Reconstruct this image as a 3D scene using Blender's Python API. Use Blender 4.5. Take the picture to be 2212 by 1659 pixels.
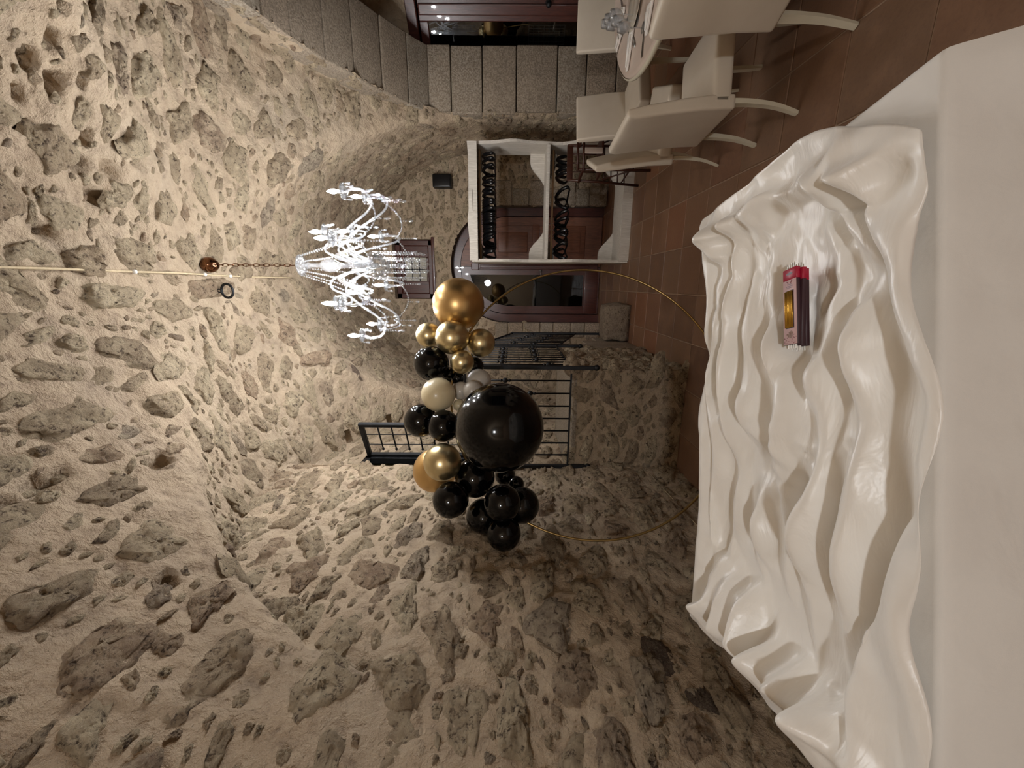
import bpy, bmesh, math, random
import numpy as np
from mathutils import Vector, Matrix, Quaternion
random.seed(7)
RNG = np.random.default_rng(11)
for o in list(bpy.data.objects):
    bpy.data.objects.remove(o)
SC = bpy.context.scene
COL = SC.collection
PI = math.pi

# ------------------------------------------------------------------ camera
# the phone was held on its side: image left is the room's up
F = 850.0                      # focal length in pixels of the 2212 x 1659 frame
YAW = math.radians(14.07)      # the room's long axis (+Y) against the viewing direction
CS, SN = math.cos(YAW), math.sin(YAW)
CAMZ = 1.5
ROLL = math.radians(0.35)
cam_data = bpy.data.cameras.new('camera')
cam = bpy.data.objects.new('camera', cam_data)
COL.objects.link(cam)
cam_data.sensor_fit = 'HORIZONTAL'
cam_data.sensor_width = 36.0
cam_data.lens = F / 2212.0 * 36.0
cam_data.clip_start = 0.05
fwd = Vector((-SN, CS, 0)); right = Vector((CS, SN, 0)); up = Vector((0, 0, 1))
r2 = right * math.cos(ROLL) + up * math.sin(ROLL)
u2 = up * math.cos(ROLL) - right * math.sin(ROLL)
M = Matrix.Identity(4)
for i, ax in enumerate((-u2, r2, -fwd)):
    for k in range(3):
        M[k][i] = ax[k]
M.translation = (0, 0, CAMZ)
cam.matrix_world = M
SC.camera = cam

# ------------------------------------------------------------------ world, lamps, exposure
world = bpy.data.worlds.new('world'); SC.world = world
world.use_nodes = True
world.node_tree.nodes['Background'].inputs[0].default_value = (0.02, 0.02, 0.025, 1)
world.node_tree.nodes['Background'].inputs[1].default_value = 0.3
SC.view_settings.view_transform = 'Standard'
SC.view_settings.look = 'None'
SC.view_settings.gamma = 1.0
SC.view_settings.use_curve_mapping = False
SC.view_settings.exposure = 0.0
SC.cycles.max_bounces = 8
SC.cycles.transparent_max_bounces = 24
SC.cycles.caustics_reflective = False
SC.cycles.caustics_refractive = False
SC.cycles.sample_clamp_indirect = 6.0
BULB_STRENGTH = 900.0
def lamp(name, loc, energy, radius, color):
    d = bpy.data.lights.new(name, 'POINT'); d.energy = energy; d.shadow_soft_size = radius; d.color = color
    o = bpy.data.objects.new(name, d); o.location = loc; COL.objects.link(o); o['kind'] = 'helper'
    return o
# the second chandelier of the room hangs behind the photographer, in the next bay
lamp('rear_chandelier_light', (0.1, -3.9, 2.6), 255, 0.13, (0.94, 0.97, 1.0))

def cam_pt(l, d, z):
    return Vector((-SN * d + CS * l, CS * d + SN * l, z))
def ratio(px, py):
    return (829.5 - py) / F, (1106.0 - px) / F
def P_D(px, py, d):
    r, h = ratio(px, py); return cam_pt(r * d, d, CAMZ + h * d)
def P_Y(px, py, y):
    r, h = ratio(px, py); d = y / (CS + SN * r); return cam_pt(r * d, d, CAMZ + h * d)
def P_X(px, py, x):
    r, h = ratio(px, py); d = x / (-SN + CS * r); return cam_pt(r * d, d, CAMZ + h * d)
def P_Z(px, py, z):
    r, h = ratio(px, py); d = (z - CAMZ) / h; return cam_pt(r * d, d, z)

# ------------------------------------------------------------------ materials
def srgb(r, g, b):
    f = lambda c: ((c / 255 + 0.055) / 1.055) ** 2.4 if c > 10 else c / 255 / 12.92
    return (f(r), f(g), f(b), 1)
class NT:
    def __init__(s, name):
        s.m = bpy.data.materials.new(name); s.m.use_nodes = True
        s.t = s.m.node_tree; s.p = s.t.nodes['Principled BSDF']; s.out = s.t.nodes['Material Output']
    def n(s, typ, **kw):
        nd = s.t.nodes.new(typ)
        for k, v in kw.items():
            if k.startswith('i_'):
                key = k[2:]; key = int(key) if key.isdigit() else key.replace('_', ' ')
                nd.inputs[key].default_value = v
            else:
                setattr(nd, k, v)
        return nd
    def l(s, a, b): s.t.links.new(a, b)
    def noise(s, vec, scale, detail=4, rough=.55, dist=0):
        nd = s.n('ShaderNodeTexNoise'); nd.inputs['Scale'].default_value = scale
        nd.inputs['Detail'].default_value = detail; nd.inputs['Roughness'].default_value = rough
        nd.inputs['Distortion'].default_value = dist
        if vec is not None: s.l(vec, nd.inputs['Vector'])
        return nd.outputs['Fac']
    def ramp(s, fac, stops):
        nd = s.n('ShaderNodeValToRGB'); cr = nd.color_ramp
        while len(cr.elements) < len(stops): cr.elements.new(0.5)
        for e, (p, c) in zip(cr.elements, stops):
            e.position = p; e.color = c if len(c) == 4 else (*c, 1)
        s.l(fac, nd.inputs['Fac']); return nd.outputs['Color']
    def mix(s, fac, a, b, mode='MIX'):
        nd = s.n('ShaderNodeMix', data_type='RGBA', blend_type=mode)
        for sock, v in ((nd.inputs['Factor'], fac), (nd.inputs[6], a), (nd.inputs[7], b)):
            if hasattr(v, 'links'): s.l(v, sock)
            else: sock.default_value = v
        return nd.outputs[2]
    def math(s, op, a, b=0.0):
        nd = s.n('ShaderNodeMath', operation=op)
        for sock, v in ((nd.inputs[0], a), (nd.inputs[1], b)):
            if hasattr(v, 'links'): s.l(v, sock)
            else: sock.default_value = v
        return nd.outputs[0]
    def bump(s, h, strength, dist, prev=None):
        nd = s.n('ShaderNodeBump'); nd.inputs['Strength'].default_value = strength; nd.inputs['Distance'].default_value = dist
        s.l(h, nd.inputs['Height'])
        if prev is not None: s.l(prev, nd.inputs['Normal'])
        return nd.outputs['Normal']
    def pos(s): return s.n('ShaderNodeNewGeometry').outputs['Position']
    def objc(s): return s.n('ShaderNodeTexCoord').outputs['Object']
    def done(s, col=None, rough=None, normal=None, metal=None, **kw):
        for key, v in (('Base Color', col), ('Roughness', rough), ('Normal', normal), ('Metallic', metal)):
            if v is None: continue
            if hasattr(v, 'links'): s.l(v, s.p.inputs[key])
            else: s.p.inputs[key].default_value = v
        for k, v in kw.items(): s.p.inputs[k.replace('_', ' ')].default_value = v
        return s.m
def simple(name, col, rough=.5, metal=0.0, var=.08, scale=8, bump=0.0, bscale=200, **kw):
    t = NT(name); p = t.objc()
    f = t.noise(p, scale, 4)
    dark = tuple(c * (1 - var) for c in col[:3]) + (1,); lite = tuple(min(1, c * (1 + var)) for c in col[:3]) + (1,)
    c = t.ramp(f, [(.3, dark), (.7, lite)])
    nrm = t.bump(t.noise(p, bscale, 2), bump, .002) if bump else None
    return t.done(c, rough, nrm, metal, **kw)

def m_mortar():
    t = NT('lime_mortar'); p = t.pos()
    a = t.noise(p, 1.3, 5, .6, .4); b = t.noise(p, 13, 6, .66, .15); g = t.noise(p, 60, 5, .72); e = t.noise(p, 5, 5, .6, .1)
    c = t.ramp(a, [(.3, srgb(158, 141, 123)), (.5, srgb(188, 167, 141)), (.72, srgb(176, 162, 143))])
    c2 = t.ramp(b, [(.30, srgb(114, 96, 78)), (.44, srgb(180, 159, 133)), (.72, srgb(203, 183, 154))])
    c = t.mix(.55, c, c2)
    c = t.mix(t.math('MULTIPLY', g, .3), c, srgb(122, 107, 91))
    nrm = t.bump(g, .8, .010); nrm = t.bump(b, .9, .035, nrm); nrm = t.bump(e, .6, .06, nrm)
    return t.done(c, .93, nrm)
def m_stone(name, dark, mid, lite, pit=.45):
    t = NT(name)
    g = t.n('ShaderNodeNewGeometry'); p = g.outputs['Position']; isl = g.outputs['Random Per Island']
    oi = t.n('ShaderNodeObjectInfo').outputs['Random']
    rnd = t.math('FRACT', t.math('ADD', t.math('MULTIPLY', oi, 7.13), isl))
    tint = t.ramp(rnd, [(0, dark), (.22, mid), (.55, lite), (.72, mid), (.9, srgb(170, 134, 110)), (1, srgb(160, 150, 138))])
    pn = t.noise(p, 30, 7, .74, .2); fn = t.noise(p, 120, 5, .75); big = t.noise(p, 12, 4, .6, .5)
    c = t.mix(.6, tint, t.ramp(big, [(.32, dark), (.5, mid), (.68, lite)]))
    c = t.mix(t.ramp(pn, [(pit - .08, (1, 1, 1)), (pit + .02, (0, 0, 0))]), c, srgb(92, 73, 57))
    c = t.mix(t.math('MULTIPLY', t.ramp(fn, [(.5, (0, 0, 0)), (.7, (1, 1, 1))]), .4), c, srgb(222, 208, 182))
    vo = t.n('ShaderNodeTexVoronoi'); vo.inputs['Scale'].default_value = 48; t.l(p, vo.inputs['Vector'])
    nrm = t.bump(fn, .8, .010); nrm = t.bump(vo.outputs['Distance'], .5, .018, nrm); nrm = t.bump(pn, 1.0, .045, nrm)
    return t.done(c, .95, nrm)
def m_ashlar():
    t = NT('grey_ashlar')
    g = t.n('ShaderNodeNewGeometry'); p = g.outputs['Position']
    rnd = t.n('ShaderNodeObjectInfo').outputs['Random']
    tint = t.ramp(rnd, [(0, srgb(150, 138, 122)), (.35, srgb(170, 150, 130)), (.65, srgb(158, 150, 136)), (1, srgb(176, 152, 132))])
    a = t.noise(p, 60, 5, .7); b = t.noise(p, 7, 4)
    c = t.mix(t.ramp(a, [(.42, (1, 1, 1)), (.6, (0, 0, 0))]), tint, srgb(104, 92, 78))
    c = t.mix(t.math('MULTIPLY', b, .4), c, srgb(190, 172, 148))
    return t.done(c, .9, t.bump(a, .9, .014))
def m_tile():
    t = NT('terracotta_tile')
    p = t.pos(); rnd = t.n('ShaderNodeObjectInfo').outputs['Random']
    tint = t.ramp(rnd, [(0, srgb(108, 79, 59)), (.3, srgb(126, 93, 69)), (.6, srgb(119, 92, 71)), (.85, srgb(136, 91, 65)), (1, srgb(102, 76, 59))])
    a = t.noise(p, 5, 5, .65, .4); b = t.noise(p, 45, 4, .7)
    c = t.mix(t.math('MULTIPLY', t.ramp(a, [(.45, (0, 0, 0)), (.75, (1, 1, 1))]), .4), tint, srgb(158, 122, 94))
    c = t.mix(t.math('MULTIPLY', t.ramp(b, [(.5, (0, 0, 0)), (.8, (1, 1, 1))]), .4), c, srgb(88, 58, 42))
    r = t.ramp(a, [(.3, (.38,) * 3), (.7, (.58,) * 3)])
    return t.done(c, r, t.bump(b, .25, .004))
def m_wood(name, c0, c1, rough=.4, axis=2, scale=9, coat=.0):
    t = NT(name); p = t.objc()
    mp = t.n('ShaderNodeMapping'); t.l(p, mp.inputs['Vector'])
    s = [7, 7, 7]; s[axis] = .6; mp.inputs['Scale'].default_value = s
    f = t.noise(mp.outputs['Vector'], scale, 5, .6, 1.2)
    c = t.ramp(f, [(.3, c0), (.7, c1)])
    return t.done(c, rough, t.bump(f, .15, .003), Coat_Weight=coat)
def m_glass(name, tint=(.9, .92, .92, 1), clear=.78, rough=.01, ior=1.5):
    t = NT(name); t.t.nodes.remove(t.p)
    tr = t.n('ShaderNodeBsdfTransparent'); tr.inputs[0].default_value = tuple(clear * c for c in tint[:3]) + (1,)
    gl = t.n('ShaderNodeBsdfGlossy'); gl.inputs['Roughness'].default_value = rough; gl.inputs[0].default_value = (1, 1, 1, 1)
    fr = t.n('ShaderNodeFresnel'); fr.inputs[0].default_value = ior
    mx = t.n('ShaderNodeMixShader'); t.l(fr.outputs[0], mx.inputs[0]); t.l(tr.outputs[0], mx.inputs[1]); t.l(gl.outputs[0], mx.inputs[2])
    t.l(mx.outputs[0], t.out.inputs[0]); return t.m
def m_crystal(name='cut_crystal', white=.3):
    t = NT(name); t.t.nodes.remove(t.p)
    tr = t.n('ShaderNodeBsdfTransparent'); tr.inputs[0].default_value = (.93, .95, .97, 1)
    gl = t.n('ShaderNodeBsdfGlossy'); gl.inputs['Roughness'].default_value = .05
    df = t.n('ShaderNodeBsdfTranslucent'); df.inputs[0].default_value = (.95, .97, 1, 1)
    d2 = t.n('ShaderNodeBsdfDiffuse'); d2.inputs[0].default_value = (.95, .97, 1, 1)
    lw = t.n('ShaderNodeLayerWeight'); lw.inputs[0].default_value = .45
    m0 = t.n('ShaderNodeMixShader'); m0.inputs[0].default_value = .5; t.l(df.outputs[0], m0.inputs[1]); t.l(d2.outputs[0], m0.inputs[2])
    m1 = t.n('ShaderNodeMixShader'); m1.inputs[0].default_value = white; t.l(tr.outputs[0], m1.inputs[1]); t.l(m0.outputs[0], m1.inputs[2])
    m2 = t.n('ShaderNodeMixShader'); t.l(lw.outputs['Facing'], m2.inputs[0]); t.l(m1.outputs[0], m2.inputs[1]); t.l(gl.outputs[0], m2.inputs[2])
    t.l(m2.outputs[0], t.out.inputs[0]); return t.m
def m_emit(name, col, strength):
    t = NT(name); t.t.nodes.remove(t.p)
    e = t.n('ShaderNodeEmission'); e.inputs[0].default_value = col; e.inputs[1].default_value = strength
    t.l(e.outputs[0], t.out.inputs[0]); return t.m
def m_satin():
    t = NT('white_satin'); p = t.objc()
    f = t.noise(p, 6, 3); w = t.noise(p, 900, 1)
    mp = t.n('ShaderNodeMapping'); t.l(p, mp.inputs['Vector']); mp.inputs['Scale'].default_value = (5, 17, 9)
    cr = t.noise(mp.outputs['Vector'], 1.0, 4, .55, .8)
    c = t.ramp(f, [(.3, srgb(238, 234, 227)), (.7, srgb(244, 241, 235))])
    return t.done(c, .34, t.bump(w, .05, .001, t.bump(cr, .22, .03)), Sheen_Weight=.25, Specular_IOR_Level=.5)
def m_cotton():
    t = NT('white_cotton'); p = t.objc()
    f = t.noise(p, 3, 4); w = t.noise(p, 500, 2); fold = t.noise(p, 9, 3, .5, .6)
    c = t.ramp(f, [(.3, srgb(222, 219, 214)), (.7, srgb(232, 230, 225))])
    return t.done(c, .8, t.bump(w, .2, .001, t.bump(fold, .25, .02)), Sheen_Weight=.2)
def m_leather():
    t = NT('cream_leather'); p = t.objc()
    f = t.noise(p, 4, 4); w = t.noise(p, 260, 3)
    c = t.ramp(f, [(.3, srgb(206, 194, 176)), (.7, srgb(216, 205, 188))])
    return t.done(c, .5, t.bump(w, .12, .001))
def m_latex(name, col, rough, metal=0.0, coat=0.0, spec=.5, sss=0):
    t = NT(name); p = t.objc()
    f = t.noise(p, 3, 2)
    c = t.ramp(f, [(.3, tuple(x * .95 for x in col[:3])), (.7, col)])
    return t.done(c, rough, None, metal, Coat_Weight=coat, Specular_IOR_Level=spec, Coat_Roughness=.06)
MAT = dict(
    mortar=m_mortar(),
    stone=m_stone('rubble_stone', srgb(152, 131, 107), srgb(192, 170, 140), srgb(230, 211, 177)),
    stone_dark=m_stone('weathered_stone', srgb(140, 118, 96), srgb(168, 145, 118), srgb(196, 174, 143)), glassware=m_crystal('table_glassware', .22), stone_black=m_stone('black_crusted_stone', srgb(66, 52, 43), srgb(92, 75, 62), srgb(126, 108, 90)), stone_grey=simple('shaded_grey_stone', srgb(92, 84, 76), .9, var=.25, scale=14, bump=.6, bscale=40),
    ashlar=m_ashlar(), tile=m_tile(),
    grout=simple('grey_grout', srgb(150, 126, 104), .9, var=.15, scale=20),
    satin=m_satin(), cotton=m_cotton(), leather=m_leather(),
    leg=simple('ivory_lacquer', srgb(214, 206, 184), .4, var=.05),
    black=m_latex('black_latex', srgb(5, 5, 6), .11, 0, .08, .32),
    gold=m_latex('gold_chrome_latex', srgb(222, 204, 158), .3, .95),
    copper=m_latex('bronze_chrome_latex', srgb(222, 184, 124), .34, .95),
    cream=m_latex('cream_latex', srgb(222, 208, 172), .3, 0, .3),
    white=m_latex('pearl_white_latex', srgb(196, 190, 180), .3, 0, .3),
    hoop=simple('gold_metal', srgb(176, 150, 98), .32, 1.0),
    iron=simple('black_iron', srgb(30, 31, 34), .5, .4, var=.2, scale=30, bump=.2, bscale=90),
    wood_red=m_wood('dark_red_wood', srgb(52, 24, 20), srgb(86, 42, 32), .35, 2, 9, .2),
    wood_panel=m_wood('brown_wood_panel', srgb(92, 56, 42), srgb(134, 86, 62), .45, 2, 8),
    wood_dark=m_wood('dark_brown_wood', srgb(46, 24, 16), srgb(78, 42, 28), .4, 2, 9),
    whitewash=m_wood('whitewashed_wood', srgb(178, 170, 158), srgb(210, 203, 192), .75, 2, 10),
    dowel=m_wood('wooden_dowel', srgb(150, 116, 84), srgb(196, 158, 118), .5, 0, 6),
    plastic=simple('black_plastic', srgb(12, 12, 14), .25, 0, var=.2),
    speaker=simple('black_speaker_shell', srgb(14, 14, 15), .45, 0, var=.2, bump=.2),
    grey=simple('grey_metal', srgb(150, 150, 150), .3, .8),
    white_metal=simple('white_metal', srgb(206, 210, 208), .4, .1),
    glass=m_glass('window_glass'), dark_glass=m_glass('dark_glass', clear=.5, ior=1.5), coated_glass=m_glass('coated_dark_glass', clear=.45, ior=1.75),
    crystal=m_crystal('cut_crystal', .10), crystal_clear=m_crystal('clear_crystal', .02),
    bulb=m_emit('lit_bulb', (.98, .985, 1, 1), BULB_STRENGTH),
    candle=simple('white_candle_tube', srgb(235, 235, 232), .4),
    bronze=simple('polished_bronze', srgb(120, 84, 60), .18, 1.0, var=.15),
    rope=simple('beige_rope', srgb(190, 172, 140), .8, var=.15, scale=60),
    clip=simple('white_clip', srgb(235, 232, 226), .4),
    tabletop=simple('whitewashed_table_top', srgb(206, 188, 174), .35, var=.08, scale=4),
    napkin=simple('white_napkin', srgb(236, 232, 226), .8, var=.03),
    steel=simple('polished_steel', srgb(170, 168, 164), .15, 1.0),
    china=simple('cream_china', srgb(214, 204, 186), .15),
    dark=simple('unlit_room_dark', srgb(42, 36, 34), .9),  # darkness of the unlit rooms behind the doors, put into the panel colour
    pink=simple('pale_pink_card', srgb(206, 172, 172), .45, var=.04),
    crimson=simple('crimson_card', srgb(164, 16, 52), .4, var=.06),
    maroon=simple('shaded_maroon_card', srgb(58, 34, 42), .45),  # shade on the sides of the stacked packs is put into this colour
    gold_stick=simple('gold_stick', srgb(226, 178, 76), .25, .9),
    brown_print=simple('brown_print', srgb(118, 74, 40), .5), red_print=simple('red_print', srgb(120, 30, 40), .5),
    grey_print=simple('grey_print', srgb(120, 84, 92), .5),
    baize=simple('green_grey_plaster', srgb(128, 126, 104), .9, var=.15),
)

# ------------------------------------------------------------------ building helpers
def obj(name, me, mat=None, parent=None, smooth=False, kind=None):
    if mat is not None and len(me.materials) == 0: me.materials.append(MAT[mat])
    if smooth: me.shade_smooth()
    o = bpy.data.objects.new(name, me); COL.objects.link(o)
    if parent is not None: o.parent = parent
    if kind: o['kind'] = kind
    return o
def tag(o, label, cat, group=None):
    o['label'] = label; o['category'] = cat
    if group: o['group'] = group
    return o
def thing(name, label, cat, loc=(0, 0, 0), rotz=0.0, group=None, rot=None):
    o = bpy.data.objects.new(name, None); COL.objects.link(o); o.empty_display_size = .05
    o.location = loc; o.rotation_euler = rot if rot else (0, 0, rotz)
    return tag(o, label, cat, group)
def setting(name, loc=(0, 0, 0)):
    o = bpy.data.objects.new(name, None); COL.objects.link(o); o.location = loc; o['kind'] = 'structure'
    return o
def dup(root, loc=None, rot=None, label=None, group=None):
    def cp(o, par):
        c = o.copy(); COL.objects.link(c); c.parent = par
        for ch in kids[o]: cp(ch, c)
        return c
    kids = {}
    def walk(o):
        kids[o] = list(o.children)
        for c in kids[o]: walk(c)
    walk(root); r = cp(root, root.parent)
    if loc is not None: r.location = loc
    if rot is not None: r.rotation_euler = rot
    if label: r['label'] = label
    if group: r['group'] = group
    return r
class MB:
    def __init__(s): s.v = []; s.f = []
    def add(s, v, f):
        b = len(s.v); s.v += [tuple(x) for x in v]; s.f += [tuple(b + i for i in q) for q in f]; return s
    def mesh(s, name='m', smooth=False):
        me = bpy.data.meshes.new(name); me.from_pydata(s.v, [], s.f); me.update()
        if smooth: me.shade_smooth()
        return me
    def box(s, x0, x1, y0, y1, z0, z1, rot=None):
        v = [Vector((x, y, z)) for x in (x0, x1) for y in (y0, y1) for z in (z0, z1)]
        if rot: v = [rot @ q for q in v]
        return s.add(v, [(0, 1, 3, 2), (4, 6, 7, 5), (0, 4, 5, 1), (2, 3, 7, 6), (0, 2, 6, 4), (1, 5, 7, 3)])
    def lathe(s, prof, seg=16, cap=True, center=(0, 0, 0), ax=None):
        # prof: list of (r, z)
        c = Vector(center); Q = Vector((0, 0, 1)).rotation_difference(Vector(ax)) if ax else None
        v = []; f = []; n = len(prof)
        for r, z in prof:
            for k in range(seg):
                a = 2 * PI * k / seg; q = Vector((r * math.cos(a), r * math.sin(a), z))
                v.append(c + (Q @ q if Q else q))
        for i in range(n - 1):
            for k in range(seg):
                k2 = (k + 1) % seg; f.append((i * seg + k, i * seg + k2, (i + 1) * seg + k2, (i + 1) * seg + k))
        if cap: f.append(tuple(range(seg - 1, -1, -1))); f.append(tuple((n - 1) * seg + k for k in range(seg)))
        return s.add(v, f)
    def tube(s, pts, rad, seg=8, cap=True, flat=None, closed=False):
        pts = [Vector(p) for p in pts]; n = len(pts)
        rads = rad if isinstance(rad, (list, tuple)) else [rad] * n
        v = []; f = []; nrm = None
        for i, p in enumerate(pts):
            if closed: t = pts[(i + 1) % n] - pts[i - 1]
            else: t = pts[min(i + 1, n - 1)] - pts[max(i - 1, 0)]
            t.normalize()
            if nrm is None:
                a = Vector((0, 0, 1)) if abs(t.z) < .9 else Vector((1, 0, 0)); nrm = (a - t * a.dot(t)).normalized()
            else: nrm = (nrm - t * nrm.dot(t)).normalized()
            b = t.cross(nrm)
            for k in range(seg):
                a = 2 * PI * (k + .5) / seg
                fl = flat if flat else 1.0
                v.append(p + (nrm * math.cos(a) + b * math.sin(a) * fl) * rads[i])
        m = n if closed else n - 1
        for i in range(m):
            j = (i + 1) % n
            for k in range(seg):
                k2 = (k + 1) % seg; f.append((i * seg + k, i * seg + k2, j * seg + k2, j * seg + k))
        if cap and not closed: f.append(tuple(range(seg - 1, -1, -1))); f.append(tuple((n - 1) * seg + k for k in range(seg)))
        return s.add(v, f)
    def ball(s, c, r, seg=8, rings=6, sc=(1, 1, 1)):
        c = Vector(c); prof = [(max(1e-4, math.sin(PI * i / rings)), -math.cos(PI * i / rings)) for i in range(rings + 1)]
        v = []; f = []
        for a, z in prof:
            for k in range(seg):
                q = 2 * PI * k / seg; v.append(c + Vector((a * math.cos(q) * r * sc[0], a * math.sin(q) * r * sc[1], z * r * sc[2])))
        for i in range(rings):
            for k in range(seg):
                k2 = (k + 1) % seg; f.append((i * seg + k, i * seg + k2, (i + 1) * seg + k2, (i + 1) * seg + k))
        return s.add(v, f)
    def prism(s, poly, a0, a1, axis='y'):
        # poly in the two other axes, in cyclic order; extruded along axis
        n = len(poly)
        def put(p, a):
            return {'x': (a, p[0], p[1]), 'y': (p[0], a, p[1]), 'z': (p[0], p[1], a)}[axis]
        v = [put(p, a0) for p in poly] + [put(p, a1) for p in poly]
        f = [tuple(range(n - 1, -1, -1)), tuple(range(n, 2 * n))] + [(i, (i + 1) % n, n + (i + 1) % n, n + i) for i in range(n)]
        return s.add(v, f)
def bevel(me, w, seg=2, angle=40):
    bm = bmesh.new(); bm.from_mesh(me)
    bmesh.ops.recalc_face_normals(bm, faces=bm.faces)
    ed = [e for e in bm.edges if len(e.link_faces) == 2 and e.calc_face_angle(0) > math.radians(angle)]
    if ed: bmesh.ops.bevel(bm, geom=ed, offset=w, segments=seg, profile=.6, affect='EDGES', clamp_overlap=True)
    bm.to_mesh(me); bm.free(); me.update(); return me
def fixn(me):
    bm = bmesh.new(); bm.from_mesh(me); bmesh.ops.recalc_face_normals(bm, faces=bm.faces); bm.to_mesh(me); bm.free(); return me
def autosmooth(me, ang=35):
    me.shade_smooth()
    bm = bmesh.new(); bm.from_mesh(me)
    for e in bm.edges:
        if len(e.link_faces) == 2 and e.calc_face_angle(0) > math.radians(ang): e.smooth = False
    bm.to_mesh(me); bm.free(); return me
def rbox(x0, x1, y0, y1, z0, z1, w=.01, seg=2):
    return autosmooth(bevel(MB().box(x0, x1, y0, y1, z0, z1).mesh(), w, seg), 50)

# numpy value noise
def _h(ix, iy, iz, seed):
    n = (ix * 374761393 + iy * 668265263 + iz * 2147483647 + seed * 974634777) & 0xffffffff
    n = ((n ^ (n >> 13)) * 1274126177) & 0xffffffff
    return ((n ^ (n >> 16)) & 0xffff) / 32767.5 - 1
def vnoise(P, seed=0):
    P = np.asarray(P, float); i = np.floor(P).astype(np.int64); f = P - i; f = f * f * (3 - 2 * f); r = 0
    for dx in (0, 1):
        for dy in (0, 1):
            for dz in (0, 1):
                w = (f[..., 0] if dx else 1 - f[..., 0]) * (f[..., 1] if dy else 1 - f[..., 1]) * (f[..., 2] if dz else 1 - f[..., 2])
                r = r + w * _h(i[..., 0] + dx, i[..., 1] + dy, i[..., 2] + dz, seed)
    return r
def fbm(P, scale, octv=4, seed=0, gain=.55):
    P = np.asarray(P) * scale; a = 1; r = 0
    for k in range(octv): r = r + a * vnoise(P, seed + k * 17); P = P * 2.07 + 3.1; a *= gain
    return r

class Surf: pass
def surface(name, Pf, U, V, parent, mat='mortar', amp=.02, scale=3.0, hole=None, flip=False, fine=.35, pits=()):
    """grid surface Pf(U,V)->xyz, roughened along its normal; hole(U,V) < 0 is an opening whose rim is snapped onto"""
    U, V = np.meshgrid(U, V); U = U.astype(float); V = V.astype(float)
    if hole is not None:
        e = 1e-3; du = U[0, -1] - U[0, -2]
        for it in range(2):
            h = hole(U, V); gu = (hole(U + e, V) - h) / e; gv = (hole(U, V + e) - h) / e
            g2 = np.maximum(gu * gu + gv * gv, .05)
            m = np.abs(h) < abs(du) * .55
            U = np.where(m, U - h * gu / g2, U); V = np.where(m, V - h * gv / g2, V)
    P = Pf(U, V)
    Tu = np.gradient(P, axis=1); Tv = np.gradient(P, axis=0)
    N = np.cross(Tu, Tv); N /= np.linalg.norm(N, axis=2, keepdims=True) + 1e-12
    if flip: N = -N
    d = amp * fbm(P, scale, 3, 5) + amp * fine * fbm(P, scale * 5, 3, 9)
    if hole is not None: d = np.where(np.abs(hole(U, V)) < .03, d * .25, d)
    for c, ra, dep, ax, k in pits:
        q = P - np.array(c); along = q @ np.array(ax); rr = np.sqrt(np.maximum((q ** 2).sum(-1) - along ** 2 * (1 - 1 / k ** 2), 0))
        wob = 1 + .35 * fbm(P, 14, 2, 61)
        d = d - dep * np.clip((ra * wob - rr) / (ra * .45), 0, 1)
    Q = P + N * d[..., None]
    ny, nx = U.shape; idx = np.arange(nx * ny).reshape(ny, nx)
    quads = np.stack([idx[:-1, :-1], idx[:-1, 1:], idx[1:, 1:], idx[1:, :-1]], -1).reshape(-1, 4)
    if flip: quads = quads[:, ::-1]
    if hole is not None:
        hc = hole(U, V); c = (hc[:-1, :-1] + hc[:-1, 1:] + hc[1:, 1:] + hc[1:, :-1]).reshape(-1) / 4
        quads = quads[c > 1e-4]
    me = bpy.data.meshes.new(name); me.from_pydata(Q.reshape(-1, 3).tolist(), [], quads.tolist()); me.update()
    o = obj(name, me, mat, parent, smooth=True)
    s = Surf(); s.P = Q.reshape(-1, 3); s.N = N.reshape(-1, 3); s.q = quads; s.o = o
    return s

def stone_mesh(k, seg, fine):
    rg = np.random.default_rng(100 + k)
    nc = rg.integers(5, 9); ang = np.sort(rg.uniform(0, 2 * PI, nc) * .4 + np.arange(nc) * 2 * PI / nc)
    cr = rg.uniform(.72, 1.15, nc)
    th = np.arange(seg) * 2 * PI / seg
    rad = np.zeros(seg)
    for i, t in enumerate(th):      # broken polygon outline
        best = 9
        for j in range(nc):
            c = math.cos(t - ang[j])
            if c > .15: best = min(best, cr[j] * .82 / c)
        rad[i] = min(best, 1.15)
    rings = [(1.30, -1.0), (1.14, -.42), (1.04, -.05), (.97, .24), (.90, .48), (.80, .66), (.68, .78), (.54, .85), (.40, .89), (.25, .91), (.12, .92)]
    if not fine: rings = [(1.24, -.9), (1.05, -.1), (.92, .45), (.72, .75), (.40, .89), (.15, .92)]
    v = []; f = []
    for ri, (rr, z) in enumerate(rings):
        for i, t in enumerate(th):
            q = rad[i] * rr; v.append((q * math.cos(t), q * math.sin(t), z))
    v.append((0, 0, .92)); v = np.array(v)
    n1 = fbm(v * np.array([1, 1, .3]), 2.2, 4, 300 + k, .62); n2 = fbm(v * np.array([1, 1, .3]) + 7, 3.5, 3, 500 + k)
    v[:, 2] += n1 * .52 + fbm(v * np.array([1, 1, .2]), 7.0, 2, 900 + k) * .24 + (v[:, 0] * rg.uniform(-.3, .3) + v[:, 1] * rg.uniform(-.3, .3))
    v[:, 0] += n2 * .09; v[:, 1] += fbm(v + 3, 3.5, 3, 700 + k) * .09
    for ri in range(len(rings) - 1):
        for i in range(seg):
            j = (i + 1) % seg; f.append((ri * seg + i, ri * seg + j, (ri + 1) * seg + j, (ri + 1) * seg + i))
    c = len(v) - 1; b = (len(rings) - 1) * seg
    for i in range(seg): f.append((b + i, b + (i + 1) % seg, c))
    return v, f
STONES = [stone_mesh(k, 32, True) for k in range(28)]
STONES_LO = [stone_mesh(k, 14, False) for k in range(28)]
STONE_ME = {}
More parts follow.
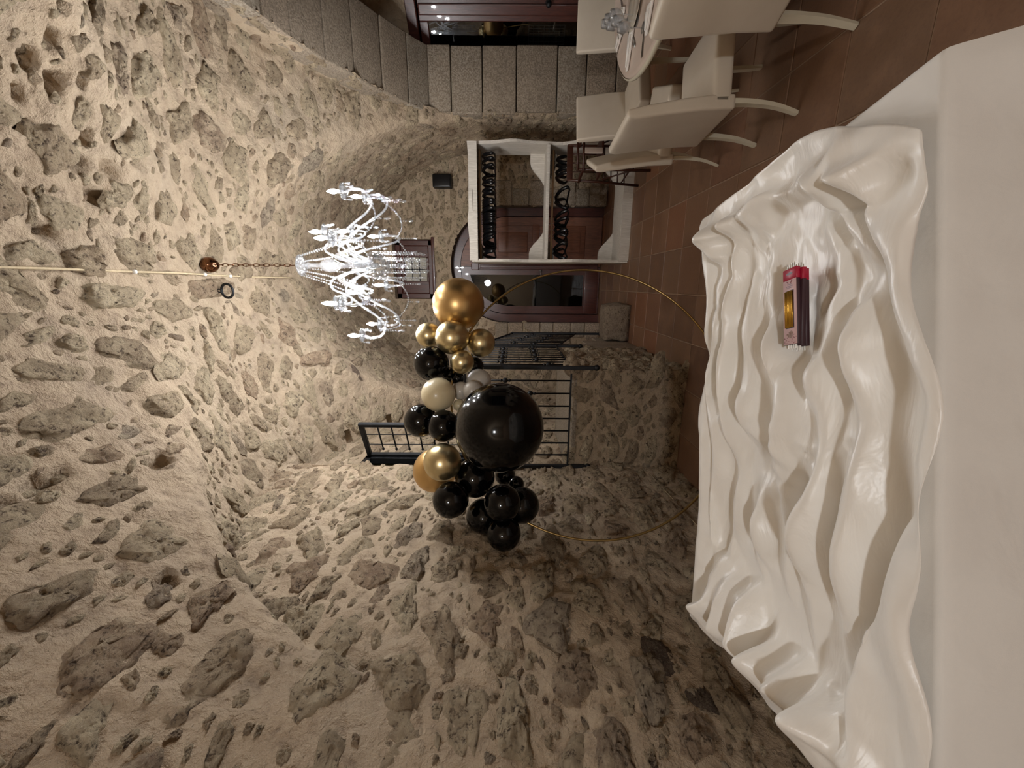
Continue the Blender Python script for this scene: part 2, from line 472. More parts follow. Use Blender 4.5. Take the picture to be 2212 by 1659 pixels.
def stone_me(k, mat):
    if (k, mat) not in STONE_ME:
        v, f = STONES[k]; me = bpy.data.meshes.new('stone'); me.from_pydata(v.tolist(), [], f); me.update(); me.shade_smooth(); me.materials.append(MAT[mat]); STONE_ME[(k, mat)] = me
    return STONE_ME[(k, mat)]
def scatter(surf, parent, tries, rmin, rmax, seed, tangent, mat='stone', limit=300, keep=None, gap=1.04, asp=(1.0, 2.3), proud=(.12, .26), turn=.35, power=3.6):
    """rubble stones bedded in a surface: the largest in view one by one, the rest joined"""
    rg = np.random.default_rng(seed)
    q = surf.q; A = surf.P[q[:, 0]]; B = surf.P[q[:, 1]]; C = surf.P[q[:, 2]]; D = surf.P[q[:, 3]]
    area = .5 * (np.linalg.norm(np.cross(B - A, C - A), axis=1) + np.linalg.norm(np.cross(C - A, D - A), axis=1))
    # only where the picture or a step beside it can look
    cen = (A + C) / 2; rel = cen - np.array([0, 0, CAMZ]); dep = rel[:, 0] * -SN + rel[:, 1] * CS; lat = rel[:, 0] * CS + rel[:, 1] * SN
    vis = (dep > .25) & (np.abs(lat) < 1.12 * dep + .15) & (np.abs(rel[:, 2]) < 1.5 * dep + .15)
    area = area * vis; cum = np.cumsum(area)
    if cum[-1] <= 0: return
    sizes = np.sort(rmin + (rmax - rmin) * rg.random(tries) ** power)[::-1]
    pick = np.searchsorted(cum, rg.random(tries) * cum[-1]); cell = {}; G = rmax * 2.2; out = []
    for i in range(tries):
        k = pick[i]; a, b = rg.random(2); p = (A[k] * (1 - a) + B[k] * a) * (1 - b) + (D[k] * (1 - a) + C[k] * a) * b
        ra = sizes[i]; al = rg.uniform(*asp); rx = ra * math.sqrt(al); ry = ra / math.sqrt(al)
        if keep is not None and not keep(p, rx): continue
        n = surf.N[q[k, 0]]; t = np.array(tangent(p, n), float); t = t - n * t.dot(n)
        if np.linalg.norm(t) < 1e-6: t = np.cross(n, [0, 0, 1.0])
        t /= np.linalg.norm(t); w = np.cross(n, t); ph = rg.uniform(-turn, turn); t2 = t * math.cos(ph) + w * math.sin(ph); w2 = np.cross(n, t2)
        key = tuple(np.floor(p / G).astype(int)); ok = True
        for dx in (-1, 0, 1):
            for dy in (-1, 0, 1):
                for dz in (-1, 0, 1):
                    for (p2, t_, w_, rx2, ry2) in cell.get((key[0] + dx, key[1] + dy, key[2] + dz), ()):
                        dv = p2 - p; dd = np.linalg.norm(dv)
                        if dd > (rx + rx2) * gap: continue
                        u = dv / (dd + 1e-9)
                        e1 = 1 / math.sqrt((u.dot(t2) / rx) ** 2 + (u.dot(w2) / ry) ** 2 + 1e-9); e2 = 1 / math.sqrt((u.dot(t_) / rx2) ** 2 + (u.dot(w_) / ry2) ** 2 + 1e-9)
                        if dd < (e1 + e2) * gap: ok = False; break
                    if not ok: break
                if not ok: break
            if not ok: break
        if not ok: continue
        cell.setdefault(key, []).append((p, t2, w2, rx, ry))
        hgt = min(.032, ra * rg.uniform(*proud)) + .004
        dist = np.linalg.norm(p - np.array([0, 0, CAMZ])); ct = abs(n.dot(p - np.array([0, 0, CAMZ]))) / dist
        inview = 1.0
        rel = p - np.array([0, 0, CAMZ]); de = rel[0] * -SN + rel[1] * CS; la = rel[0] * CS + rel[1] * SN
        if de < .1 or abs(la / max(de, .1)) > .976 or abs(rel[2] / max(de, .1)) > 1.3: inview = .05
        out.append((ra * ra * ct / dist ** 2 * inview, p, t2, w2, n, rx, ry, hgt, int(rg.integers(len(STONES)))))
    out.sort(key=lambda e: -e[0])
    rest_v = []; rest_f = []; base = 0
    for i, (_, p, t, w, n, rx, ry, h, k) in enumerate(out):
        if i < limit:
            o = bpy.data.objects.new('stone', stone_me(k, mat)); COL.objects.link(o); o.parent = parent
            o.matrix_world = Matrix(((t[0] * rx, w[0] * ry, n[0] * h, p[0]), (t[1] * rx, w[1] * ry, n[1] * h, p[1]), (t[2] * rx, w[2] * ry, n[2] * h, p[2]), (0, 0, 0, 1)))
        else:
            v, f = STONES_LO[k]; vv = p + v[:, :1] * t * rx + v[:, 1:2] * w * ry + v[:, 2:] * n * h
            rest_v.append(vv); rest_f += [tuple(base + a for a in q_) for q_ in f]; base += len(v)
    if rest_v:
        me = bpy.data.meshes.new('small_stones'); me.from_pydata(np.concatenate(rest_v).tolist(), [], rest_f); me.update(); me.shade_smooth()
        obj('small_stones', me, mat, parent, kind='stuff')
    print('stones', parent.name, len(out))

# ------------------------------------------------------------------ the vaulted room
XL, XR, YF = -1.6, 2.0, 6.77
def f_long(X):
    q = np.abs(X - .2) / 1.8
    return 1.79 + 2.16 * np.sqrt(np.clip(1 - q ** 2, 0, 1)) - 2.0 * np.maximum(q - 1, 0) * 1.8
def f_cross(X, Y):
    hy = np.where(Y < 3.3, 2.0, 2.15); t = (X - .2) / 1.8
    amp = 2.16 - np.where(X < .2, .42, .22) * np.minimum(t * t, 1.1); q = np.abs(Y - 3.3) / hy
    return 1.79 + amp * np.sqrt(np.clip(1 - q ** 2, 0, 1)) - 1.4 * np.maximum(q - 1, 0) * 2.0
def vault_z(X, Y):
    a = f_long(X); b = f_cross(X, Y); m = np.maximum(a, b)
    k = .06 + .55 * np.clip(1 - (m - 1.79) / 1.5, 0, 1) ** 2
    return m + np.maximum(k - np.abs(a - b), 0) ** 2 / k * .25
ARCH_Y = [0, .13, .48, .8, 1.115, 1.55, 1.9, 2.0, 2.04]
ARCH_Z = [3.5, 3.49, 3.40, 3.27, 3.10, 2.86, 2.62, 2.54, 2.5]
def arch_z(Y): return np.interp(np.abs(Y - 3.3), ARCH_Y, ARCH_Z)
rng_ = np.arange

def on_vault(px, py):
    r, h = ratio(px, py); lo, hi = .2, 9.0
    for _ in range(40):
        md = (lo + hi) / 2; q = cam_pt(r * md, md, CAMZ + h * md)
        if q.z < float(vault_z(q.x, q.y)): lo = md
        else: hi = md
    return cam_pt(r * lo, lo, CAMZ + h * lo), lo
PITS = []
for px, py, ra, k, ax in ((118, 185, 22, 1.9, (1, 0, 0)), (32, 203, 20, 1.2, (1, 0, 0)), (58, 135, 13, 1.6, (1, 0, 0)), (108, 92, 12, 2.4, (1, 0, 0)), (172, 182, 9, 2.4, (1, 0, 0)), (236, 374, 19, 1.4, (0, 1, 0)), (40, 279, 11, 2, (0, 1, 0)), (180, 300, 10, 2.6, (1, 0, 0)),
                          (160, 358, 16, 1.4, (0, 1, 0)), (290, 362, 7, 2, (0, 1, 0)), (100, 505, 13, 2.4, (0, 1, .3)), (205, 430, 15, 2.0, (0, 1, 0)), (420, 270, 7, 2, (1, 0, 0)), (340, 345, 8, 1.6, (1, 0, 0)), (350, 1000, 20, 1.3, (0, 1, .3)), (105, 1050, 18, 2.2, (0, 1, .2)), (20, 1110, 10, 3, (0, 1, .2)), (360, 1258, 14, 2, (0, 1, .3)), (130, 20, 9, 2.2, (1, 0, 0)), (260, 40, 8, 2.6, (1, 0, 0))):
    q, d_ = on_vault(px, py); PITS.append((tuple(q), ra * d_ / F * 1.1, .075, ax, k))
ceiling = setting('ceiling')
ua = np.concatenate([[-1.82], .2 + 1.8 * np.sin(np.linspace(-PI / 2, PI / 2, 190)), [2.04]])
s = surface('vault', lambda U, V: np.stack([U, V, vault_z(U, V)], -1), ua, np.concatenate([np.arange(-6.0, -.2, .1), np.arange(-.2, 2.6, .015), np.arange(2.6, 6.95, .03)]), ceiling, amp=.02, scale=2.8, flip=True, fine=.55, pits=PITS)
def vt(p, n):
    if vault_z(p[0], p[1]) - f_long(p[0]) > .03: return (1, 0, 0)
    return (0, 1, .25) if p[0] < .2 else (1, .2, 0)
scatter(s, ceiling, 20000, .02, .15, 21, vt, keep=lambda p, r: -1.58 < p[0] < 1.98 and p[1] < 6.76 and (p[2] > 3.45 or abs(float(f_long(p[0])) - float(f_cross(p[0], p[1]))) > .22 + r) and all((p[0] - c[0]) ** 2 + (p[1] - c[1]) ** 2 + (p[2] - c[2]) ** 2 > (ra * 1.1 + r * .6) ** 2 for c, ra, _d, _a, _k in PITS), turn=.6, limit=300)

wall_left = setting('wall_left')
s = surface('plaster', lambda U, V: np.stack([U * 0 + XL, U, V], -1), np.arange(-.6, 3.32, .022), np.arange(0, 4.0, .024), wall_left, amp=.02, fine=.55)
scatter(s, wall_left, 18000, .016, .125, 31, lambda p, n: (0, 1, 0), keep=lambda p, r: p[2] < vault_z(XL + .01, p[1]) - .02 and p[1] < 3.28, turn=.5)
s = surface('rear_plaster', lambda U, V: np.stack([U * 0 + XL, U, V], -1), np.arange(-6.0, -.55, .1), np.arange(0, 4.0, .1), wall_left, amp=.02)
s = surface('plaster_return', lambda U, V: np.stack([U, U * 0 + 3.3, V], -1), np.arange(-1.8, -1.59, .04), np.arange(0, 4.0, .05), wall_left, amp=.008, flip=True)

wall_stair = setting('wall_left_stair')
def stair_hole(U, V): return np.maximum(np.maximum(np.abs(U - 3.55) - .26, V - 3.0), 1.62 - V)
s = surface('plaster', lambda U, V: np.stack([U * 0 - 1.76, U, V], -1), np.arange(3.28, 6.95, .035), np.arange(0, 4.0, .035), wall_stair, amp=.02, hole=stair_hole)
scatter(s, wall_stair, 4500, .03, .13, 33, lambda p, n: (0, 1, 0), keep=lambda p, r: stair_hole(p[1], p[2]) > r and p[2] < vault_z(-1.6, p[1]), turn=.5, limit=260)

wall_far = setting('wall_far')
DX, DR, DS = .31, .93, 1.59
WX0, WX1, WZ0, WZ1 = -.23, .72, 2.83, 3.47
def far_hole(U, V):
    door = np.where(V > DS, np.hypot(U - DX, V - DS) - DR, np.abs(U - DX) - DR)
    win = np.maximum(np.abs(U - (WX0 + WX1) / 2) - (WX1 - WX0) / 2, np.abs(V - (WZ0 + WZ1) / 2) - (WZ1 - WZ0) / 2)
    return np.minimum(door, win)
s = surface('plaster', lambda U, V: np.stack([U, U * 0 + YF, V], -1), np.arange(-1.85, 2.06, .03), np.arange(-.02, 4.1, .03), wall_far, amp=.018, hole=far_hole)
scatter(s, wall_far, 9000, .02, .11, 41, lambda p, n: (1, 0, 0), keep=lambda p, r: far_hole(p[0], p[2]) > r * .9 and p[2] < vault_z(p[0], 6.7), turn=.5)
m = MB(); pts = [(DX - DR, -.02)] + [(DX - DR * math.cos(a), DS + DR * math.sin(a)) for a in np.linspace(0, PI, 25)] + [(DX + DR, -.02)]
for (x0, z0), (x1, z1) in zip(pts[:-1], pts[1:]):
    m.add([(x0, YF - .01, z0), (x1, YF - .01, z1), (x1, YF + .45, z1), (x0, YF + .45, z0)], [(0, 1, 2, 3)])
obj('door_reveal', m.mesh(), 'stone_grey', wall_far, True)  # grey stone, coloured darker for the shadow inside the doorway
m = MB()
for a, b in (((WX0, WZ0), (WX1, WZ0)), ((WX1, WZ0), (WX1, WZ1)), ((WX1, WZ1), (WX0, WZ1)), ((WX0, WZ1), (WX0, WZ0))):
    m.add([(a[0], YF - .01, a[1]), (b[0], YF - .01, b[1]), (b[0], YF + .3, b[1]), (a[0], YF + .3, a[1])], [(0, 1, 2, 3)])
obj('window_reveal', m.mesh(), 'stone_dark', wall_far)
# dressed jamb stones each side of the door
for side in (-1, 1):
    z = 0.0; k = 0
    while z < 1.7:
        h = random.uniform(.22, .34); w = .24 if k % 2 else .36
        x0 = DX + side * (DR - .005); x1 = DX + side * (DR + w)
        me = bevel(MB().box(min(x0, x1), max(x0, x1), YF - .03, YF + .1, z + .008, z + h - .008).mesh(), .015, 1)
        obj('jamb_stone', me, 'ashlar', wall_far); z += h; k += 1

wall_right = setting('wall_right')
def right_hole(U, V): return np.maximum(np.abs(U - 3.3) - 2.04, V - arch_z(U))
s = surface('plaster', lambda U, V: np.stack([U * 0 + XR, U, V], -1), np.concatenate([np.arange(-6.0, 0.2, .1), np.arange(.2, 6.95, .034)]), np.arange(0, 4.1, .034), wall_right, amp=.016, hole=right_hole, flip=True)
scatter(s, wall_right, 5000, .03, .12, 51, lambda p, n: (0, 1, 0), keep=lambda p, r: right_hole(p[1], p[2]) > r * .8 and p[2] < vault_z(XR - .01, p[1]) and p[1] < 6.75, turn=.5)
OUT = 2.68
zr = [0, .30, .65, .99, 1.47, 1.87, 2.24, 2.52]
for ys, ye in ((5.34, 5.51), (1.26, .94)):
    for z0, z1 in zip(zr[:-1], zr[1:]):
        j = random.uniform(-.012, .012)
        o = obj('ashlar_block', autosmooth(bevel(MB().box(XR - .012 + j, OUT + j, min(ys, ye) + j * .5, max(ys, ye), z0 + .005, z1 - .005).mesh(), .016, 2), 60), 'ashlar', wall_right)
# voussoirs of the arch
ya = np.linspace(5.34, 1.26, 240); za = arch_z(ya); L = np.concatenate([[0], np.cumsum(np.hypot(np.diff(ya), np.diff(za)))])
cuts = [0]
while cuts[-1] < L[-1] - .3: cuts.append(cuts[-1] + random.uniform(.27, .42))
cuts[-1] = L[-1]
for a, b in zip(cuts[:-1], cuts[1:]):
    q = [np.interp(t, L, np.arange(240)) for t in np.linspace(a + .006, b - .006, 4)]
    inner = [(float(np.interp(i, range(240), ya)), float(np.interp(i, range(240), za))) for i in q]
    dy = inner[-1][0] - inner[0][0]; dz = inner[-1][1] - inner[0][1]; ln = math.hypot(dy, dz); n = (dz / ln * -1, dy / ln) if dy > 0 else (dz / ln, -dy / ln)
    if n[1] < 0: n = (-n[0], -n[1])
    outer = [(y + n[0] * .26, z + n[1] * .26) for y, z in inner][::-1]
    j = random.uniform(-.012, .008)
    me = fixn(MB().prism([(y - n[0] * j, z - n[1] * j) for y, z in inner] + outer, XR - .012 + j, OUT, 'x').mesh())
    obj('ashlar_block', autosmooth(bevel(me, .012, 2), 60), 'ashlar', wall_right)
obj('outer_face', MB().box(OUT - .03, OUT, -6.0, 1.0, 0, 3.6).mesh(), 'mortar', wall_right)
obj('mass_above_arch', MB().box(XR + .05, OUT, -6.0, 7.0, 3.72, 4.1).mesh(), 'mortar', wall_right)
wall_back = setting('wall_back')
surface('plaster', lambda U, V: np.stack([U, U * 0 - 5.98, V], -1), np.arange(-1.8, 2.1, .1), np.arange(0, 4.1, .1), wall_back, amp=.02, flip=True)

# floor of square terracotta tiles in a grey bed
floor = setting('floor')
obj('bed', MB().box(-2.2, 6.5, -6.1, 8.2, -.12, -.006).mesh(), 'grout', floor)
tm = bevel(MB().box(-.196, .196, -.196, .196, -.02, 0).mesh(), .004, 1)
tm.materials.append(MAT['tile'])
for ix in range(-5, 11):
    for iy in range(-11, 6):
        x = -.07 + .4 * ix + .2; y = 4.88 + .4 * iy + .2
        if x < -1.9 or y > 7.3 or (x > 2.3 and y < 1.2): continue
        o = bpy.data.objects.new('tile', tm); COL.objects.link(o); o.parent = floor
        o.location = (x, y, random.uniform(-.0015, .001)); o.rotation_euler = (random.uniform(-.002, .002), random.uniform(-.002, .002), random.choice((0, PI / 2, PI)))

# stair: high landing against the side wall, steps running down behind it
landing = setting('stair_landing')
s = surface('front_face', lambda U, V: np.stack([U, U * 0 + 3.3, V], -1), np.arange(-1.62, -.69, .022), np.arange(0, .97, .022), landing, amp=.014)
scatter(s, landing, 3000, .022, .10, 61, lambda p, n: (1, 0, 0), mat='stone', turn=.6, limit=100)
s = surface('side_face', lambda U, V: np.stack([U * 0 - .7, U, V], -1), np.arange(3.3, 4.53, .03), np.arange(0, .97, .03), landing, amp=.012)
scatter(s, landing, 2500, .022, .10, 62, lambda p, n: (0, 1, 0), mat='stone', turn=.6, limit=70)
obj('landing_slab', rbox(-1.78, -.69, 3.29, 4.56, .93, .968, .012), 'ashlar', landing)
for i in range(4):
    obj('step', rbox(-1.76, -.70, 4.5 + .33 * i, 4.86 + .33 * i, 0, .77 - .19 * i, .015), 'ashlar', landing)
pl = surface  # corner boulder at the foot of the steps
bm = bmesh.new(); bmesh.ops.create_cube(bm, size=1)
bmesh.ops.subdivide_edges(bm, edges=bm.edges[:], cuts=5, use_grid_fill=True)
for v in bm.verts:
    n = v.co.normalized(); v.co = v.co.lerp(n * .6, .22); w = float(fbm(np.array([v.co]), 4, 3, 77)[0]); v.co += n * w * .045
    v.co.z = max(v.co.z, -.5)
me = bpy.data.meshes.new('m'); bm.to_mesh(me); bm.free(); me.shade_smooth()
o = obj('stone_block', me, 'stone_dark'); o.location = (-.46, 5.27, .15); o.scale = (.46, .44, .31)
tag(o, 'rough low stone block on the floor between the stair foot and the glazed door', 'stone block')

# ------------------------------------------------------------------ doors and windows of the far wall
door = setting('door_1')
DY = YF + .22
m = MB(); R1, R0 = DR + .02, DR - .13
an = np.linspace(0, PI, 25)
ring = [(DX - R1, 0)] + [(DX - R1 * math.cos(a), DS + R1 * math.sin(a)) for a in an] + [(DX + R1, 0)]
inn = [(DX - R0, 0)] + [(DX - R0 * math.cos(a), DS + R0 * math.sin(a)) for a in an] + [(DX + R0, 0)]
for i in range(len(ring) - 1):
    a, b, c, d = ring[i], ring[i + 1], inn[i + 1], inn[i]
    m.add([(p[0], y, p[1]) for y in (DY, DY + .1) for p in (a, b, c, d)], [(3, 2, 1, 0), (4, 5, 6, 7), (0, 1, 5, 4), (2, 3, 7, 6)])
obj('door_frame', fixn(m.mesh()), 'wood_red', door)
def arched(x0, x1, z0, r, n=14):
    """outline x0..x1 from z0 up to the arch of radius r about the door centre"""
    pts = [(x0, z0)]; xs = np.linspace(x0, x1, n)
    top = [(float(x), DS + math.sqrt(max(r * r - (x - DX) ** 2, 0.0))) for x in xs]
    return pts + top + [(x1, z0)]
def leaf(x0, x1, glazed):
    mid = (x0 + x1) / 2; w = .13
    r = R0 - .005
    lf = bpy.data.objects.new('door_leaf', None)
    out = arched(x0, x1, .01, r); gi = arched(x0 + w, x1 - w, .28, r - .14)
    mm = MB(); n = len(out)
    for i in range(n):
        a, b, c, d = out[i], out[(i + 1) % n], gi[(i + 1) % n], gi[i]
        mm.add([(p[0], y, p[1]) for y in (DY + .03, DY + .08) for p in (a, b, c, d)], [(3, 2, 1, 0), (4, 5, 6, 7), (0, 1, 5, 4), (2, 3, 7, 6)])
    lf = obj('door_leaf', fixn(mm.mesh()), 'wood_red' if glazed else 'wood_panel', door)
    return lf, gi, w
lf, gi, w = leaf(DX - R0 + .01, DX - .004, True)
obj('pane', MB().prism(gi, DY + .05, DY + .056, 'y').mesh(), 'dark_glass', lf)
obj('bottom_rail', rbox(DX - R0 + .02, DX - .02, DY + .022, DY + .075, .03, .26, .012), 'wood_red', lf)
hm = MB().tube([(DX - .06, DY + .03, 1.02), (DX - .06, DY - .03, 1.02), (DX - .16, DY - .035, 1.02)], .009, 8)
hm.lathe([(.022, 0), (.022, .008)], 12, True, (DX - .06, DY + .026, 1.02), (0, -1, 0))
obj('handle', fixn(hm.mesh()), 'grey', lf, True)
m = MB().box(DX - .045, DX + .045, DY + .005, DY + .05, .05, DS + .62); m.box(DX - .06, DX + .06, DY - .01, DY + .05, 2.08, 2.2)
m.box(DX - .025, DX + .025, DY - .01, DY + .02, .2, 2.06)
obj('meeting_stile', bevel(m.mesh(), .008, 1), 'wood_red', door)
lf2, gi, w = leaf(DX + .004, DX + R0 - .01, False)
obj('upper_panel', fixn(MB().prism([(p[0], max(p[1], 1.15)) for p in gi], DY + .055, DY + .07, 'y').mesh()), 'wood_panel', lf2)
obj('lower_panel', rbox(gi[0][0] - .01, gi[-1][0] + .01, DY + .05, DY + .07, .28, 1.08, .01), 'wood_panel', lf2)
obj('lock_rail', rbox(gi[0][0] - .02, gi[-1][0] + .02, DY + .025, DY + .075, 1.06, 1.17, .01), 'wood_panel', lf2)
obj('raised_field', rbox(gi[0][0] + .1, gi[-1][0] - .1, DY + .035, DY + .07, .36, 1.0, .02), 'wood_panel', lf2)
obj('raised_field', rbox(gi[0][0] + .1, gi[-1][0] - .1, DY + .035, DY + .07, 1.25, 1.75, .02), 'wood_panel', lf2)
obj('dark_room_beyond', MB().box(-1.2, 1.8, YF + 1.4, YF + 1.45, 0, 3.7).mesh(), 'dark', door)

win = setting('window_1')
WY = YF + .14
m = MB(); b = .09
for x0, x1, z0, z1 in ((WX0, WX1, WZ1 - b, WZ1), (WX0, WX1, WZ0, WZ0 + b), (WX0, WX0 + b, WZ0, WZ1), (WX1 - b, WX1, WZ0, WZ1)):
    m.box(x0, x1, WY, WY + .09, z0, z1)
obj('window_frame', bevel(m.mesh(), .01, 1), 'wood_red', win)
sx0, sx1, sz0, sz1 = .06, .445, 2.955, 3.33
m = MB()
for x0, x1, z0, z1 in ((WX0 + b, sx0, WZ0 + b, WZ1 - b), (sx1, WX1 - b, WZ0 + b, WZ1 - b), (sx0, sx1, WZ0 + b, sz0), (sx0, sx1, sz1, WZ1 - b)):
    m.box(x0, x1, WY + .02, WY + .08, z0, z1)
obj('sash', bevel(m.mesh(), .008, 1), 'wood_red', win)
cx = (sx0 + sx1) / 2; dz = (sz1 - sz0) / 3
MAT['pale_glass'] = simple('pale_lit_glass', srgb(176, 172, 158), .12, var=.12, scale=6)  # brightness of the panes is put into their pale colour
for i in range(2):
    for k in range(3):
        x0, x1 = (sx0, cx - .008) if i == 0 else (cx + .008, sx1)
        obj('pane', MB().box(x0, x1, WY + .055, WY + .06, sz0 + k * dz + .008, sz0 + (k + 1) * dz - .008).mesh(), 'pale_glass', win)
m = MB().box(cx - .008, cx + .008, WY + .045, WY + .065, sz0, sz1)
for k in (1, 2): m.box(sx0, sx1, WY + .045, WY + .065, sz0 + k * dz - .008, sz0 + k * dz + .008)
obj('glazing_bars', m.mesh(), 'iron', win)
obj('window_sill', rbox(WX0 - .03, WX1 + .03, YF - .03, YF + .16, WZ0 - .05, WZ0, .01), 'wood_red', win)

# glazed door beyond the side arch, standing at an angle
D2 = setting('door_2'); 
D2P = Vector((3.01, 5.32, 0)); D2T = Vector((.773, -.635, 0)).normalized(); D2N = Vector((-D2T.y, D2T.x, 0)) * -1
if D2N.y > 0: D2N = -D2N
D2.location = D2P; D2.rotation_euler = (0, 0, math.atan2(D2T.y, D2T.x))   # local x along the door, local -y to the room
def P_d2(px, py, off=0.0):
    r, h = ratio(px, py); dv = cam_pt(r, 1, h); q = D2P + D2N * off
    t = (q.x * D2N.x + q.y * D2N.y) / (dv.x * D2N.x + dv.y * D2N.y)
    loc = dv * t + Vector((0, 0, CAMZ)) - q
    return loc.dot(D2T), loc.z
m = MB().box(-1.05, -.93, -.06, .08, 0, 2.72).box(.93, 1.05, -.06, .08, 0, 2.72).box(-.93, .93, -.06, .08, 2.6, 2.72)
obj('door_frame', bevel(m.mesh(), .01, 1), 'wood_red', D2)
for sg in (-1, 1):
    x0, x1 = (-.92, -.004) if sg < 0 else (.004, .92)
    m = MB().box(x0, x0 + .10, 0, .05, .01, 2.59).box(x1 - .10, x1, 0, .05, .01, 2.59).box(x0 + .1, x1 - .1, 0, .05, .01, .24).box(x0 + .1, x1 - .1, 0, .05, 2.49, 2.59)
    lf = obj('door_leaf', bevel(m.mesh(), .008, 1), 'wood_red', D2)
    obj('pane', MB().box(x0 + .1, x1 - .1, .022, .03, .24, 2.49).mesh(), 'coated_glass', lf)
    if sg > 0:
        kx, kz = .055, 1.12
        obj('knob', fixn(MB().ball((kx, -.06, kz), .03, 12, 8).tube([(kx, -.06, kz), (kx, .01, kz)], .012, 8).lathe([(.035, 0), (.03, .012)], 14, True, (kx, 0, kz), (0, -1, 0)).mesh()), 'iron', lf, True)
m = MB().box(-.05, .05, -.025, .01, .02, 2.58); obj('meeting_stile', bevel(m.mesh(), .012, 2), 'wood_red', D2)
wp = setting('wall_porch'); wp.location = D2P; wp.rotation_euler = D2.rotation_euler
obj('porch_plaster', MB().box(-1.2, -1.05, -.05, .15, 0, 3.4).box(1.05, 2.6, -.05, .15, 0, 3.4).box(-1.05, 1.05, -.05, .15, 2.72, 3.4).mesh(), 'mortar', wp)
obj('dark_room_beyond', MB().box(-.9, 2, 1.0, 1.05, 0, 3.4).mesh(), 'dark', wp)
cp = setting('ceiling_porch')
obj('porch_slab', MB().box(OUT - .02, 6.5, -6.0, 8.2, 3.4, 3.5).mesh(), 'mortar', cp)
g0 = P_d2(1136, 97, -.12); g1 = P_d2(1217, 53, -.12)
gx0, gx1 = min(g0[0], g1[0]), max(g0[0], g1[0]); gz0, gz1 = min(g0[1], g1[1]), max(g0[1], g1[1])
gr = thing('ventilation_grille', 'white wire grille seen through the dark pane of the porch door', 'grille', tuple(D2P - D2N * .12 + D2T * gx0 + Vector((0, 0, gz0))), math.atan2(D2T.y, D2T.x))
W, H = gx1 - gx0, gz1 - gz0
m = MB().box(0, W, 0, .012, 0, .01).box(0, W, 0, .012, H - .01, H).box(0, .01, 0, .012, 0, H).box(W - .01, W, 0, .012, 0, H)
obj('grille_frame', m.mesh(), 'white_metal', gr)
for k in range(1, 7): obj('bar', MB().box(.01 + (W - .02) * k / 7 - .004, .01 + (W - .02) * k / 7 + .004, 0, .01, .01, H - .01).mesh(), 'white_metal', gr)
for k in range(1, 7): obj('bar', MB().box(.01, W - .01, .002, .012, H * k / 7 - .003, H * k / 7 + .003).mesh(), 'white_metal', gr)

# ------------------------------------------------------------------ ironwork of the stair
def baluster(parent, p0, p1, knob):
    m = MB().tube([p0, p1], .0075, 6); p0 = Vector(p0); p1 = Vector(p1); q = p0.lerp(p1, knob)
    m.ball(q, .024, 8, 6); m.ball(q + Vector((0, 0, .036)), .014, 8, 4); m.ball(q - Vector((0, 0, .036)), .014, 8, 4)
    return obj('baluster', m.mesh(), 'iron', parent, True)
def post(parent, x, y, z0, z1):
    m = MB().box(x - .016, x + .016, y - .016, y + .016, z0 + .03, z1); me = bevel(m.mesh(), .003, 1)
    p = obj('post', me, 'iron', parent)
    obj('ball_finial', MB().ball((x, y, z0 + .012), .026, 12, 8).mesh(), 'iron', p, True); return p
rail = thing('stair_railing', 'black iron stair railing with knuckled balusters on the stone landing', 'railing')
RX, RY = -.675, 3.275
for x, y, z0, z1 in ((RX, RY, .77, 1.93), (-1.585, RY, .80, 1.93), (RX, 4.52, .70, 1.93), (RX, 5.72, .22, 1.52)): post(rail, x, y, z0, z1)
for nm, a, b in (('bottom_rail', (RX, RY, .995), (-1.585, RY, .995)), ('top_rail', (RX, RY, 1.9), (-1.585, RY, 1.9)), ('bottom_rail', (RX, RY, .995), (RX, 4.52, .995)), ('top_rail', (RX, RY, 1.9), (RX, 4.52, 1.9)),
                 ('bottom_rail', (RX, 4.52, .97), (RX, 5.72, .58)), ('top_rail', (RX, 4.52, 1.9), (RX, 5.72, 1.5))):
    obj(nm, MB().tube([a, b], .014 if nm[0] == 't' else .010, 4).mesh(), 'iron', rail)
for i in range(7):
    x = RX - .114 * (i + 1); baluster(rail, (x, RY, 1.0), (x, RY, 1.9), (.62, .38)[i % 2])
for i in range(9):
    y = RY + .124 * (i + 1); baluster(rail, (RX, y, 1.0), (RX, y, 1.9), (.30, .66)[i % 2] if i else .2)
for i in range(8):
    t = (i + 1) / 9; y = 4.52 + 1.2 * t; baluster(rail, (RX, y, .97 - .39 * t), (RX, y, 1.9 - .4 * t), (.34, .64)[i % 2])

# iron grille standing open at the high opening beside the stair
gate = thing('iron_grille', 'black iron barred leaf standing open at the high wall opening above the landing', 'window grille', (-1.72, 3.80, 1.64), math.atan2(-.165, .39))
GW, GH = .43, 1.36
for nm, bx in (('hinge_stile', (-.02, .02, -.02, .02, 0, GH)), ('lock_stile', (GW - .03, GW + .01, -.02, .02, 0, GH)), ('top_rail', (0, GW, -.02, .02, GH - .045, GH)), ('bottom_rail', (0, GW, -.02, .02, 0, .05))):
    obj(nm, bevel(MB().box(*bx).mesh(), .004, 1), 'iron', gate)
for k in range(9):
    z = .10 + .135 * k
    obj('cross_bar', MB().tube([(GW - .02, 0, z), (.09, 0, z)], .008, 6).ball((.085, 0, z), .014, 8, 5).mesh(), 'iron', gate, True)
for x in (.14, .28): obj('upright_rod', MB().tube([(x, .012, .03), (x, .012, GH - .03)], .005, 6).mesh(), 'iron', gate)
gf = setting('window_2')
m = MB().box(-1.80, -1.735, 3.75, 3.81, 1.60, 3.02).box(-1.80, -1.735, 3.28, 3.81, 2.95, 3.02).box(-1.80, -1.735, 3.29, 3.33, 1.60, 2.95).box(-1.80, -1.735, 3.29, 3.81, 1.60, 1.66)
obj('window_frame', bevel(m.mesh(), .004, 1), 'iron', gf)
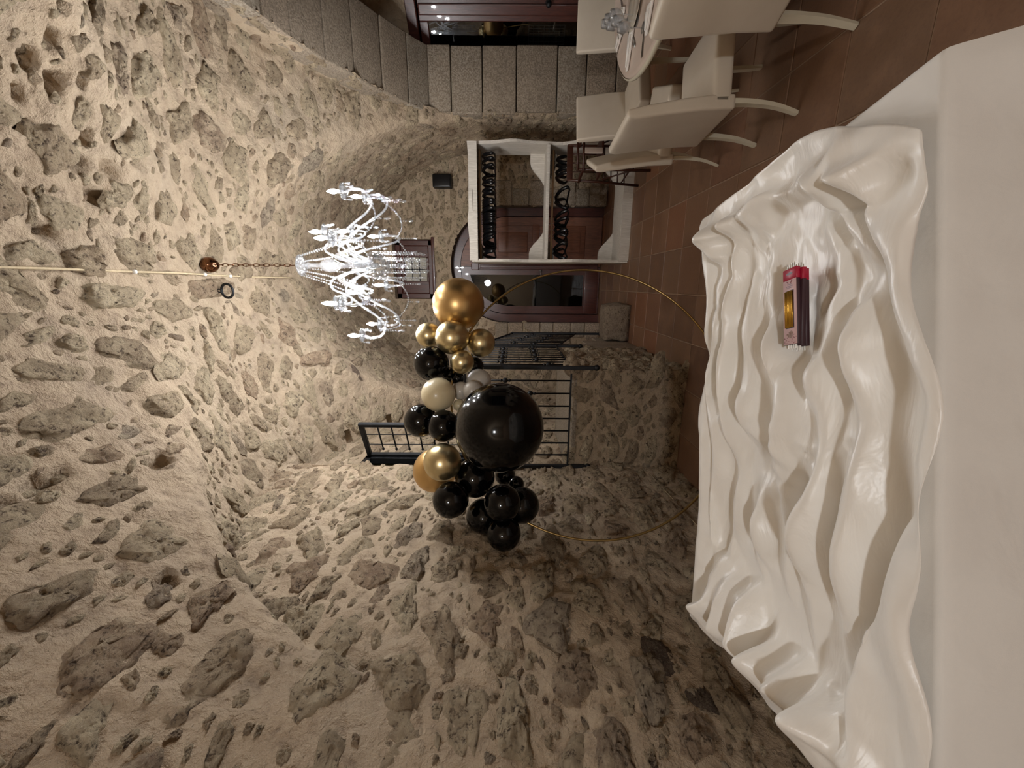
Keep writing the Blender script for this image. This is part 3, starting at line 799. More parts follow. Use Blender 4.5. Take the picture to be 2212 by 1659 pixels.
obj('passage_walls', MB().box(-2.5, -2.45, 3.0, 4.5, 1.4, 3.2).box(-2.5, -1.78, 4.4, 4.45, 1.4, 3.2).box(-2.5, -1.78, 3.0, 3.05, 1.4, 3.2).box(-2.5, -1.78, 3.0, 4.4, 3.15, 3.2).box(-2.5, -1.78, 3.0, 4.4, 1.4, 1.45).mesh(), 'baize', gf)

# ------------------------------------------------------------------ small fittings on walls and vault
sp = thing('wall_speaker', 'small black loudspeaker mounted on the stone wall above the coat rack', 'speaker', tuple(P_Y(953, 393, YF - .09)))
obj('cabinet', rbox(-.10, .10, -.07, .07, -.145, .145, .03, 3), 'speaker', sp)
obj('front_grille', rbox(-.082, .082, -.08, -.068, -.125, .125, .02, 3), 'plastic', sp)
obj('bracket', MB().box(-.03, .03, .06, .10, -.04, .04).mesh(), 'iron', sp)
sx, sy, sz = sp.location
o = obj('speaker_cable', MB().tube([(sx + .06, sy + .05, sz - .14), (sx + .1, sy + .07, sz - .2), (sx + .2, sy + .075, sz - .24), (sx + .26, sy + .075, sz - .34), (sx + .27, sy + .075, sz - .6)], .006, 6).mesh(), 'rope', None, True)
tag(o, 'thin pale cable running down the wall from the black loudspeaker', 'cable')

rope = thing('ceiling_cable', 'beige twisted cable clipped along the crown of the vault above the chandelier', 'cable')
pts = []
for px, py in ((-60, 583), (60, 585), (170, 588), (288, 592), (380, 594), (440, 597), (495, 600), (560, 602), (640, 603)):
    r, h = ratio(px, py)
    lo, hi = .3, 9
    for _ in range(40):
        md = (lo + hi) / 2; q = cam_pt(r * md, md, CAMZ + h * md)
        if q.z < float(vault_z(q.x, q.y)) - .022: lo = md
        else: hi = md
    pts.append(cam_pt(r * lo, lo, CAMZ + h * lo))
dense = []
for a, b in zip(pts[:-1], pts[1:]):
    for k in range(8): 
        q = a.lerp(b, k / 8); q.z = min(q.z + .03, float(vault_z(q.x, q.y)) - .02); dense.append(q)
obj('cord', MB().tube(dense, .0075, 6).mesh(), 'rope', rope, True)
for i in (3, 5, 6): obj('clip', MB().ball(pts[i] - Vector((0, 0, .004)), .015, 10, 6).mesh(), 'clip', rope, True)

hk = P_D(473, 632, 3.2); hz = float(vault_z(hk.x, hk.y))
ir = thing('iron_ring', 'black iron hanging ring fixed in the vault beside the chandelier hook', 'ring', (hk.x, hk.y, hz - .045))
obj('staple', MB().tube([(-.012, 0, .06), (-.012, 0, -.03), (0, 0, -.042), (.012, 0, -.03), (.012, 0, .06)], .006, 6).mesh(), 'iron', ir, True)
cpt = [(math.cos(a) * .055, .012 * math.sin(a), -.085 + math.sin(a) * .055) for a in np.linspace(0, 2 * PI, 24, endpoint=False)]
obj('ring', MB().tube(cpt, .010, 8, closed=True).mesh(), 'iron', ir, True)

# darker stones seen here and there in the rubble
bpy.context.view_layer.update()
DG = bpy.context.evaluated_depsgraph_get()
ORG = Vector((0, 0, CAMZ))
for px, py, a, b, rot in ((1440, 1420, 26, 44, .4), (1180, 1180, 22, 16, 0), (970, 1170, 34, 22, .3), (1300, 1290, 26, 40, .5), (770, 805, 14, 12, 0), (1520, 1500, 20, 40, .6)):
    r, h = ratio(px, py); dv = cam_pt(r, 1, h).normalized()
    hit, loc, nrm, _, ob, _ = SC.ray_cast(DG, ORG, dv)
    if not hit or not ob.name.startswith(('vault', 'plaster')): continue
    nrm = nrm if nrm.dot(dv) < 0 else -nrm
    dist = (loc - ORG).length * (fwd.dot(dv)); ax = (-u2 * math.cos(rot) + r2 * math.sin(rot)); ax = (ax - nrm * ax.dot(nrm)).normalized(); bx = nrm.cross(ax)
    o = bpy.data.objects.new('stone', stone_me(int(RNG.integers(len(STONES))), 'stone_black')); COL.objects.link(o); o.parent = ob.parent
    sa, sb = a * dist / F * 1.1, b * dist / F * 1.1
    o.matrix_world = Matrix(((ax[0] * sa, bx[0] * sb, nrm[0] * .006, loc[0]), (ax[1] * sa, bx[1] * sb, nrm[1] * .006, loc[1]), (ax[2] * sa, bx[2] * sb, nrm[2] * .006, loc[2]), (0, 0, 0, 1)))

o = obj('wall_wire', MB().tube([P_X(x, y, XL + .012) for x, y in ((1405, 1021), (1440, 1060), (1480, 1103), (1520, 1146), (1570, 1202))], .003, 5).mesh(), 'rope', None, True)
tag(o, 'thin pale wire tacked along the rough wall low above the floor', 'cable')

# ------------------------------------------------------------------ crystal chandelier
CX, CY = .145, 3.28
CZ = float(vault_z(CX, CY)) + .04
ch = thing('chandelier', 'large crystal chandelier with lit candle bulbs hanging on a chain from the vault', 'chandelier', (CX, CY, -.04))
obj('canopy', MB().lathe([(.012, CZ - .105), (.030, CZ - .10), (.055, CZ - .07), (.062, CZ - .04), (.055, CZ - .005), (.03, CZ + .03)], 20).mesh(), 'bronze', ch, True)
ztop = 3.27; nl = 15; zl = np.linspace(CZ - .105, ztop + .01, nl + 1)
for i in range(nl):
    zc = (zl[i] + zl[i + 1]) / 2; hl = (zl[0] - zl[1]) * .68
    lp = [((math.cos(a) * .011 if i % 2 else 0), (0 if i % 2 else math.cos(a) * .011), zc + math.sin(a) * hl) for a in np.linspace(0, 2 * PI, 12, endpoint=False)]
    obj('chain_link', MB().tube(lp, .0032, 5, closed=True).mesh(), 'bronze', ch, True)
col = obj('column', MB().lathe([(.008, 2.60), (.020, 2.62), (.022, 2.78), (.035, 2.80), (.02, 2.83), (.022, 2.92), (.045, 2.95), (.055, 3.0), (.045, 3.05), (.018, 3.08), (.016, 3.15), (.03, 3.17), (.012, 3.20), (.01, 3.27)], 16).mesh(), 'crystal', ch, True)
obj('crown_dish', MB().lathe([(.012, 3.20), (.05, 3.205), (.085, 3.225), (.088, 3.235), (.05, 3.225), (.012, 3.24)], 20, False).mesh(), 'crystal', ch, True)
obj('bowl', MB().lathe([(.012, 2.52), (.05, 2.53), (.085, 2.56), (.105, 2.61), (.112, 2.66), (.105, 2.665), (.078, 2.60), (.04, 2.56), (.012, 2.555)], 24, False).mesh(), 'crystal_clear', ch, True)
obj('bottom_finial', MB().lathe([(.004, 2.40), (.018, 2.42), (.024, 2.45), (.012, 2.48), (.02, 2.5), (.02, 2.53)], 12).mesh(), 'crystal', ch, True)
def catmull(P, n=6):
    P = [Vector(p) for p in P]; out = []
    for i in range(len(P) - 1):
        a, b, c, d = P[max(i - 1, 0)], P[i], P[i + 1], P[min(i + 2, len(P) - 1)]
        for k in range(n):
            t = k / n; out.append(.5 * ((2 * b) + (c - a) * t + (2 * a - 5 * b + 4 * c - d) * t * t + (3 * b - a - 3 * c + d) * t ** 3))
    return out + [P[-1]]
def arm(ang, prof, zb, rad):
    d = Vector((math.cos(ang), math.sin(ang), 0))
    pts = catmull([d * r + Vector((0, 0, z)) for r, z in prof])
    a = obj('arm', MB().tube(pts, rad, 8).mesh(), 'crystal', ch, True)
    e = pts[-1]
    c = (e.x, e.y, 0)
    obj('drip_pan', MB().lathe([(.012, zb - .012), (.03, zb - .008), (.055, zb + .010), (.058, zb + .018), (.03, zb + .002), (.012, zb + .004)], 16, False, c).mesh(), 'crystal_clear', a, True)
    obj('candle_tube', MB().lathe([(.012, zb), (.0115, zb + .055)], 10, True, c).mesh(), 'candle', a, True)
    obj('bulb', MB().lathe([(.006, zb + .055), (.013, zb + .065), (.0165, zb + .08), (.014, zb + .097), (.007, zb + .115), (.001, zb + .13)], 10, True, c).mesh(), 'bulb', a, True)
    # drops hung from the pan
    m = MB()
    for k in range(5):
        q = 2 * PI * k / 5 + ang; x, y = e.x + .054 * math.cos(q), e.y + .054 * math.sin(q)
        m.ball((x, y, zb - .002), .006, 6, 4)
        m.lathe([(.001, zb - .052), (.009, zb - .043), (.006, zb - .022), (.001, zb - .008)], 7, False, (x, y, 0))
    obj('pan_drops', m.mesh(), 'crystal', a, True, 'stuff')
    return e
OUTP = [(.04, 2.66), (.10, 2.80), (.20, 2.87), (.31, 2.76), (.42, 2.60), (.50, 2.55), (.565, 2.59), (.575, 2.66), (.56, 2.72)]
INP = [(.04, 2.70), (.08, 2.86), (.15, 2.96), (.23, 2.93), (.29, 2.80), (.345, 2.77), (.365, 2.82), (.36, 2.87)]
ends = []; ends2 = []
for k in range(8): ends.append(arm(2 * PI * k / 8 + .27, OUTP, 2.72, .0095))
for k in range(4): ends2.append(arm(2 * PI * k / 4 + .65, INP, 2.87, .0088))
def beads(pts, r=.0074, step=.0205, drop=True):
    m = MB(); pts = [Vector(p) for p in pts]; acc = 0
    m.ball(pts[0], r, 6, 4)
    for a, b in zip(pts[:-1], pts[1:]):
        L = (b - a).length; t = step - acc
        while t < L: m.ball(a.lerp(b, t / L), r, 6, 4); t += step
        acc = (acc + L) % step
    if drop:
        e = pts[-1]; m.lathe([(.001, -.045), (.011, -.034), (.008, -.018), (.001, 0)], 8, False, tuple(e))
    return obj('bead_strand', m.mesh(), 'crystal', ch, True)
def sag(a, b, s, n=12):
    return [a.lerp(b, i / n) - Vector((0, 0, s * 4 * (i / n) * (1 - i / n))) for i in range(n + 1)]
for k in range(8):      # swags between the outer arms, and up to the crown
    a = ends[k].copy(); b = ends[(k + 1) % 8].copy(); a.z = b.z = 2.62
    a = Vector((a.x * .93, a.y * .93, 2.59)); b = Vector((b.x * .93, b.y * .93, 2.59))
    beads(sag(a, b, .10), drop=False)
    mid = (a + b) / 2; beads([mid - Vector((0, 0, .10)), mid - Vector((0, 0, .16))])
    q = 2 * PI * k / 8 + .27; c = Vector((.08 * math.cos(q), .08 * math.sin(q), 3.225))
    beads(sag(c, Vector((.20 * math.cos(q), .20 * math.sin(q), 2.88)), .02), drop=False)
    beads([a, a - Vector((0, 0, .15))])
    g = Vector((.31 * math.cos(q), .31 * math.sin(q), 2.74)); beads([g, g - Vector((0, 0, .08))])
    beads(sag(Vector((.20 * math.cos(q), .20 * math.sin(q), 2.86)), Vector((.20 * math.cos(q + PI / 4), .20 * math.sin(q + PI / 4), 2.86)), .11), drop=False)
for k in range(12):     # fringe under the bowl
    q = 2 * PI * k / 12; c = Vector((.105 * math.cos(q), .105 * math.sin(q), 2.61)); beads([c, c - Vector((0, 0, .27 + .05 * (k % 2)))])
for k in range(6):
    q = 2 * PI * k / 6 + .2; c = Vector((.05 * math.cos(q), .05 * math.sin(q), 2.53)); beads([c, c - Vector((0, 0, .27))])

# ------------------------------------------------------------------ ring stand and balloons
hoop = thing('ring_stand', 'slim round gold balloon hoop standing on the tiles behind the draped table', 'stand', (-.714, 2.62, 0), math.atan2(.956, 1.677))
HR = .955
cpt = [(math.cos(a) * HR, 0, HR + .008 + math.sin(a) * HR) for a in np.linspace(0, 2 * PI, 128, endpoint=False)]
obj('hoop', MB().tube(cpt, .0075, 8, closed=True).mesh(), 'hoop', hoop, True)
for x in (-.19, .30):
    zz = HR + .008 - math.sqrt(HR * HR - x * x)
    obj('foot', MB().tube([(x, -.20, .008), (x, 0, max(.01, zz * .6)), (x, .20, .008)], .008, 6).tube([(x, 0, .012), (x, 0, zz)], .006, 6).mesh(), 'hoop', hoop, True)
BAL = [
("big_copper", -0.135,2.911,1.893,0.186,"copper","big bronze chrome balloon at the chandelier end of the garland"),
("b",-0.353,2.851,2.107,0.091,"gold","small gold chrome balloon highest under the big bronze one"),
("b",-0.351,2.707,1.915,0.117,"gold","medium gold chrome balloon in the middle of three below the big bronze one"),
("b",-0.400,2.804,1.725,0.102,"gold","gold chrome balloon lowest of three below the big bronze one, before the stair railing"),
("b",-0.506,2.620,1.839,0.081,"gold","small gold chrome balloon sitting on the black ones, above the grey pearl balloons"),
("b",-0.530,2.693,2.064,0.121,"black","glossy black balloon next to the smallest gold balloons, above the big cream one"),
("b",-0.636,2.777,1.946,0.063,"black","small black balloon tucked behind the gold and cream balloons"),
("b",-0.635,2.687,1.883,0.048,"black","tiny black balloon wedged between gold, cream and pearl balloons"),
("b",-0.573,2.806,1.776,0.070,"black","small black balloon half hidden behind the small gold one, before the railing"),
("b",-0.704,2.511,1.988,0.112,"cream","large round cream balloon in the middle of the garland"),
("b",-0.705,2.612,1.850,0.063,"white","small pearl grey balloon touching the large cream one"),
("b",-0.680,2.529,1.762,0.064,"white","small pearl grey balloon overlapped by the giant black balloon"),
("b",-0.654,2.684,1.734,0.087,"white","bigger pearl grey balloon behind the two small pearl ones"),
("b",-0.792,2.560,1.859,0.041,"cream","tiny cream balloon peeping out beside the giant black balloon"),
("b",-0.895,2.531,2.119,0.112,"black","black balloon highest below the cream one, in front of the iron gate"),
("b",-0.889,2.414,1.942,0.104,"black","black balloon between the cream balloon and the giant black one"),
("K",-0.801,2.160,1.573,0.259,"black","giant glossy black balloon, by far the largest in the garland"),
("b",-1.079,2.278,1.933,0.118,"gold","round gold chrome balloon in front of the bronze one by the lit wall"),
("b",-1.232,2.470,2.023,0.148,"copper","bronze balloon half hidden behind a gold one by the lit wall"),
("b",-1.211,2.330,1.737,0.128,"black","black balloon tucked between the giant black one and the gold one near the wall"),
("b",-1.265,2.148,1.868,0.109,"black","black balloon hanging next to the half hidden bronze one, against the lit wall"),
("b",-1.260,2.108,1.553,0.110,"black","black balloon at the front of the lower cluster near the wall"),
("b",-1.368,2.261,1.435,0.115,"black","black balloon lowest in height of the wall cluster, partly covered by its neighbour"),
("b",-1.455,2.271,1.680,0.113,"black","black balloon in the middle of the wall cluster, overlapped by two others"),
("b",-1.468,2.108,1.545,0.105,"black","black balloon at the very tail end of the garland, closest to the wall"),
("b",-1.278,2.492,1.545,0.070,"black","small black balloon in the shadow behind the giant black one"),
("b",-1.297,2.403,1.469,0.055,"black","smallest black balloon behind the tail cluster, just showing its edge")]
bprof = [(max(.002, math.sin(PI * i / 24)), -math.cos(PI * i / 24)) for i in range(25)]
bprof = [(r * (1 - .05 * max(0, -z) ** 2), z * (1.06 if z < 0 else 1.0)) for r, z in bprof]
BME = {}
for nm, x, y, z, R, mt, lab in BAL:
    if mt not in BME:
        body = MB().lathe(bprof, 40).mesh('balloon'); body.shade_smooth(); body.materials.append(MAT[mt])
        kn = MB().lathe([(.02, -1.045), (.035, -1.075), (.03, -1.10), (.07, -1.15), (.05, -1.15)], 10).mesh('knot'); kn.shade_smooth(); kn.materials.append(MAT[mt])
        BME[mt] = (body, kn)
    b = bpy.data.objects.new('balloon', BME[mt][0]); COL.objects.link(b); b.location = (x, y, z); b.scale = (R,) * 3
    # tied neck points in to the hoop
    u = Vector((-.714, 2.62, z)) ; hx = Vector((.869, .495, 0)); tpos = (Vector((x, y, 0)) - Vector((-.714, 2.62, 0))).dot(hx)
    near = Vector((-.714, 2.62, 0)) + hx * tpos; near.z = z - .02
    dv = near - Vector((x, y, z))
    if dv.length < .03: dv = Vector((.1, .9, -.2))
    b.rotation_mode = 'QUATERNION'; b.rotation_quaternion = Vector((0, 0, -1)).rotation_difference(dv.normalized())
    tag(b, lab, 'balloon', 'balloons of the hoop garland')
    k = bpy.data.objects.new('knot', BME[mt][1]); COL.objects.link(k); k.parent = b

# ------------------------------------------------------------------ coat rack with hangers
rk = thing('coat_rack', 'tall whitewashed open coat rack with wavy edges and two hanging rods', 'coat rack', (0, 0, 0))
kx0, kx1, ky0, ky1, kh = .315, 1.70, 5.38, 5.82, 2.06
def wavy(n, a, seed):
    rg = np.random.default_rng(seed); ph = rg.uniform(0, 6, 3); t = np.linspace(0, 1, n)
    return a * (np.sin(t * 9 + ph[0]) + .6 * np.sin(t * 17 + ph[1])) / 1.6
w = wavy(28, .03, 3); xs = np.linspace(kx0, kx1, 28)
poly = [(float(x), ky0 - .02 + float(q)) for x, q in zip(xs, w)] + [(kx1, ky1), (kx0, ky1)]
obj('top_board', fixn(MB().prism([(a, b) for a, b in poly], kh - .05, kh, 'z').mesh()), 'whitewash', rk)
obj('front_fascia', fixn(MB().prism([(float(x), kh - .002 + float(q) * .9) for x, q in zip(xs, wavy(28, .02, 9))] + [(kx1, kh - .11), (kx0, kh - .11)], ky0 - .03, ky0 + .005, 'y').mesh()), 'whitewash', rk)
obj('bottom_board', rbox(kx0 + .02, kx1, ky0, ky1, .07, .12, .006), 'whitewash', rk)
obj('plinth_front', fixn(MB().prism([(kx0, .0), (kx1, .0)] + [(float(x), .12 + float(q) * .5) for x, q in zip(xs[::-1], wavy(28, .012, 5))], ky0 - .03, ky0 + .01, 'y').mesh()), 'whitewash', rk)
obj('middle_shelf', rbox(kx0 + .02, kx1 - .02, ky0 + .005, ky1, 1.045, 1.085, .005), 'whitewash', rk)
for sgn, xx in ((0, kx0), (1, kx1)):
    zs = np.linspace(0, kh - .03, 26); ww = .045 * np.sin(zs * 6.2 + 1.2 * sgn + .4) + .012 * np.sin(zs * 15 + sgn)
    poly = [(ky0 + float(q), float(z)) for z, q in zip(zs, ww)] + [(ky1, kh - .03), (ky1, 0)]
    obj('side_panel', fixn(MB().prism(poly, xx - .018, xx + .018, 'x').mesh()), 'whitewash', rk)
for z, sg in ((1.085, 1), (1.045, -1), (.12, 1), (kh - .05, -1)):
    for side in (0, 1):
        prof = [(0, .19), (.10, .19), (.16, .175), (.22, .13), (.27, .08), (.33, .03), (.38, 0), (0, 0)]
        k = 1 if sg > 0 else .62
        pts = [((kx0 + .018 + a) if side == 0 else (kx1 - .018 - a), z + sg * b * k) for a, b in prof]
        obj('corner_bracket', fixn(MB().prism(pts, ky1 - .05, ky1 - .015, 'y').mesh()), 'whitewash', rk)
for z in (1.935, .985): obj('hanging_rod', MB().tube([(kx0, 5.60, z), (kx1, 5.60, z)], .014, 10).mesh(), 'dowel', rk, True)
for z in (1.99,): obj('back_batten', rbox(kx0 + .02, kx1 - .02, ky1 - .02, ky1, z - .05, z + .02, .004), 'dowel', rk)

hg0 = thing('clothes_hanger', 'x', 'hanger')
hp = [(0, -.012, -.0)] + [(0, .019 * math.sin(a), -.002 + .019 * math.cos(a)) for a in np.linspace(-1.2, 2.4, 10)]
hp = [(0, .019 * math.sin(a), .0 + .019 * math.cos(a)) for a in np.linspace(-2.0, 1.9, 12)][::-1]
hp = [(0, y, z) for _, y, z in hp] 
hk_ = [(0, -.017, -.009)] + [(0, -.019 * math.cos(a), .019 * math.sin(a)) for a in np.linspace(0, 2.6, 10)]
hk_ = [(0, .019 * math.cos(a), .019 * math.sin(a)) for a in np.linspace(PI * .95, -.35 * PI, 14)] + [(0, .004, -.028), (0, 0, -.06)]
obj('hook', MB().tube(hk_, .0028, 6).mesh(), 'grey', hg0, True)
sh = [(0, -.20, -.20), (0, -.205, -.175), (0, -.15, -.115), (0, -.06, -.075), (0, 0, -.06), (0, .06, -.075), (0, .15, -.115), (0, .205, -.175), (0, .20, -.20)]
obj('shoulders', MB().tube(catmull(sh, 4), [.015 + .008 * abs(math.sin(i / 32 * PI * 2)) for i in range(33)], 8).ball((0, 0, -.062), .02, 8, 6).mesh(), 'plastic', hg0, True)
obj('trouser_bar', MB().tube([(0, -.20, -.20), (0, -.16, -.215), (0, .16, -.215), (0, .20, -.20)], .012, 8).mesh(), 'plastic', hg0, True)
def hanger_spots():
    up = [.40, .47, .545, .585, .625, .70, .72, .76, .785, .81, .84, .87, .90, .925, .955, .985, 1.02, 1.05, 1.08, 1.13, 1.19, 1.27, 1.34, 1.43, 1.52, 1.60]
    lo = [.42, .48, .62, .66, .72, .80, .86, 1.06, 1.13, 1.36, 1.42, 1.50, 1.56]
    for i, x in enumerate(up): yield x, 1.95, 'up', i, len(up)
    for i, x in enumerate(lo): yield x, 1.0, 'lo', i, len(lo)
first = True
for x, z, row, i, n in hanger_spots():
    spread = .5 if (row == 'lo' or i < 5 or i > 20) else .16
    rot = (0, random.uniform(-.06, .06), random.uniform(-spread, spread))
    if row == 'up': lab, g = 'black plastic hanger in the row on the upper rod of the coat rack', 'hangers on the upper rod'
    else: lab, g = 'black plastic hanger in the sparse row on the lower rod of the coat rack', 'hangers on the lower rod'
    if first: hg0.location = (x, 5.60, z); hg0.rotation_euler = rot; hg0['label'] = lab; hg0['group'] = g; first = False
    else: dup(hg0, (x, 5.60, z), rot, lab, g)

# ------------------------------------------------------------------ brown wooden high chair
hc = thing('high_chair', 'dark brown wooden child high chair in front of the coat rack', 'high chair', (1.42, 4.98, 0), math.radians(8))
for sx in (-1, 1):
    for sy in (-1, 1):
        obj('leg', MB().tube([(sx * .225, sy * .21, 0), (sx * .20, sy * .165, .5), (sx * .19, sy * .14, .80 if sy < 0 else .86)], .015, 6).mesh(), 'wood_dark', hc, True)
obj('seat', rbox(-.19, .19, -.15, .15, .50, .525, .006), 'wood_dark', hc)
for sy in (-1, 1):
    for z in (.18, .26, .34, .42): obj('rung', MB().tube([(-.21, sy * .185, z), (.21, sy * .185, z)], .008, 6).mesh(), 'wood_dark', hc, True)
for sx in (-1, 1):
    obj('rung', MB().tube([(sx * .212, -.19, .22), (sx * .212, .19, .22)], .009, 6).mesh(), 'wood_dark', hc, True)
    obj('brace', MB().tube([(sx * .215, -.18, .20), (sx * .20, .10, .46)], .009, 6).mesh(), 'wood_dark', hc, True)
    obj('arm', rbox(sx * .195 - .02, sx * .195 + .02, -.17, .17, .715, .74, .006), 'wood_dark', hc)
obj('arm_rail', MB().tube([(-.21, -.16, .725), (.21, -.16, .725)], .014, 8).mesh(), 'wood_dark', hc, True)
obj('arm_rail', MB().tube([(-.2, -.15, .79), (.2, -.15, .79)], .012, 8).mesh(), 'wood_dark', hc, True)
obj('top_rail', rbox(-.20, .20, .13, .155, .80, .87, .008), 'wood_dark', hc)
for x in (-.1, 0, .1): obj('back_slat', MB().tube([(x, .15, .52), (x, .142, .82)], .008, 6).mesh(), 'wood_dark', hc, True)
obj('strap', rbox(-.03, .03, -.17, -.15, .52, .72, .004), 'tabletop', hc)

# ------------------------------------------------------------------ round table and cream chairs
TX, TY, TR, TZ = 2.16, 2.65, .91, .75
tb = thing('round_table', 'round whitewashed dining table on a dark pedestal set for a meal under the side arch', 'table', (TX, TY, 0))
obj('table_top', autosmooth(MB().lathe([(TR - .06, TZ - .045), (TR - .01, TZ - .04), (TR, TZ - .03), (TR, TZ - .012), (TR - .012, TZ - .001), (TR - .03, TZ)], 64).mesh(), 50), 'tabletop', tb)
obj('top_rim', MB().lathe([(TR + .001, TZ - .035), (TR + .012, TZ - .028), (TR + .012, TZ - .014), (TR + .001, TZ - .006)], 64, False).mesh(), 'leg', tb, True)
obj('pedestal', MB().lathe([(.30, .0), (.30, .03), (.10, .06), (.08, .15), (.08, .62), (.16, .70), (.30, .71)], 24).mesh(), 'wood_dark', tb, True)
def at_table(px, py, dz=0.0):
    return P_Z(px, py, TZ + dz)
napkin_ends = [((1352, 153), (1362, 62)), ((1329, 110), (1338, 66)), ((1346, 18), (1336, 34)), ((1394, 74), (1402, 4))]
napkin_labs = ['white folded napkin lying longest across the round table towards its near rim end', 'white folded napkin at the table rim in front of the backrest under the stone pier',
               'small white folded napkin between the plate and the glasses', 'white folded napkin along the table rim beside the nearest chair back']
napkin_labs = ['white folded napkin lying longest and most central on the round table', 'white folded napkin at the table rim facing the stone pier', 'small white napkin between the china plate and the glasses', 'white napkin along the table rim beside the big chair back']
for (a, b), lab in zip(napkin_ends, napkin_labs):
    A = at_table(*a, .004); Bp = at_table(*b, .004); d = Bp - A; L = min(d.length, .42)
    n = thing('napkin', lab, 'napkin', tuple((A + Bp) / 2 * 1.0), math.atan2(d.y, d.x), 'folded napkins on the round table')
    m = MB().prism([(-L / 2, -.012), (L / 2, -.05), (L / 2, .05), (-L / 2, .018)], 0, .012, 'z')
    obj('cloth', autosmooth(bevel(fixn(m.mesh()), .004, 2), 60), 'napkin', n)
    obj('top_fold', autosmooth(bevel(fixn(MB().prism([(-L / 2 + .02, -.008), (L / 2 - .03, -.03), (L / 2 - .03, .03), (-L / 2 + .02, .012)], .012, .02, 'z').mesh()), .003, 1), 60), 'napkin', n)
def fork(name, lab, a, b, knife):
    A = at_table(*a, .003); Bp = at_table(*b, .003); d = Bp - A; d = d.normalized()
    t = thing(name, lab, 'cutlery', tuple((A + Bp) / 2), math.atan2(d.y, d.x), 'cutlery on the round table')
    obj('handle', autosmooth(bevel(fixn(MB().prism([(-.10, -.009), (0.01, -.004), (0.01, .004), (-.10, .009)], 0, .005, 'z').mesh()), .002, 1)), 'steel', t)
    if knife: obj('blade', fixn(MB().prism([(.01, -.005), (.10, -.009), (.115, .003), (.01, .006)], .001, .004, 'z').mesh()), 'steel', t)
    else:
        m = MB().prism([(.01, -.004), (.045, -.012), (.045, .012), (.01, .004)], .001, .004, 'z')
        for k in range(4): m.box(.045, .09, -.011 + .0065 * k, -.0085 + .0065 * k + .001, .001, .004)
        obj('tines', fixn(m.mesh()), 'steel', t)
fork('fork', 'steel fork beside the rim napkin facing the stone pier', (1330, 108), (1340, 72), False)
fork('knife', 'steel knife lying close along the longest napkin', (1367, 96), (1360, 60), True)
fork('fork', 'steel fork between the longest napkin and the glasses', (1355, 72), (1352, 58), False)
fork('knife', 'steel knife nearest the cream chair back beyond the glasses', (1385, 90), (1387, 66), True)
fork('spoon', 'steel spoon on the table near the china plate', (1341, 22), (1338, 4), True)
def glass(px, py, lab, s=1.0):
    p = at_table(px, py)
    g = thing('wine_glass', lab, 'glass', tuple(p), 0, 'wine glasses on the round table')
    g.scale = (s,) * 3
    obj('foot', MB().lathe([(.034, .0), (.033, .003), (.006, .008)], 16).mesh(), 'glassware', g, True)
    obj('stem', MB().lathe([(.004, .006), (.0035, .05), (.006, .085)], 8).mesh(), 'glassware', g, True)
    obj('cup', MB().lathe([(.006, .083), (.028, .10), (.036, .125), (.033, .155), (.029, .17), (.0285, .17), (.032, .155), (.0345, .125), (.027, .102)], 18, False).mesh(), 'glassware', g, True)
for px, py, lab, s in ((1352, 40, 'stemmed glass standing first in the cluster by the small napkin', .9), (1362, 52, 'stemmed glass in the middle of the glass cluster', .95), (1372, 44, 'stemmed glass of the cluster closest to the cream chair back', .9),
                       (1340, 50, 'stemmed glass at the pier end of the glass cluster', .85), (1366, 30, 'stemmed glass just behind the middle of the cluster, near the plate', .9), (1384, 58, 'stemmed glass standing apart by the outermost knife', .85)):
    glass(px, py, lab, s)
pl = thing('dinner_plate', 'cream china dinner plate on the round table beyond the glasses', 'plate', tuple(at_table(1372, 6)))
obj('dish', MB().lathe([(.07, .002), (.085, .006), (.13, .018), (.132, .021), (.09, .012), (.07, .009), (.001, .008)], 32, False).mesh(), 'china', pl, True)

# cream leather dining chairs: origin on the floor under the rear edge, local +y is where the sitter faces
def make_chair(label, loc, face, group='cream leather chairs around the round table'):
    t = thing('dining_chair', label, 'chair', (loc[0], loc[1], 0), math.atan2(-face[0], face[1]), group)
    W = .215
    obj('seat', rbox(-W, W, .02, .47, .365, .465, .022, 3), 'leather', t)
    prof = [(.0, .345), (.075, .345), (.07, .46), (.05, .62), (.018, .80), (-.005, .905), (-.045, .90), (-.05, .86), (-.03, .70), (-.008, .52)]
    me = fixn(MB().prism(prof, -W, W, 'x').mesh()); obj('backrest', autosmooth(bevel(me, .016, 3, 30), 60), 'leather', t)
    for sx in (-1, 1):
        x = sx * (W - .035)
        obj('leg', autosmooth(MB().tube(catmull([(x, .045, .37), (x, .045, .25), (x, .03, .12), (x, -.005, 0)], 5), [.028 - .0007 * i for i in range(16)], 4, True, .7).mesh(), 50), 'leg', t)
        obj('leg', autosmooth(MB().tube(catmull([(x, .42, .37), (x, .425, .25), (x, .43, .12), (x, .44, 0)], 5), [.028 - .0007 * i for i in range(16)], 4, True, .7).mesh(), 50), 'leg', t)
    return t
CH = [('cream leather chair with the largest backrest, cut by the picture edge, before the round table', (1.20, 1.90), (.88, .47)),
      ('cream leather dining chair seen from behind, its back turned to the draped table', (.875, 2.55), (.99, .12)),
      ('cream leather dining chair partly hidden behind the one turned away, by the high chair', (.93, 3.36), (.93, -.36)),
      ('cream leather dining chair facing us beyond the table, in front of the stone pier foot', (1.54, 4.22), (.30, -.95)),
      ('cream leather dining chair facing us beyond the table, before the dark glazed porch door', (2.38, 4.42), (.0, -1.0))]
base = None
for lab, loc, fc in CH:
    if base is None: base = make_chair(lab, loc, fc)
    else: dup(base, (loc[0], loc[1], 0), (0, 0, math.atan2(-fc[0], fc[1])), lab)

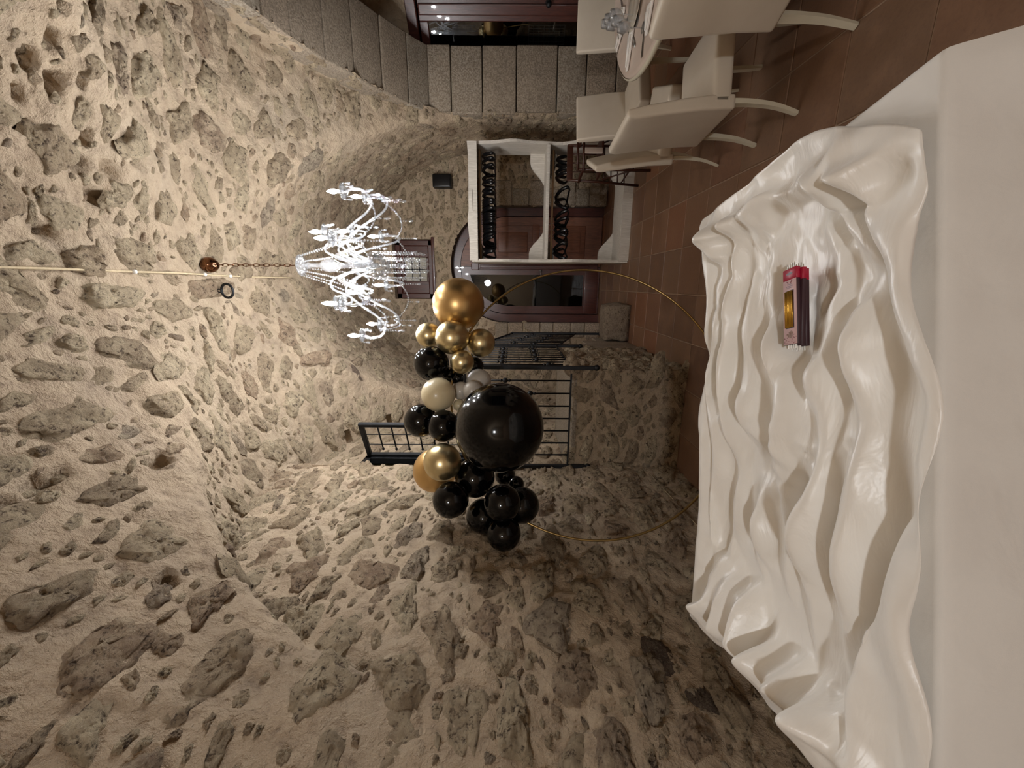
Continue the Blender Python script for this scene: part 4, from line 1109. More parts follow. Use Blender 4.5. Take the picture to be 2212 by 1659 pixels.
# ------------------------------------------------------------------ draped table in front (local x across the picture, y away)
TBL = (0, 0, 0); TROT = YAW
tl0, tl1, td0, td1, tz = -.88, .585, .688, 1.43, .752
cl = obj('tablecloth', bpy.data.meshes.new('m'), None)
def cloth_mesh():
    per = []
    def edge(a, b, n): 
        for i in range(n): per.append((a[0] + (b[0] - a[0]) * i / n, a[1] + (b[1] - a[1]) * i / n))
    edge((tl0, td0), (tl1, td0), 120); edge((tl1, td0), (tl1, td1), 60); edge((tl1, td1), (tl0, td1), 60); edge((tl0, td1), (tl0, td0), 60)
    n = len(per); cx, cy = (tl0 + tl1) / 2, (td0 + td1) / 2; m = MB(); rows = []
    levels = [0, .004, .012, .03, .06, .1, .15, .22, .3, .4, .5, .6, .7, .745]
    s = np.arange(n) / n
    for li, dz in enumerate(levels):
        row = []
        for i, (x, y) in enumerate(per):
            j0, j1 = per[i - 1], per[(i + 1) % n]; tx, ty = j1[0] - j0[0], j1[1] - j0[1]; l = math.hypot(tx, ty); nx, ny = ty / l, -tx / l
            fold = math.sin(i * .33) + .6 * math.sin(i * .71 + 1.3) + .5 * math.sin(i * .17 + .4)
            amp = .022 * (dz / .5) ** 1.1
            corner = min(math.hypot(x - a, y - b) for a in (tl0, tl1) for b in (td0, td1))
            flare = .10 * math.exp(-(corner / .10) ** 2) * min(1, dz / .45) 
            out = {0: -.006, 1: 0.001, 2: .004}.get(li, .005) + amp * (fold * .5 + .6) + flare
            row.append((x + nx * out, y + ny * out, tz + .004 - dz))
        rows.append(row)
    v = [p for r in rows for p in r]; f = []
    for li in range(len(levels) - 1):
        for i in range(n): f.append((li * n + i, (li + 1) * n + i, (li + 1) * n + (i + 1) % n, li * n + (i + 1) % n))
    f.append(tuple(range(n)))
    me = bpy.data.meshes.new('tablecloth'); me.from_pydata(v, [], f); me.update()
    return autosmooth(fixn(me), 50)
cl.data = cloth_mesh(); cl.data.materials.append(MAT['cotton']); cl.location = TBL; cl.rotation_euler = (0, 0, TROT)
tag(cl, 'smooth white cotton tablecloth hanging to the floor over the front table', 'tablecloth')

# shape of the bunched satin in millimetres: rows of x, y and z steps
SATIN = [[
[-860,16,16,16,16,16,16,16,16,16,16,16,17,16,16,16,16,16,16,16,16,16,16,16,16,16,16,16,16,16,16,16,16,16,16,17,16,16,16,16,16,16,16,16,16,16,16,16,16,16,16,16,16,16,16,16,16,17,16,16,16,16,16,16,16,16,16,14,14,12,11,10,9,9,8,7,7,7,7,7,6,7,7,8,8,9,10,10,12,13,14,15],
[-860,17,16,16,16,16,17,16,16,16,16,15,16,16,16,16,16,16,16,16,16,16,17,16,16,16,16,16,16,17,17,16,17,16,16,16,16,15,15,15,15,16,16,16,16,17,16,16,16,16,16,16,16,16,16,16,16,16,16,15,16,16,16,16,17,16,16,15,13,13,11,11,9,9,9,8,8,8,7,8,7,8,8,9,9,9,10,11,12,12,14,17],
[-860,18,17,15,16,17,16,16,16,16,16,16,16,16,15,16,16,16,16,16,16,17,16,17,16,16,17,16,16,17,16,16,16,16,16,16,15,16,15,14,14,17,16,16,16,17,16,17,16,16,16,16,15,16,15,16,16,16,16,16,16,15,16,17,16,16,16,15,14,13,12,11,10,10,9,9,9,8,8,8,8,9,8,9,9,10,11,11,11,12,16,19],
[-860,19,19,15,16,16,16,16,16,16,16,16,16,16,16,16,16,17,16,16,16,17,16,16,16,16,16,15,16,16,16,15,16,16,15,16,15,15,15,16,15,17,16,16,16,16,17,16,16,16,17,16,16,16,15,16,16,16,15,16,16,16,16,16,16,16,16,15,14,13,12,12,11,10,10,9,9,9,8,8,8,10,9,10,9,10,10,10,11,13,21,20],
[-860,20,19,17,17,15,16,16,16,16,16,16,16,16,16,16,16,17,16,16,16,16,16,15,16,15,15,15,15,15,16,15,16,15,16,16,15,16,16,16,16,16,16,16,17,16,16,16,16,17,16,16,16,16,17,16,16,16,16,15,16,16,16,16,15,16,16,15,14,14,12,12,12,11,11,10,10,10,8,6,4,9,9,10,9,10,9,11,12,16,24,24],
[-860,22,21,16,18,16,16,16,16,15,16,15,16,16,16,15,16,16,16,15,16,16,15,15,15,14,15,14,15,16,16,15,16,16,16,16,16,17,16,16,16,16,16,16,16,16,16,16,16,16,17,16,16,16,16,16,16,16,17,16,16,16,17,16,15,16,16,15,14,14,13,12,12,11,12,11,10,11,10,7,1,5,8,9,9,9,10,13,16,17,26,27],
[-860,24,23,18,13,18,17,15,15,15,15,15,16,15,15,16,15,16,15,15,15,15,15,14,15,15,15,15,16,16,16,17,16,16,16,16,16,16,16,16,16,16,16,16,16,16,16,17,16,16,16,16,16,16,16,16,16,16,16,16,17,16,17,16,17,16,16,15,14,14,13,13,12,12,12,11,11,11,11,9,5,4,8,9,9,9,8,16,17,21,26,21],
[-860,24,25,20,11,18,15,12,15,15,14,15,16,15,15,16,15,15,15,15,15,15,16,15,16,15,15,16,17,16,16,17,16,16,16,16,16,16,16,16,16,15,17,16,16,16,16,17,16,15,17,16,16,16,16,16,16,17,15,17,16,16,17,16,17,16,16,15,14,14,13,13,13,12,12,12,12,11,11,11,9,8,8,9,9,9,9,19,19,23,21,15],
[-860,24,25,21,11,19,10,12,13,15,16,15,15,16,15,15,16,15,14,16,16,16,15,15,16,17,16,17,16,15,16,16,16,16,16,16,16,16,16,15,16,17,16,17,16,16,16,16,16,16,16,16,16,17,16,16,16,17,16,16,16,17,16,17,17,15,16,15,13,14,14,13,13,13,13,12,12,12,11,12,10,10,7,8,8,8,10,21,22,23,21,15],
[-860,25,24,21,12,21,10,8,13,14,14,16,15,15,15,16,15,16,16,16,16,16,15,16,17,17,16,15,16,15,16,16,16,16,16,16,15,17,16,17,16,17,16,16,16,16,16,16,16,16,16,16,16,16,17,16,17,16,16,16,16,16,16,17,16,16,16,14,15,14,14,14,14,13,12,13,12,12,12,11,9,4,5,6,8,8,10,23,26,21,27,23],
[-860,25,25,23,13,22,15,6,7,12,14,14,15,15,16,16,15,17,16,16,16,15,16,17,16,16,15,16,16,16,15,16,16,16,16,17,17,16,16,17,16,17,16,16,16,16,16,15,15,16,16,16,16,16,17,16,16,17,16,16,16,16,16,16,16,16,16,15,15,15,14,14,14,14,13,12,13,12,12,9,5,3,6,7,7,9,10,25,26,22,28,30],
[-860,26,25,25,21,18,14,7,6,8,12,14,14,16,15,16,16,16,17,15,16,16,16,16,16,15,16,16,16,16,16,16,17,16,17,16,17,17,16,16,16,16,16,16,15,15,16,16,16,16,15,17,16,16,16,16,16,16,16,16,16,16,16,16,16,16,16,16,15,15,15,14,14,14,13,13,14,11,9,12,10,1,9,8,10,10,12,24,24,22,27,27],
[-860,28,24,25,24,21,12,8,6,6,9,12,15,15,16,16,16,16,16,16,16,16,16,15,16,16,17,16,16,16,16,16,17,16,17,17,17,16,16,16,14,15,16,16,16,15,16,16,16,16,17,15,16,16,17,16,16,16,16,16,16,16,16,16,16,16,16,15,15,15,15,15,14,14,14,14,13,11,11,11,11,11,11,8,11,11,13,23,21,23,24,22],
[-860,27,26,26,23,24,12,8,7,7,6,10,14,15,16,16,16,16,16,16,16,16,16,16,16,16,16,16,16,17,16,16,17,16,16,16,16,16,16,15,16,15,16,16,16,16,16,16,16,16,16,16,16,16,16,16,16,17,16,16,16,16,16,17,15,16,15,15,15,15,15,15,15,15,15,14,14,14,13,12,12,11,12,10,10,11,12,21,23,20,23,22],
[-860,24,26,26,25,24,13,10,9,8,7,7,12,14,16,17,16,16,16,16,16,16,16,16,16,16,16,16,16,16,16,16,15,16,16,16,16,15,16,16,16,16,16,15,17,15,16,16,16,17,16,16,16,16,16,17,16,16,16,16,16,17,16,17,15,15,15,14,15,16,15,16,16,15,15,15,14,15,14,14,13,12,11,11,10,9,9,22,21,19,24,25],
[-860,20,25,26,25,24,13,12,12,10,9,8,9,13,16,16,17,16,16,15,16,16,16,16,16,16,16,16,16,15,16,15,15,16,16,15,16,16,16,15,16,16,16,16,17,16,16,16,16,17,16,16,16,16,17,16,16,16,17,16,16,16,15,17,16,15,14,15,16,16,16,16,16,15,15,15,15,15,14,15,13,13,12,12,8,8,10,22,19,19,26,27],
[-860,15,25,25,24,22,14,14,13,12,11,11,10,12,15,16,16,17,16,15,15,16,16,16,16,17,16,16,15,14,15,15,15,16,15,16,16,16,16,16,16,16,17,16,17,16,16,16,16,16,16,16,16,16,17,16,17,16,16,16,17,16,15,16,15,15,16,15,16,17,16,16,16,15,15,16,15,15,14,15,15,13,13,12,8,9,11,22,16,21,24,27],
[-860,13,24,24,20,22,15,14,14,12,13,12,11,14,16,16,16,16,16,15,16,15,17,16,17,17,17,14,13,14,15,15,15,16,15,16,16,16,16,16,17,16,17,18,17,15,14,17,15,16,16,16,17,16,16,16,17,16,16,16,17,16,17,16,15,16,15,16,16,16,15,16,16,16,15,15,16,15,15,15,15,14,14,13,10,11,11,21,14,21,23,27],
[-860,14,24,23,18,23,14,13,13,13,12,13,13,15,16,16,16,16,16,16,15,16,17,17,18,17,15,13,12,14,15,15,16,16,16,16,16,16,16,17,18,18,17,15,14,13,15,17,16,16,16,16,17,16,16,17,16,16,17,16,16,17,16,16,17,16,16,15,16,15,16,16,15,16,15,16,15,16,15,15,16,15,14,14,11,12,12,19,12,22,23,26],
[-860,19,24,24,17,23,13,12,12,12,12,12,13,14,16,17,16,16,16,16,16,16,17,17,18,16,13,13,13,15,15,16,16,16,16,16,16,17,18,18,18,17,16,13,14,14,15,17,17,16,16,16,16,16,15,16,16,17,16,16,16,17,16,16,16,16,16,16,16,15,16,16,16,15,16,15,16,15,16,16,15,16,15,14,9,11,10,22,13,23,24,25],
[-860,23,25,24,18,22,14,12,12,12,12,11,10,13,15,17,16,16,16,16,16,17,16,16,17,15,13,14,15,16,16,16,16,16,16,17,17,18,18,15,16,16,14,14,16,17,16,17,16,16,16,16,15,16,15,16,15,16,16,16,16,17,16,16,16,16,16,15,16,16,16,16,16,16,15,16,15,16,16,16,17,16,15,13,8,9,11,22,15,24,25,24],
[-860,24,25,23,19,21,15,13,12,12,12,11,12,10,15,16,16,15,16,17,16,16,17,16,14,15,15,16,16,16,16,16,16,17,17,17,17,16,15,16,14,15,16,16,17,17,16,16,17,16,16,16,15,16,16,15,15,15,16,16,16,16,16,16,16,16,16,16,15,16,16,16,16,16,16,15,16,16,16,17,16,17,15,13,8,8,12,22,17,24,25,22],
[-860,21,23,23,20,21,15,14,13,12,12,8,13,15,15,15,16,15,16,16,17,16,16,17,15,15,15,16,16,16,17,16,16,17,16,17,16,16,15,14,14,16,18,16,17,17,16,17,16,16,16,16,16,15,16,16,15,15,15,16,15,16,17,16,16,16,16,16,15,16,16,16,15,16,16,16,16,16,17,16,16,17,15,14,8,9,13,20,19,25,24,19],
[-860,17,22,22,21,20,15,14,13,13,12,11,13,15,16,16,15,16,16,16,16,17,16,16,16,16,15,16,16,17,16,16,16,16,16,16,15,16,15,14,16,17,17,17,17,17,16,16,16,16,16,16,16,16,16,16,16,15,16,14,15,15,17,16,17,16,16,16,15,15,16,16,16,16,15,16,16,17,16,17,16,16,16,14,9,10,14,18,22,24,23,17],
[-860,15,21,21,21,20,15,14,14,12,13,12,14,15,16,16,16,15,16,17,16,16,17,16,16,16,16,16,16,16,16,16,15,16,16,15,15,15,16,16,17,17,17,17,16,16,16,17,16,16,16,16,16,16,16,16,16,16,16,15,15,14,15,17,16,17,17,15,16,15,15,16,15,16,16,16,17,16,17,16,16,16,16,15,11,10,14,18,21,23,24,15],
[-860,17,22,19,21,21,15,13,13,12,12,12,14,16,16,15,16,16,16,17,16,16,17,16,16,16,16,16,16,16,16,15,15,16,15,16,15,16,16,17,17,17,17,16,16,16,16,16,17,16,16,16,16,16,16,16,16,16,16,15,16,15,14,16,16,16,17,16,16,15,15,16,16,16,16,16,17,16,16,16,16,16,16,15,12,11,13,19,19,23,23,16],
[-860,21,21,21,22,22,14,13,12,11,10,10,14,15,16,16,16,16,16,16,17,16,16,16,16,16,16,16,16,17,16,15,15,16,16,15,16,16,17,16,17,16,16,16,16,17,16,16,17,16,16,16,16,16,17,16,16,16,15,15,16,16,15,15,16,15,16,16,16,16,16,16,16,16,16,17,16,16,16,16,16,15,15,15,14,11,12,21,15,24,23,17],
[-860,23,22,23,23,23,14,12,12,10,10,9,10,15,16,16,15,16,17,16,16,16,17,16,16,16,16,16,16,16,16,17,15,16,16,16,16,16,16,16,16,16,16,16,16,17,17,16,16,16,16,16,16,16,17,16,16,16,16,16,14,16,15,16,16,16,15,16,16,16,16,16,16,16,17,16,16,16,16,16,15,14,15,16,14,12,11,21,14,24,23,18],
[-860,23,24,23,23,23,14,11,11,11,10,6,12,14,16,16,17,16,16,16,16,16,16,16,16,16,16,16,17,16,16,16,17,16,16,16,16,15,17,16,15,17,16,17,16,16,17,16,15,16,16,16,16,16,16,16,17,16,16,16,16,16,14,15,16,16,16,16,16,16,16,16,16,16,16,16,17,16,15,15,14,14,16,17,15,12,11,23,11,24,23,18],
[-860,23,23,22,22,21,14,12,11,9,12,8,13,16,15,17,16,16,16,16,16,16,16,16,16,16,16,16,17,16,16,16,16,17,16,16,16,16,16,16,17,16,17,17,16,15,16,16,16,16,15,16,16,16,16,16,16,16,16,16,17,16,16,15,15,15,16,16,16,16,16,16,16,16,16,16,16,16,16,14,14,15,17,16,15,14,13,22,9,24,23,17],
[-860,19,23,22,21,18,13,13,11,11,12,13,14,16,16,16,16,16,16,16,17,16,16,16,16,16,16,16,16,16,17,16,16,16,16,16,16,16,17,16,17,17,16,17,14,16,16,16,16,15,17,16,16,15,16,16,15,17,16,16,16,16,16,16,16,15,15,16,16,16,16,16,16,16,16,16,15,16,16,15,14,16,16,14,16,15,15,21,7,24,23,18],
[-860,16,21,22,19,18,13,13,13,14,13,14,15,15,16,16,16,16,17,16,16,16,17,16,16,16,16,16,16,16,17,16,16,16,16,16,15,16,17,16,17,17,16,17,14,16,16,16,16,15,17,17,16,14,16,16,15,16,16,16,16,16,16,15,16,16,16,16,15,16,16,16,16,16,16,16,15,16,15,16,15,16,13,14,16,15,16,21,6,25,23,20],
[-860,15,21,21,14,20,15,15,15,14,15,14,14,15,15,15,16,17,16,17,16,16,16,16,17,16,16,16,16,16,16,16,16,16,16,16,16,16,16,15,17,17,16,17,15,16,16,16,16,15,17,17,16,14,16,16,16,16,15,15,16,16,16,16,15,16,16,16,16,16,16,16,15,16,16,16,15,15,16,16,15,14,12,14,15,15,14,23,7,26,24,22],
[-860,17,21,22,13,21,16,16,15,15,15,14,14,13,14,14,15,17,16,17,16,16,16,16,16,16,16,16,16,16,16,16,16,16,16,17,16,16,15,15,17,16,17,16,16,16,16,16,15,17,17,16,16,15,16,15,16,16,16,15,16,15,15,16,16,16,15,16,17,16,16,15,16,15,16,15,15,15,17,16,15,13,10,13,15,16,13,23,10,27,25,22],
[-860,19,23,21,15,23,16,16,15,16,14,15,14,13,12,12,13,16,16,16,16,16,16,16,16,16,16,16,16,16,16,16,16,16,16,16,17,16,15,15,17,16,17,16,16,16,16,16,16,16,17,16,16,16,16,15,16,16,16,15,16,15,16,15,15,16,16,16,16,16,16,15,16,15,16,15,15,15,16,15,14,11,11,14,15,16,16,22,13,26,26,20],
[-860,22,22,22,17,23,17,17,15,16,15,14,14,12,13,11,10,14,15,16,16,16,16,16,16,17,16,16,16,16,16,16,16,16,16,16,16,16,16,15,16,17,16,16,16,16,16,16,16,17,16,16,16,16,16,15,16,16,16,16,16,16,16,15,16,16,15,15,16,15,16,16,16,15,16,16,15,15,14,11,14,12,14,16,15,17,17,16,20,26,23,18],
[-860,21,22,22,19,24,17,17,17,16,15,14,14,12,10,11,12,12,14,16,16,16,16,16,16,16,17,16,16,16,16,16,16,16,16,16,16,16,16,16,16,16,16,16,16,16,16,16,16,16,16,16,16,16,16,16,16,16,16,16,16,16,16,17,16,16,16,15,16,15,15,16,16,15,16,15,16,16,14,11,12,14,16,16,16,17,17,17,19,24,21,16],
[-860,19,20,21,22,24,18,17,17,17,15,15,14,12,10,10,9,13,16,16,16,16,16,16,16,16,16,16,17,16,16,16,16,16,16,16,16,16,16,16,16,16,16,16,16,16,16,16,16,16,16,16,16,16,16,16,16,16,16,16,16,16,17,16,16,16,16,16,16,16,15,16,16,15,16,15,16,16,15,14,13,13,16,16,16,15,16,18,17,23,21,15],
[-860,18,17,19,23,24,19,17,18,17,16,15,13,12,9,9,13,14,16,16,16,16,16,16,16,16,16,16,16,16,16,17,16,16,15,16,17,16,16,16,16,16,15,16,16,16,16,16,16,16,17,16,16,16,16,16,16,16,16,17,16,16,16,16,16,16,16,16,16,16,16,16,15,16,16,15,16,15,16,15,14,15,14,15,15,14,15,17,16,24,22,16],
[-860,18,16,16,20,24,19,19,18,17,17,15,14,11,10,12,14,15,16,15,15,15,16,16,16,16,17,16,16,16,16,16,16,16,16,17,16,16,16,16,15,16,16,16,16,16,16,16,16,16,16,17,15,17,16,16,16,16,16,16,16,16,16,16,16,16,16,16,16,16,16,16,15,16,16,16,16,16,15,16,15,14,15,14,12,12,15,18,16,24,23,18],
[-860,17,17,16,16,22,20,19,18,18,17,15,14,13,12,14,14,15,16,16,12,13,16,16,16,17,17,16,17,16,16,16,16,16,16,17,16,16,16,16,16,16,16,15,16,16,16,16,16,16,16,17,16,16,16,16,16,16,15,15,15,16,17,17,16,16,16,16,16,16,16,16,16,16,16,16,16,16,16,15,16,15,14,13,10,11,14,19,16,23,25,20],
[-860,17,17,17,17,17,20,19,19,17,17,16,15,14,13,14,14,14,16,15,13,14,15,16,16,17,16,17,16,17,16,16,16,16,16,17,16,16,16,16,16,16,16,16,16,16,16,16,16,16,17,16,16,15,16,16,15,15,14,16,16,16,16,17,16,17,16,17,16,16,16,16,16,16,16,16,15,16,16,16,16,15,15,13,10,8,13,21,15,23,25,22],
[-860,17,17,17,18,17,19,19,19,18,16,16,15,15,14,14,13,13,15,15,15,15,16,16,15,16,16,17,16,16,16,16,16,16,16,16,16,17,16,16,16,16,16,16,16,16,17,16,17,16,15,16,16,15,16,15,16,14,14,16,17,17,16,17,16,16,17,16,16,16,16,16,16,16,16,15,15,16,16,16,16,16,15,13,10,8,11,21,16,23,25,23],
[-860,17,17,16,20,21,19,18,18,17,17,15,15,15,15,14,13,13,14,15,15,16,16,16,15,15,16,16,15,16,16,16,16,16,16,16,16,16,16,16,16,16,16,17,16,16,17,16,17,16,16,14,16,16,15,16,16,17,15,15,16,16,16,17,16,17,16,16,16,16,16,16,16,16,16,15,14,15,16,16,16,16,15,15,9,7,11,21,17,21,26,24],
[-860,18,17,18,23,24,17,17,16,16,16,15,14,15,15,16,15,14,12,13,16,15,15,16,15,15,15,15,16,15,16,16,16,16,16,16,16,16,16,16,16,16,16,16,16,17,16,16,17,16,16,16,16,16,16,16,16,16,15,16,15,17,17,16,16,16,17,15,16,17,16,16,16,16,16,15,15,14,14,16,15,16,16,15,11,6,9,22,17,21,26,25],
[-860,19,21,23,23,22,15,15,15,16,16,14,14,14,16,15,14,15,13,11,13,16,15,16,15,15,15,16,15,16,16,16,16,16,17,15,16,16,15,16,16,15,16,16,17,16,17,16,17,16,16,17,16,16,16,16,16,16,16,16,16,17,16,17,16,16,15,16,16,16,16,16,16,15,16,17,16,16,13,13,14,16,15,15,13,7,8,22,17,21,26,26],
[-860,23,25,22,22,18,16,15,15,15,14,15,14,14,15,14,14,13,12,11,14,16,16,15,16,16,15,16,16,16,16,16,16,15,16,16,16,16,15,16,16,15,15,16,16,16,17,16,17,17,17,16,17,16,16,16,16,16,17,16,16,17,16,15,16,16,16,16,16,16,15,16,16,16,17,17,17,16,15,13,11,14,15,15,14,8,6,23,18,20,26,27],
[-860,26,23,24,20,23,15,12,10,14,15,15,15,14,14,14,13,12,11,13,16,17,16,16,15,16,16,15,16,16,16,16,16,16,16,14,16,15,16,16,16,15,16,16,15,17,16,16,17,17,17,16,17,17,16,16,17,16,16,16,16,16,16,16,16,16,16,16,16,16,16,16,16,17,16,17,17,17,17,13,10,8,15,16,15,9,6,23,19,19,27,27],
[-860,23,25,24,27,21,10,5,13,15,14,15,14,15,14,13,14,12,13,15,17,16,16,16,16,15,16,15,16,16,16,16,17,16,16,15,16,15,16,15,16,16,15,16,16,16,16,16,17,16,17,17,16,17,18,17,17,17,16,16,16,15,16,16,15,16,16,16,17,16,16,16,16,16,16,17,16,17,17,15,8,6,14,16,15,12,6,23,21,17,26,28],
[-860,22,24,25,26,24,8,5,9,14,14,15,14,14,14,14,14,14,15,17,16,16,16,16,16,16,15,16,16,16,16,16,16,17,16,16,16,16,16,16,15,16,16,15,16,16,16,16,16,17,16,18,18,18,18,17,17,16,16,15,16,15,15,15,16,16,18,17,16,15,16,15,16,15,16,16,16,17,16,14,8,7,13,14,15,14,9,23,22,16,26,27],
[-860,19,24,25,24,24,9,6,8,12,14,15,14,15,14,15,16,15,17,16,16,15,16,16,16,17,16,16,16,16,16,16,16,16,16,16,16,17,16,16,16,16,15,16,16,16,16,16,17,17,18,18,18,18,18,18,15,14,16,15,15,15,15,16,17,16,17,15,16,16,15,16,16,15,16,15,16,17,16,10,10,11,12,12,13,14,15,23,22,15,25,26],
[-860,16,24,23,23,21,10,9,8,13,14,15,15,15,16,16,16,16,16,16,16,16,16,16,16,16,16,16,16,16,16,16,16,16,16,16,16,17,16,16,16,16,16,17,16,16,16,17,17,18,17,18,18,18,17,17,14,15,14,15,14,16,16,17,16,16,16,16,15,16,15,16,15,16,17,16,16,16,18,15,10,11,11,12,13,13,14,21,23,15,23,25],
[-860,14,23,22,22,14,10,11,13,14,16,15,16,16,16,16,16,16,16,16,16,16,16,16,16,17,16,16,16,16,16,16,16,16,16,16,16,16,16,16,16,17,16,16,16,16,17,17,17,18,18,17,17,17,16,15,15,15,14,15,16,16,16,16,16,16,15,16,16,15,15,16,16,17,16,17,17,16,18,16,16,13,12,12,12,12,13,16,22,16,22,24],
[-860,15,24,21,15,11,12,13,16,15,16,16,16,16,17,16,16,16,16,16,16,16,16,16,16,16,16,16,16,17,16,16,16,16,16,16,16,16,16,16,16,16,16,16,16,16,17,16,17,17,17,17,17,16,16,15,15,15,16,16,17,16,16,16,14,15,16,16,16,16,16,16,17,16,17,16,17,17,17,17,16,16,14,13,13,12,12,13,15,22,19,24],
[-860,21,19,18,10,13,14,16,15,17,16,16,16,16,16,16,16,16,16,16,16,16,16,17,16,16,16,16,16,17,16,16,16,16,16,16,15,17,16,16,16,16,16,16,16,16,16,16,15,16,17,17,16,17,16,15,17,16,16,16,16,16,16,17,15,15,15,16,17,16,16,16,16,17,16,16,17,17,17,16,17,16,16,15,14,14,12,12,11,18,23,22],
[-860,21,18,12,13,15,16,16,16,16,16,16,16,16,17,16,16,16,16,16,16,16,16,17,16,16,16,16,16,16,16,16,16,17,16,16,15,16,16,16,16,16,16,16,16,16,16,16,16,15,16,16,17,16,17,16,16,16,16,16,16,17,15,14,16,17,16,17,16,16,16,17,16,16,16,16,17,16,17,17,16,16,16,16,16,15,15,13,12,12,21,22],
[-860,17,16,16,16,15,16,16,16,16,16,17,16,16,16,16,16,16,16,16,16,16,16,16,16,16,16,16,16,16,16,16,16,17,16,16,16,16,16,16,16,16,16,16,16,16,16,15,16,16,16,16,17,16,16,16,16,16,16,16,16,15,16,17,17,15,16,16,16,16,17,16,16,16,16,16,16,17,16,17,16,16,16,16,16,16,16,16,15,14,13,21],
[-860,16,16,16,16,16,16,16,16,16,16,16,17,16,16,16,16,16,16,16,16,16,16,16,16,16,16,16,16,16,16,16,16,16,16,17,16,16,16,16,16,16,16,16,16,16,16,16,16,16,16,16,16,16,16,16,16,17,16,16,16,16,16,16,16,16,16,16,16,16,16,16,16,16,16,16,16,16,16,16,17,16,16,16,16,16,16,16,16,16,16,16]],
[
[673,0,0,1,1,0,1,-1,-1,-1,-2,-3,-2,-3,-2,-2,-1,0,2,2,4,4,5,4,4,2,1,0,-3,-4,-5,-5,-5,-4,-4,-2,-1,0,0,1,1,0,-1,-1,-2,-3,-3,-3,-3,-2,-2,-1,1,1,2,2,4,4,5,5,6,6,6,5,4,3,2,1,0,-1,0,-1,-2,-1,-2,-2,-2,-3,-3,-3,-3,-2,-1,0,0,1,1,1,1,1,0,1],
[688,1,0,0,1,0,1,0,-1,-1,-1,-2,-2,-3,-3,-2,-2,0,1,2,3,4,3,4,3,3,2,0,0,-1,-2,-2,-2,-3,-2,-2,-2,-1,-2,-4,-3,1,1,0,-2,-3,-4,-6,-4,-4,-3,-2,-1,3,4,4,6,6,6,6,6,5,4,3,1,0,-1,-2,-1,-1,-1,-1,0,-1,-1,-1,-1,-2,-2,-3,-1,-2,0,1,1,2,2,2,1,0,0,-2],
[702,2,2,1,0,1,0,0,0,0,-1,-2,-2,-2,-2,-2,-1,0,2,3,4,5,5,5,4,3,1,1,-1,-2,-3,-3,-3,-3,-3,-3,-3,-3,-4,-4,-5,1,0,-2,-1,-3,-3,-3,-4,-3,-3,-2,-2,3,4,5,5,6,6,6,6,6,4,4,2,1,1,-1,0,-1,0,-1,0,0,-1,-1,-2,-3,-3,-4,-3,-2,-1,-1,0,2,2,1,1,-1,-2,-1],
[717,3,3,1,2,2,1,1,0,1,-1,-1,-1,-1,-2,0,0,1,2,4,4,5,4,4,2,1,-1,-2,-4,-3,-4,-4,-4,-4,-4,-4,-4,-3,-3,-3,0,0,0,-1,-2,-2,-3,-3,-3,-3,-3,-1,-1,1,3,3,5,5,5,5,5,5,5,4,4,2,1,1,2,1,2,1,2,1,-1,0,-2,-3,-3,-3,-3,-3,-1,-1,0,0,0,-1,-3,-2,-2,-2],
[732,4,3,-2,2,5,2,1,3,3,2,1,0,1,0,0,1,1,2,2,2,3,2,1,-2,-3,-5,-5,-6,-5,-4,-5,-4,-3,-3,-3,-1,-1,1,1,2,2,2,0,0,-2,-2,-3,-3,-2,-2,-2,0,0,1,1,1,2,2,3,2,3,3,4,4,3,2,1,2,2,3,3,4,3,2,1,1,-1,-1,-4,-7,-2,-1,0,-1,-1,0,-2,-2,-5,-3,-3],
[747,4,1,0,0,3,1,2,4,5,4,3,3,2,2,2,1,1,1,0,-1,0,-2,-5,-6,-7,-6,-5,-5,-3,-3,-2,-2,-1,0,0,2,3,2,4,3,3,2,1,0,0,-1,-2,-3,-1,-1,0,0,0,1,0,0,-1,-2,-2,-2,-2,-1,0,0,1,0,1,1,2,3,4,5,5,4,4,2,2,0,-6,-10,2,1,2,1,2,1,1,-5,-5,-6,-2],
[765,2,2,0,0,0,1,4,4,6,4,5,3,3,2,1,1,-1,-3,-4,-5,-6,-7,-7,-6,-4,-3,-1,0,0,0,1,1,1,2,1,2,2,2,0,1,2,0,1,0,1,0,0,0,0,0,1,0,1,0,0,0,0,1,-2,-4,-4,-4,-5,-5,-4,-3,-2,0,1,2,4,4,4,4,4,2,2,2,0,2,4,2,2,2,2,3,-1,-5,-7,-5,-1],
[781,3,2,0,0,0,1,-2,4,4,5,3,2,1,1,1,-4,-6,-5,-7,-6,-5,-4,-3,0,1,1,2,2,2,2,2,1,1,1,0,0,0,0,0,1,0,1,1,1,2,1,1,1,1,0,0,-1,0,0,0,0,-1,0,-1,-2,-1,-3,-5,-5,-6,-5,-4,-1,1,1,2,3,3,3,3,3,3,2,3,4,3,3,3,3,3,3,-1,-7,-6,-2,-1],
[795,3,2,0,-1,1,-2,-2,-2,1,1,1,1,0,0,0,-1,-5,-6,-4,-2,-2,-1,1,3,4,3,2,2,0,1,-1,0,0,0,1,0,1,0,1,1,1,1,2,1,1,1,1,0,1,0,0,-1,0,0,-1,0,0,0,-1,-2,-2,-2,-4,-4,-3,-4,-3,-1,0,0,2,3,2,3,3,3,2,3,3,3,3,2,3,2,2,2,-2,-9,-3,-1,-1],
[808,3,2,0,0,-1,-2,-2,-2,-1,-1,-1,0,-1,-1,-2,-1,-2,-2,-1,0,-1,1,4,4,4,1,-1,0,-1,0,0,0,1,0,1,1,1,1,2,1,1,2,2,-2,0,1,2,0,1,0,-1,-1,-1,-2,-2,-1,1,1,0,0,-1,-2,-2,-3,-2,-2,-2,-1,0,1,2,2,3,2,1,2,4,5,4,2,-1,-1,0,1,1,1,1,-5,-6,0,-3],
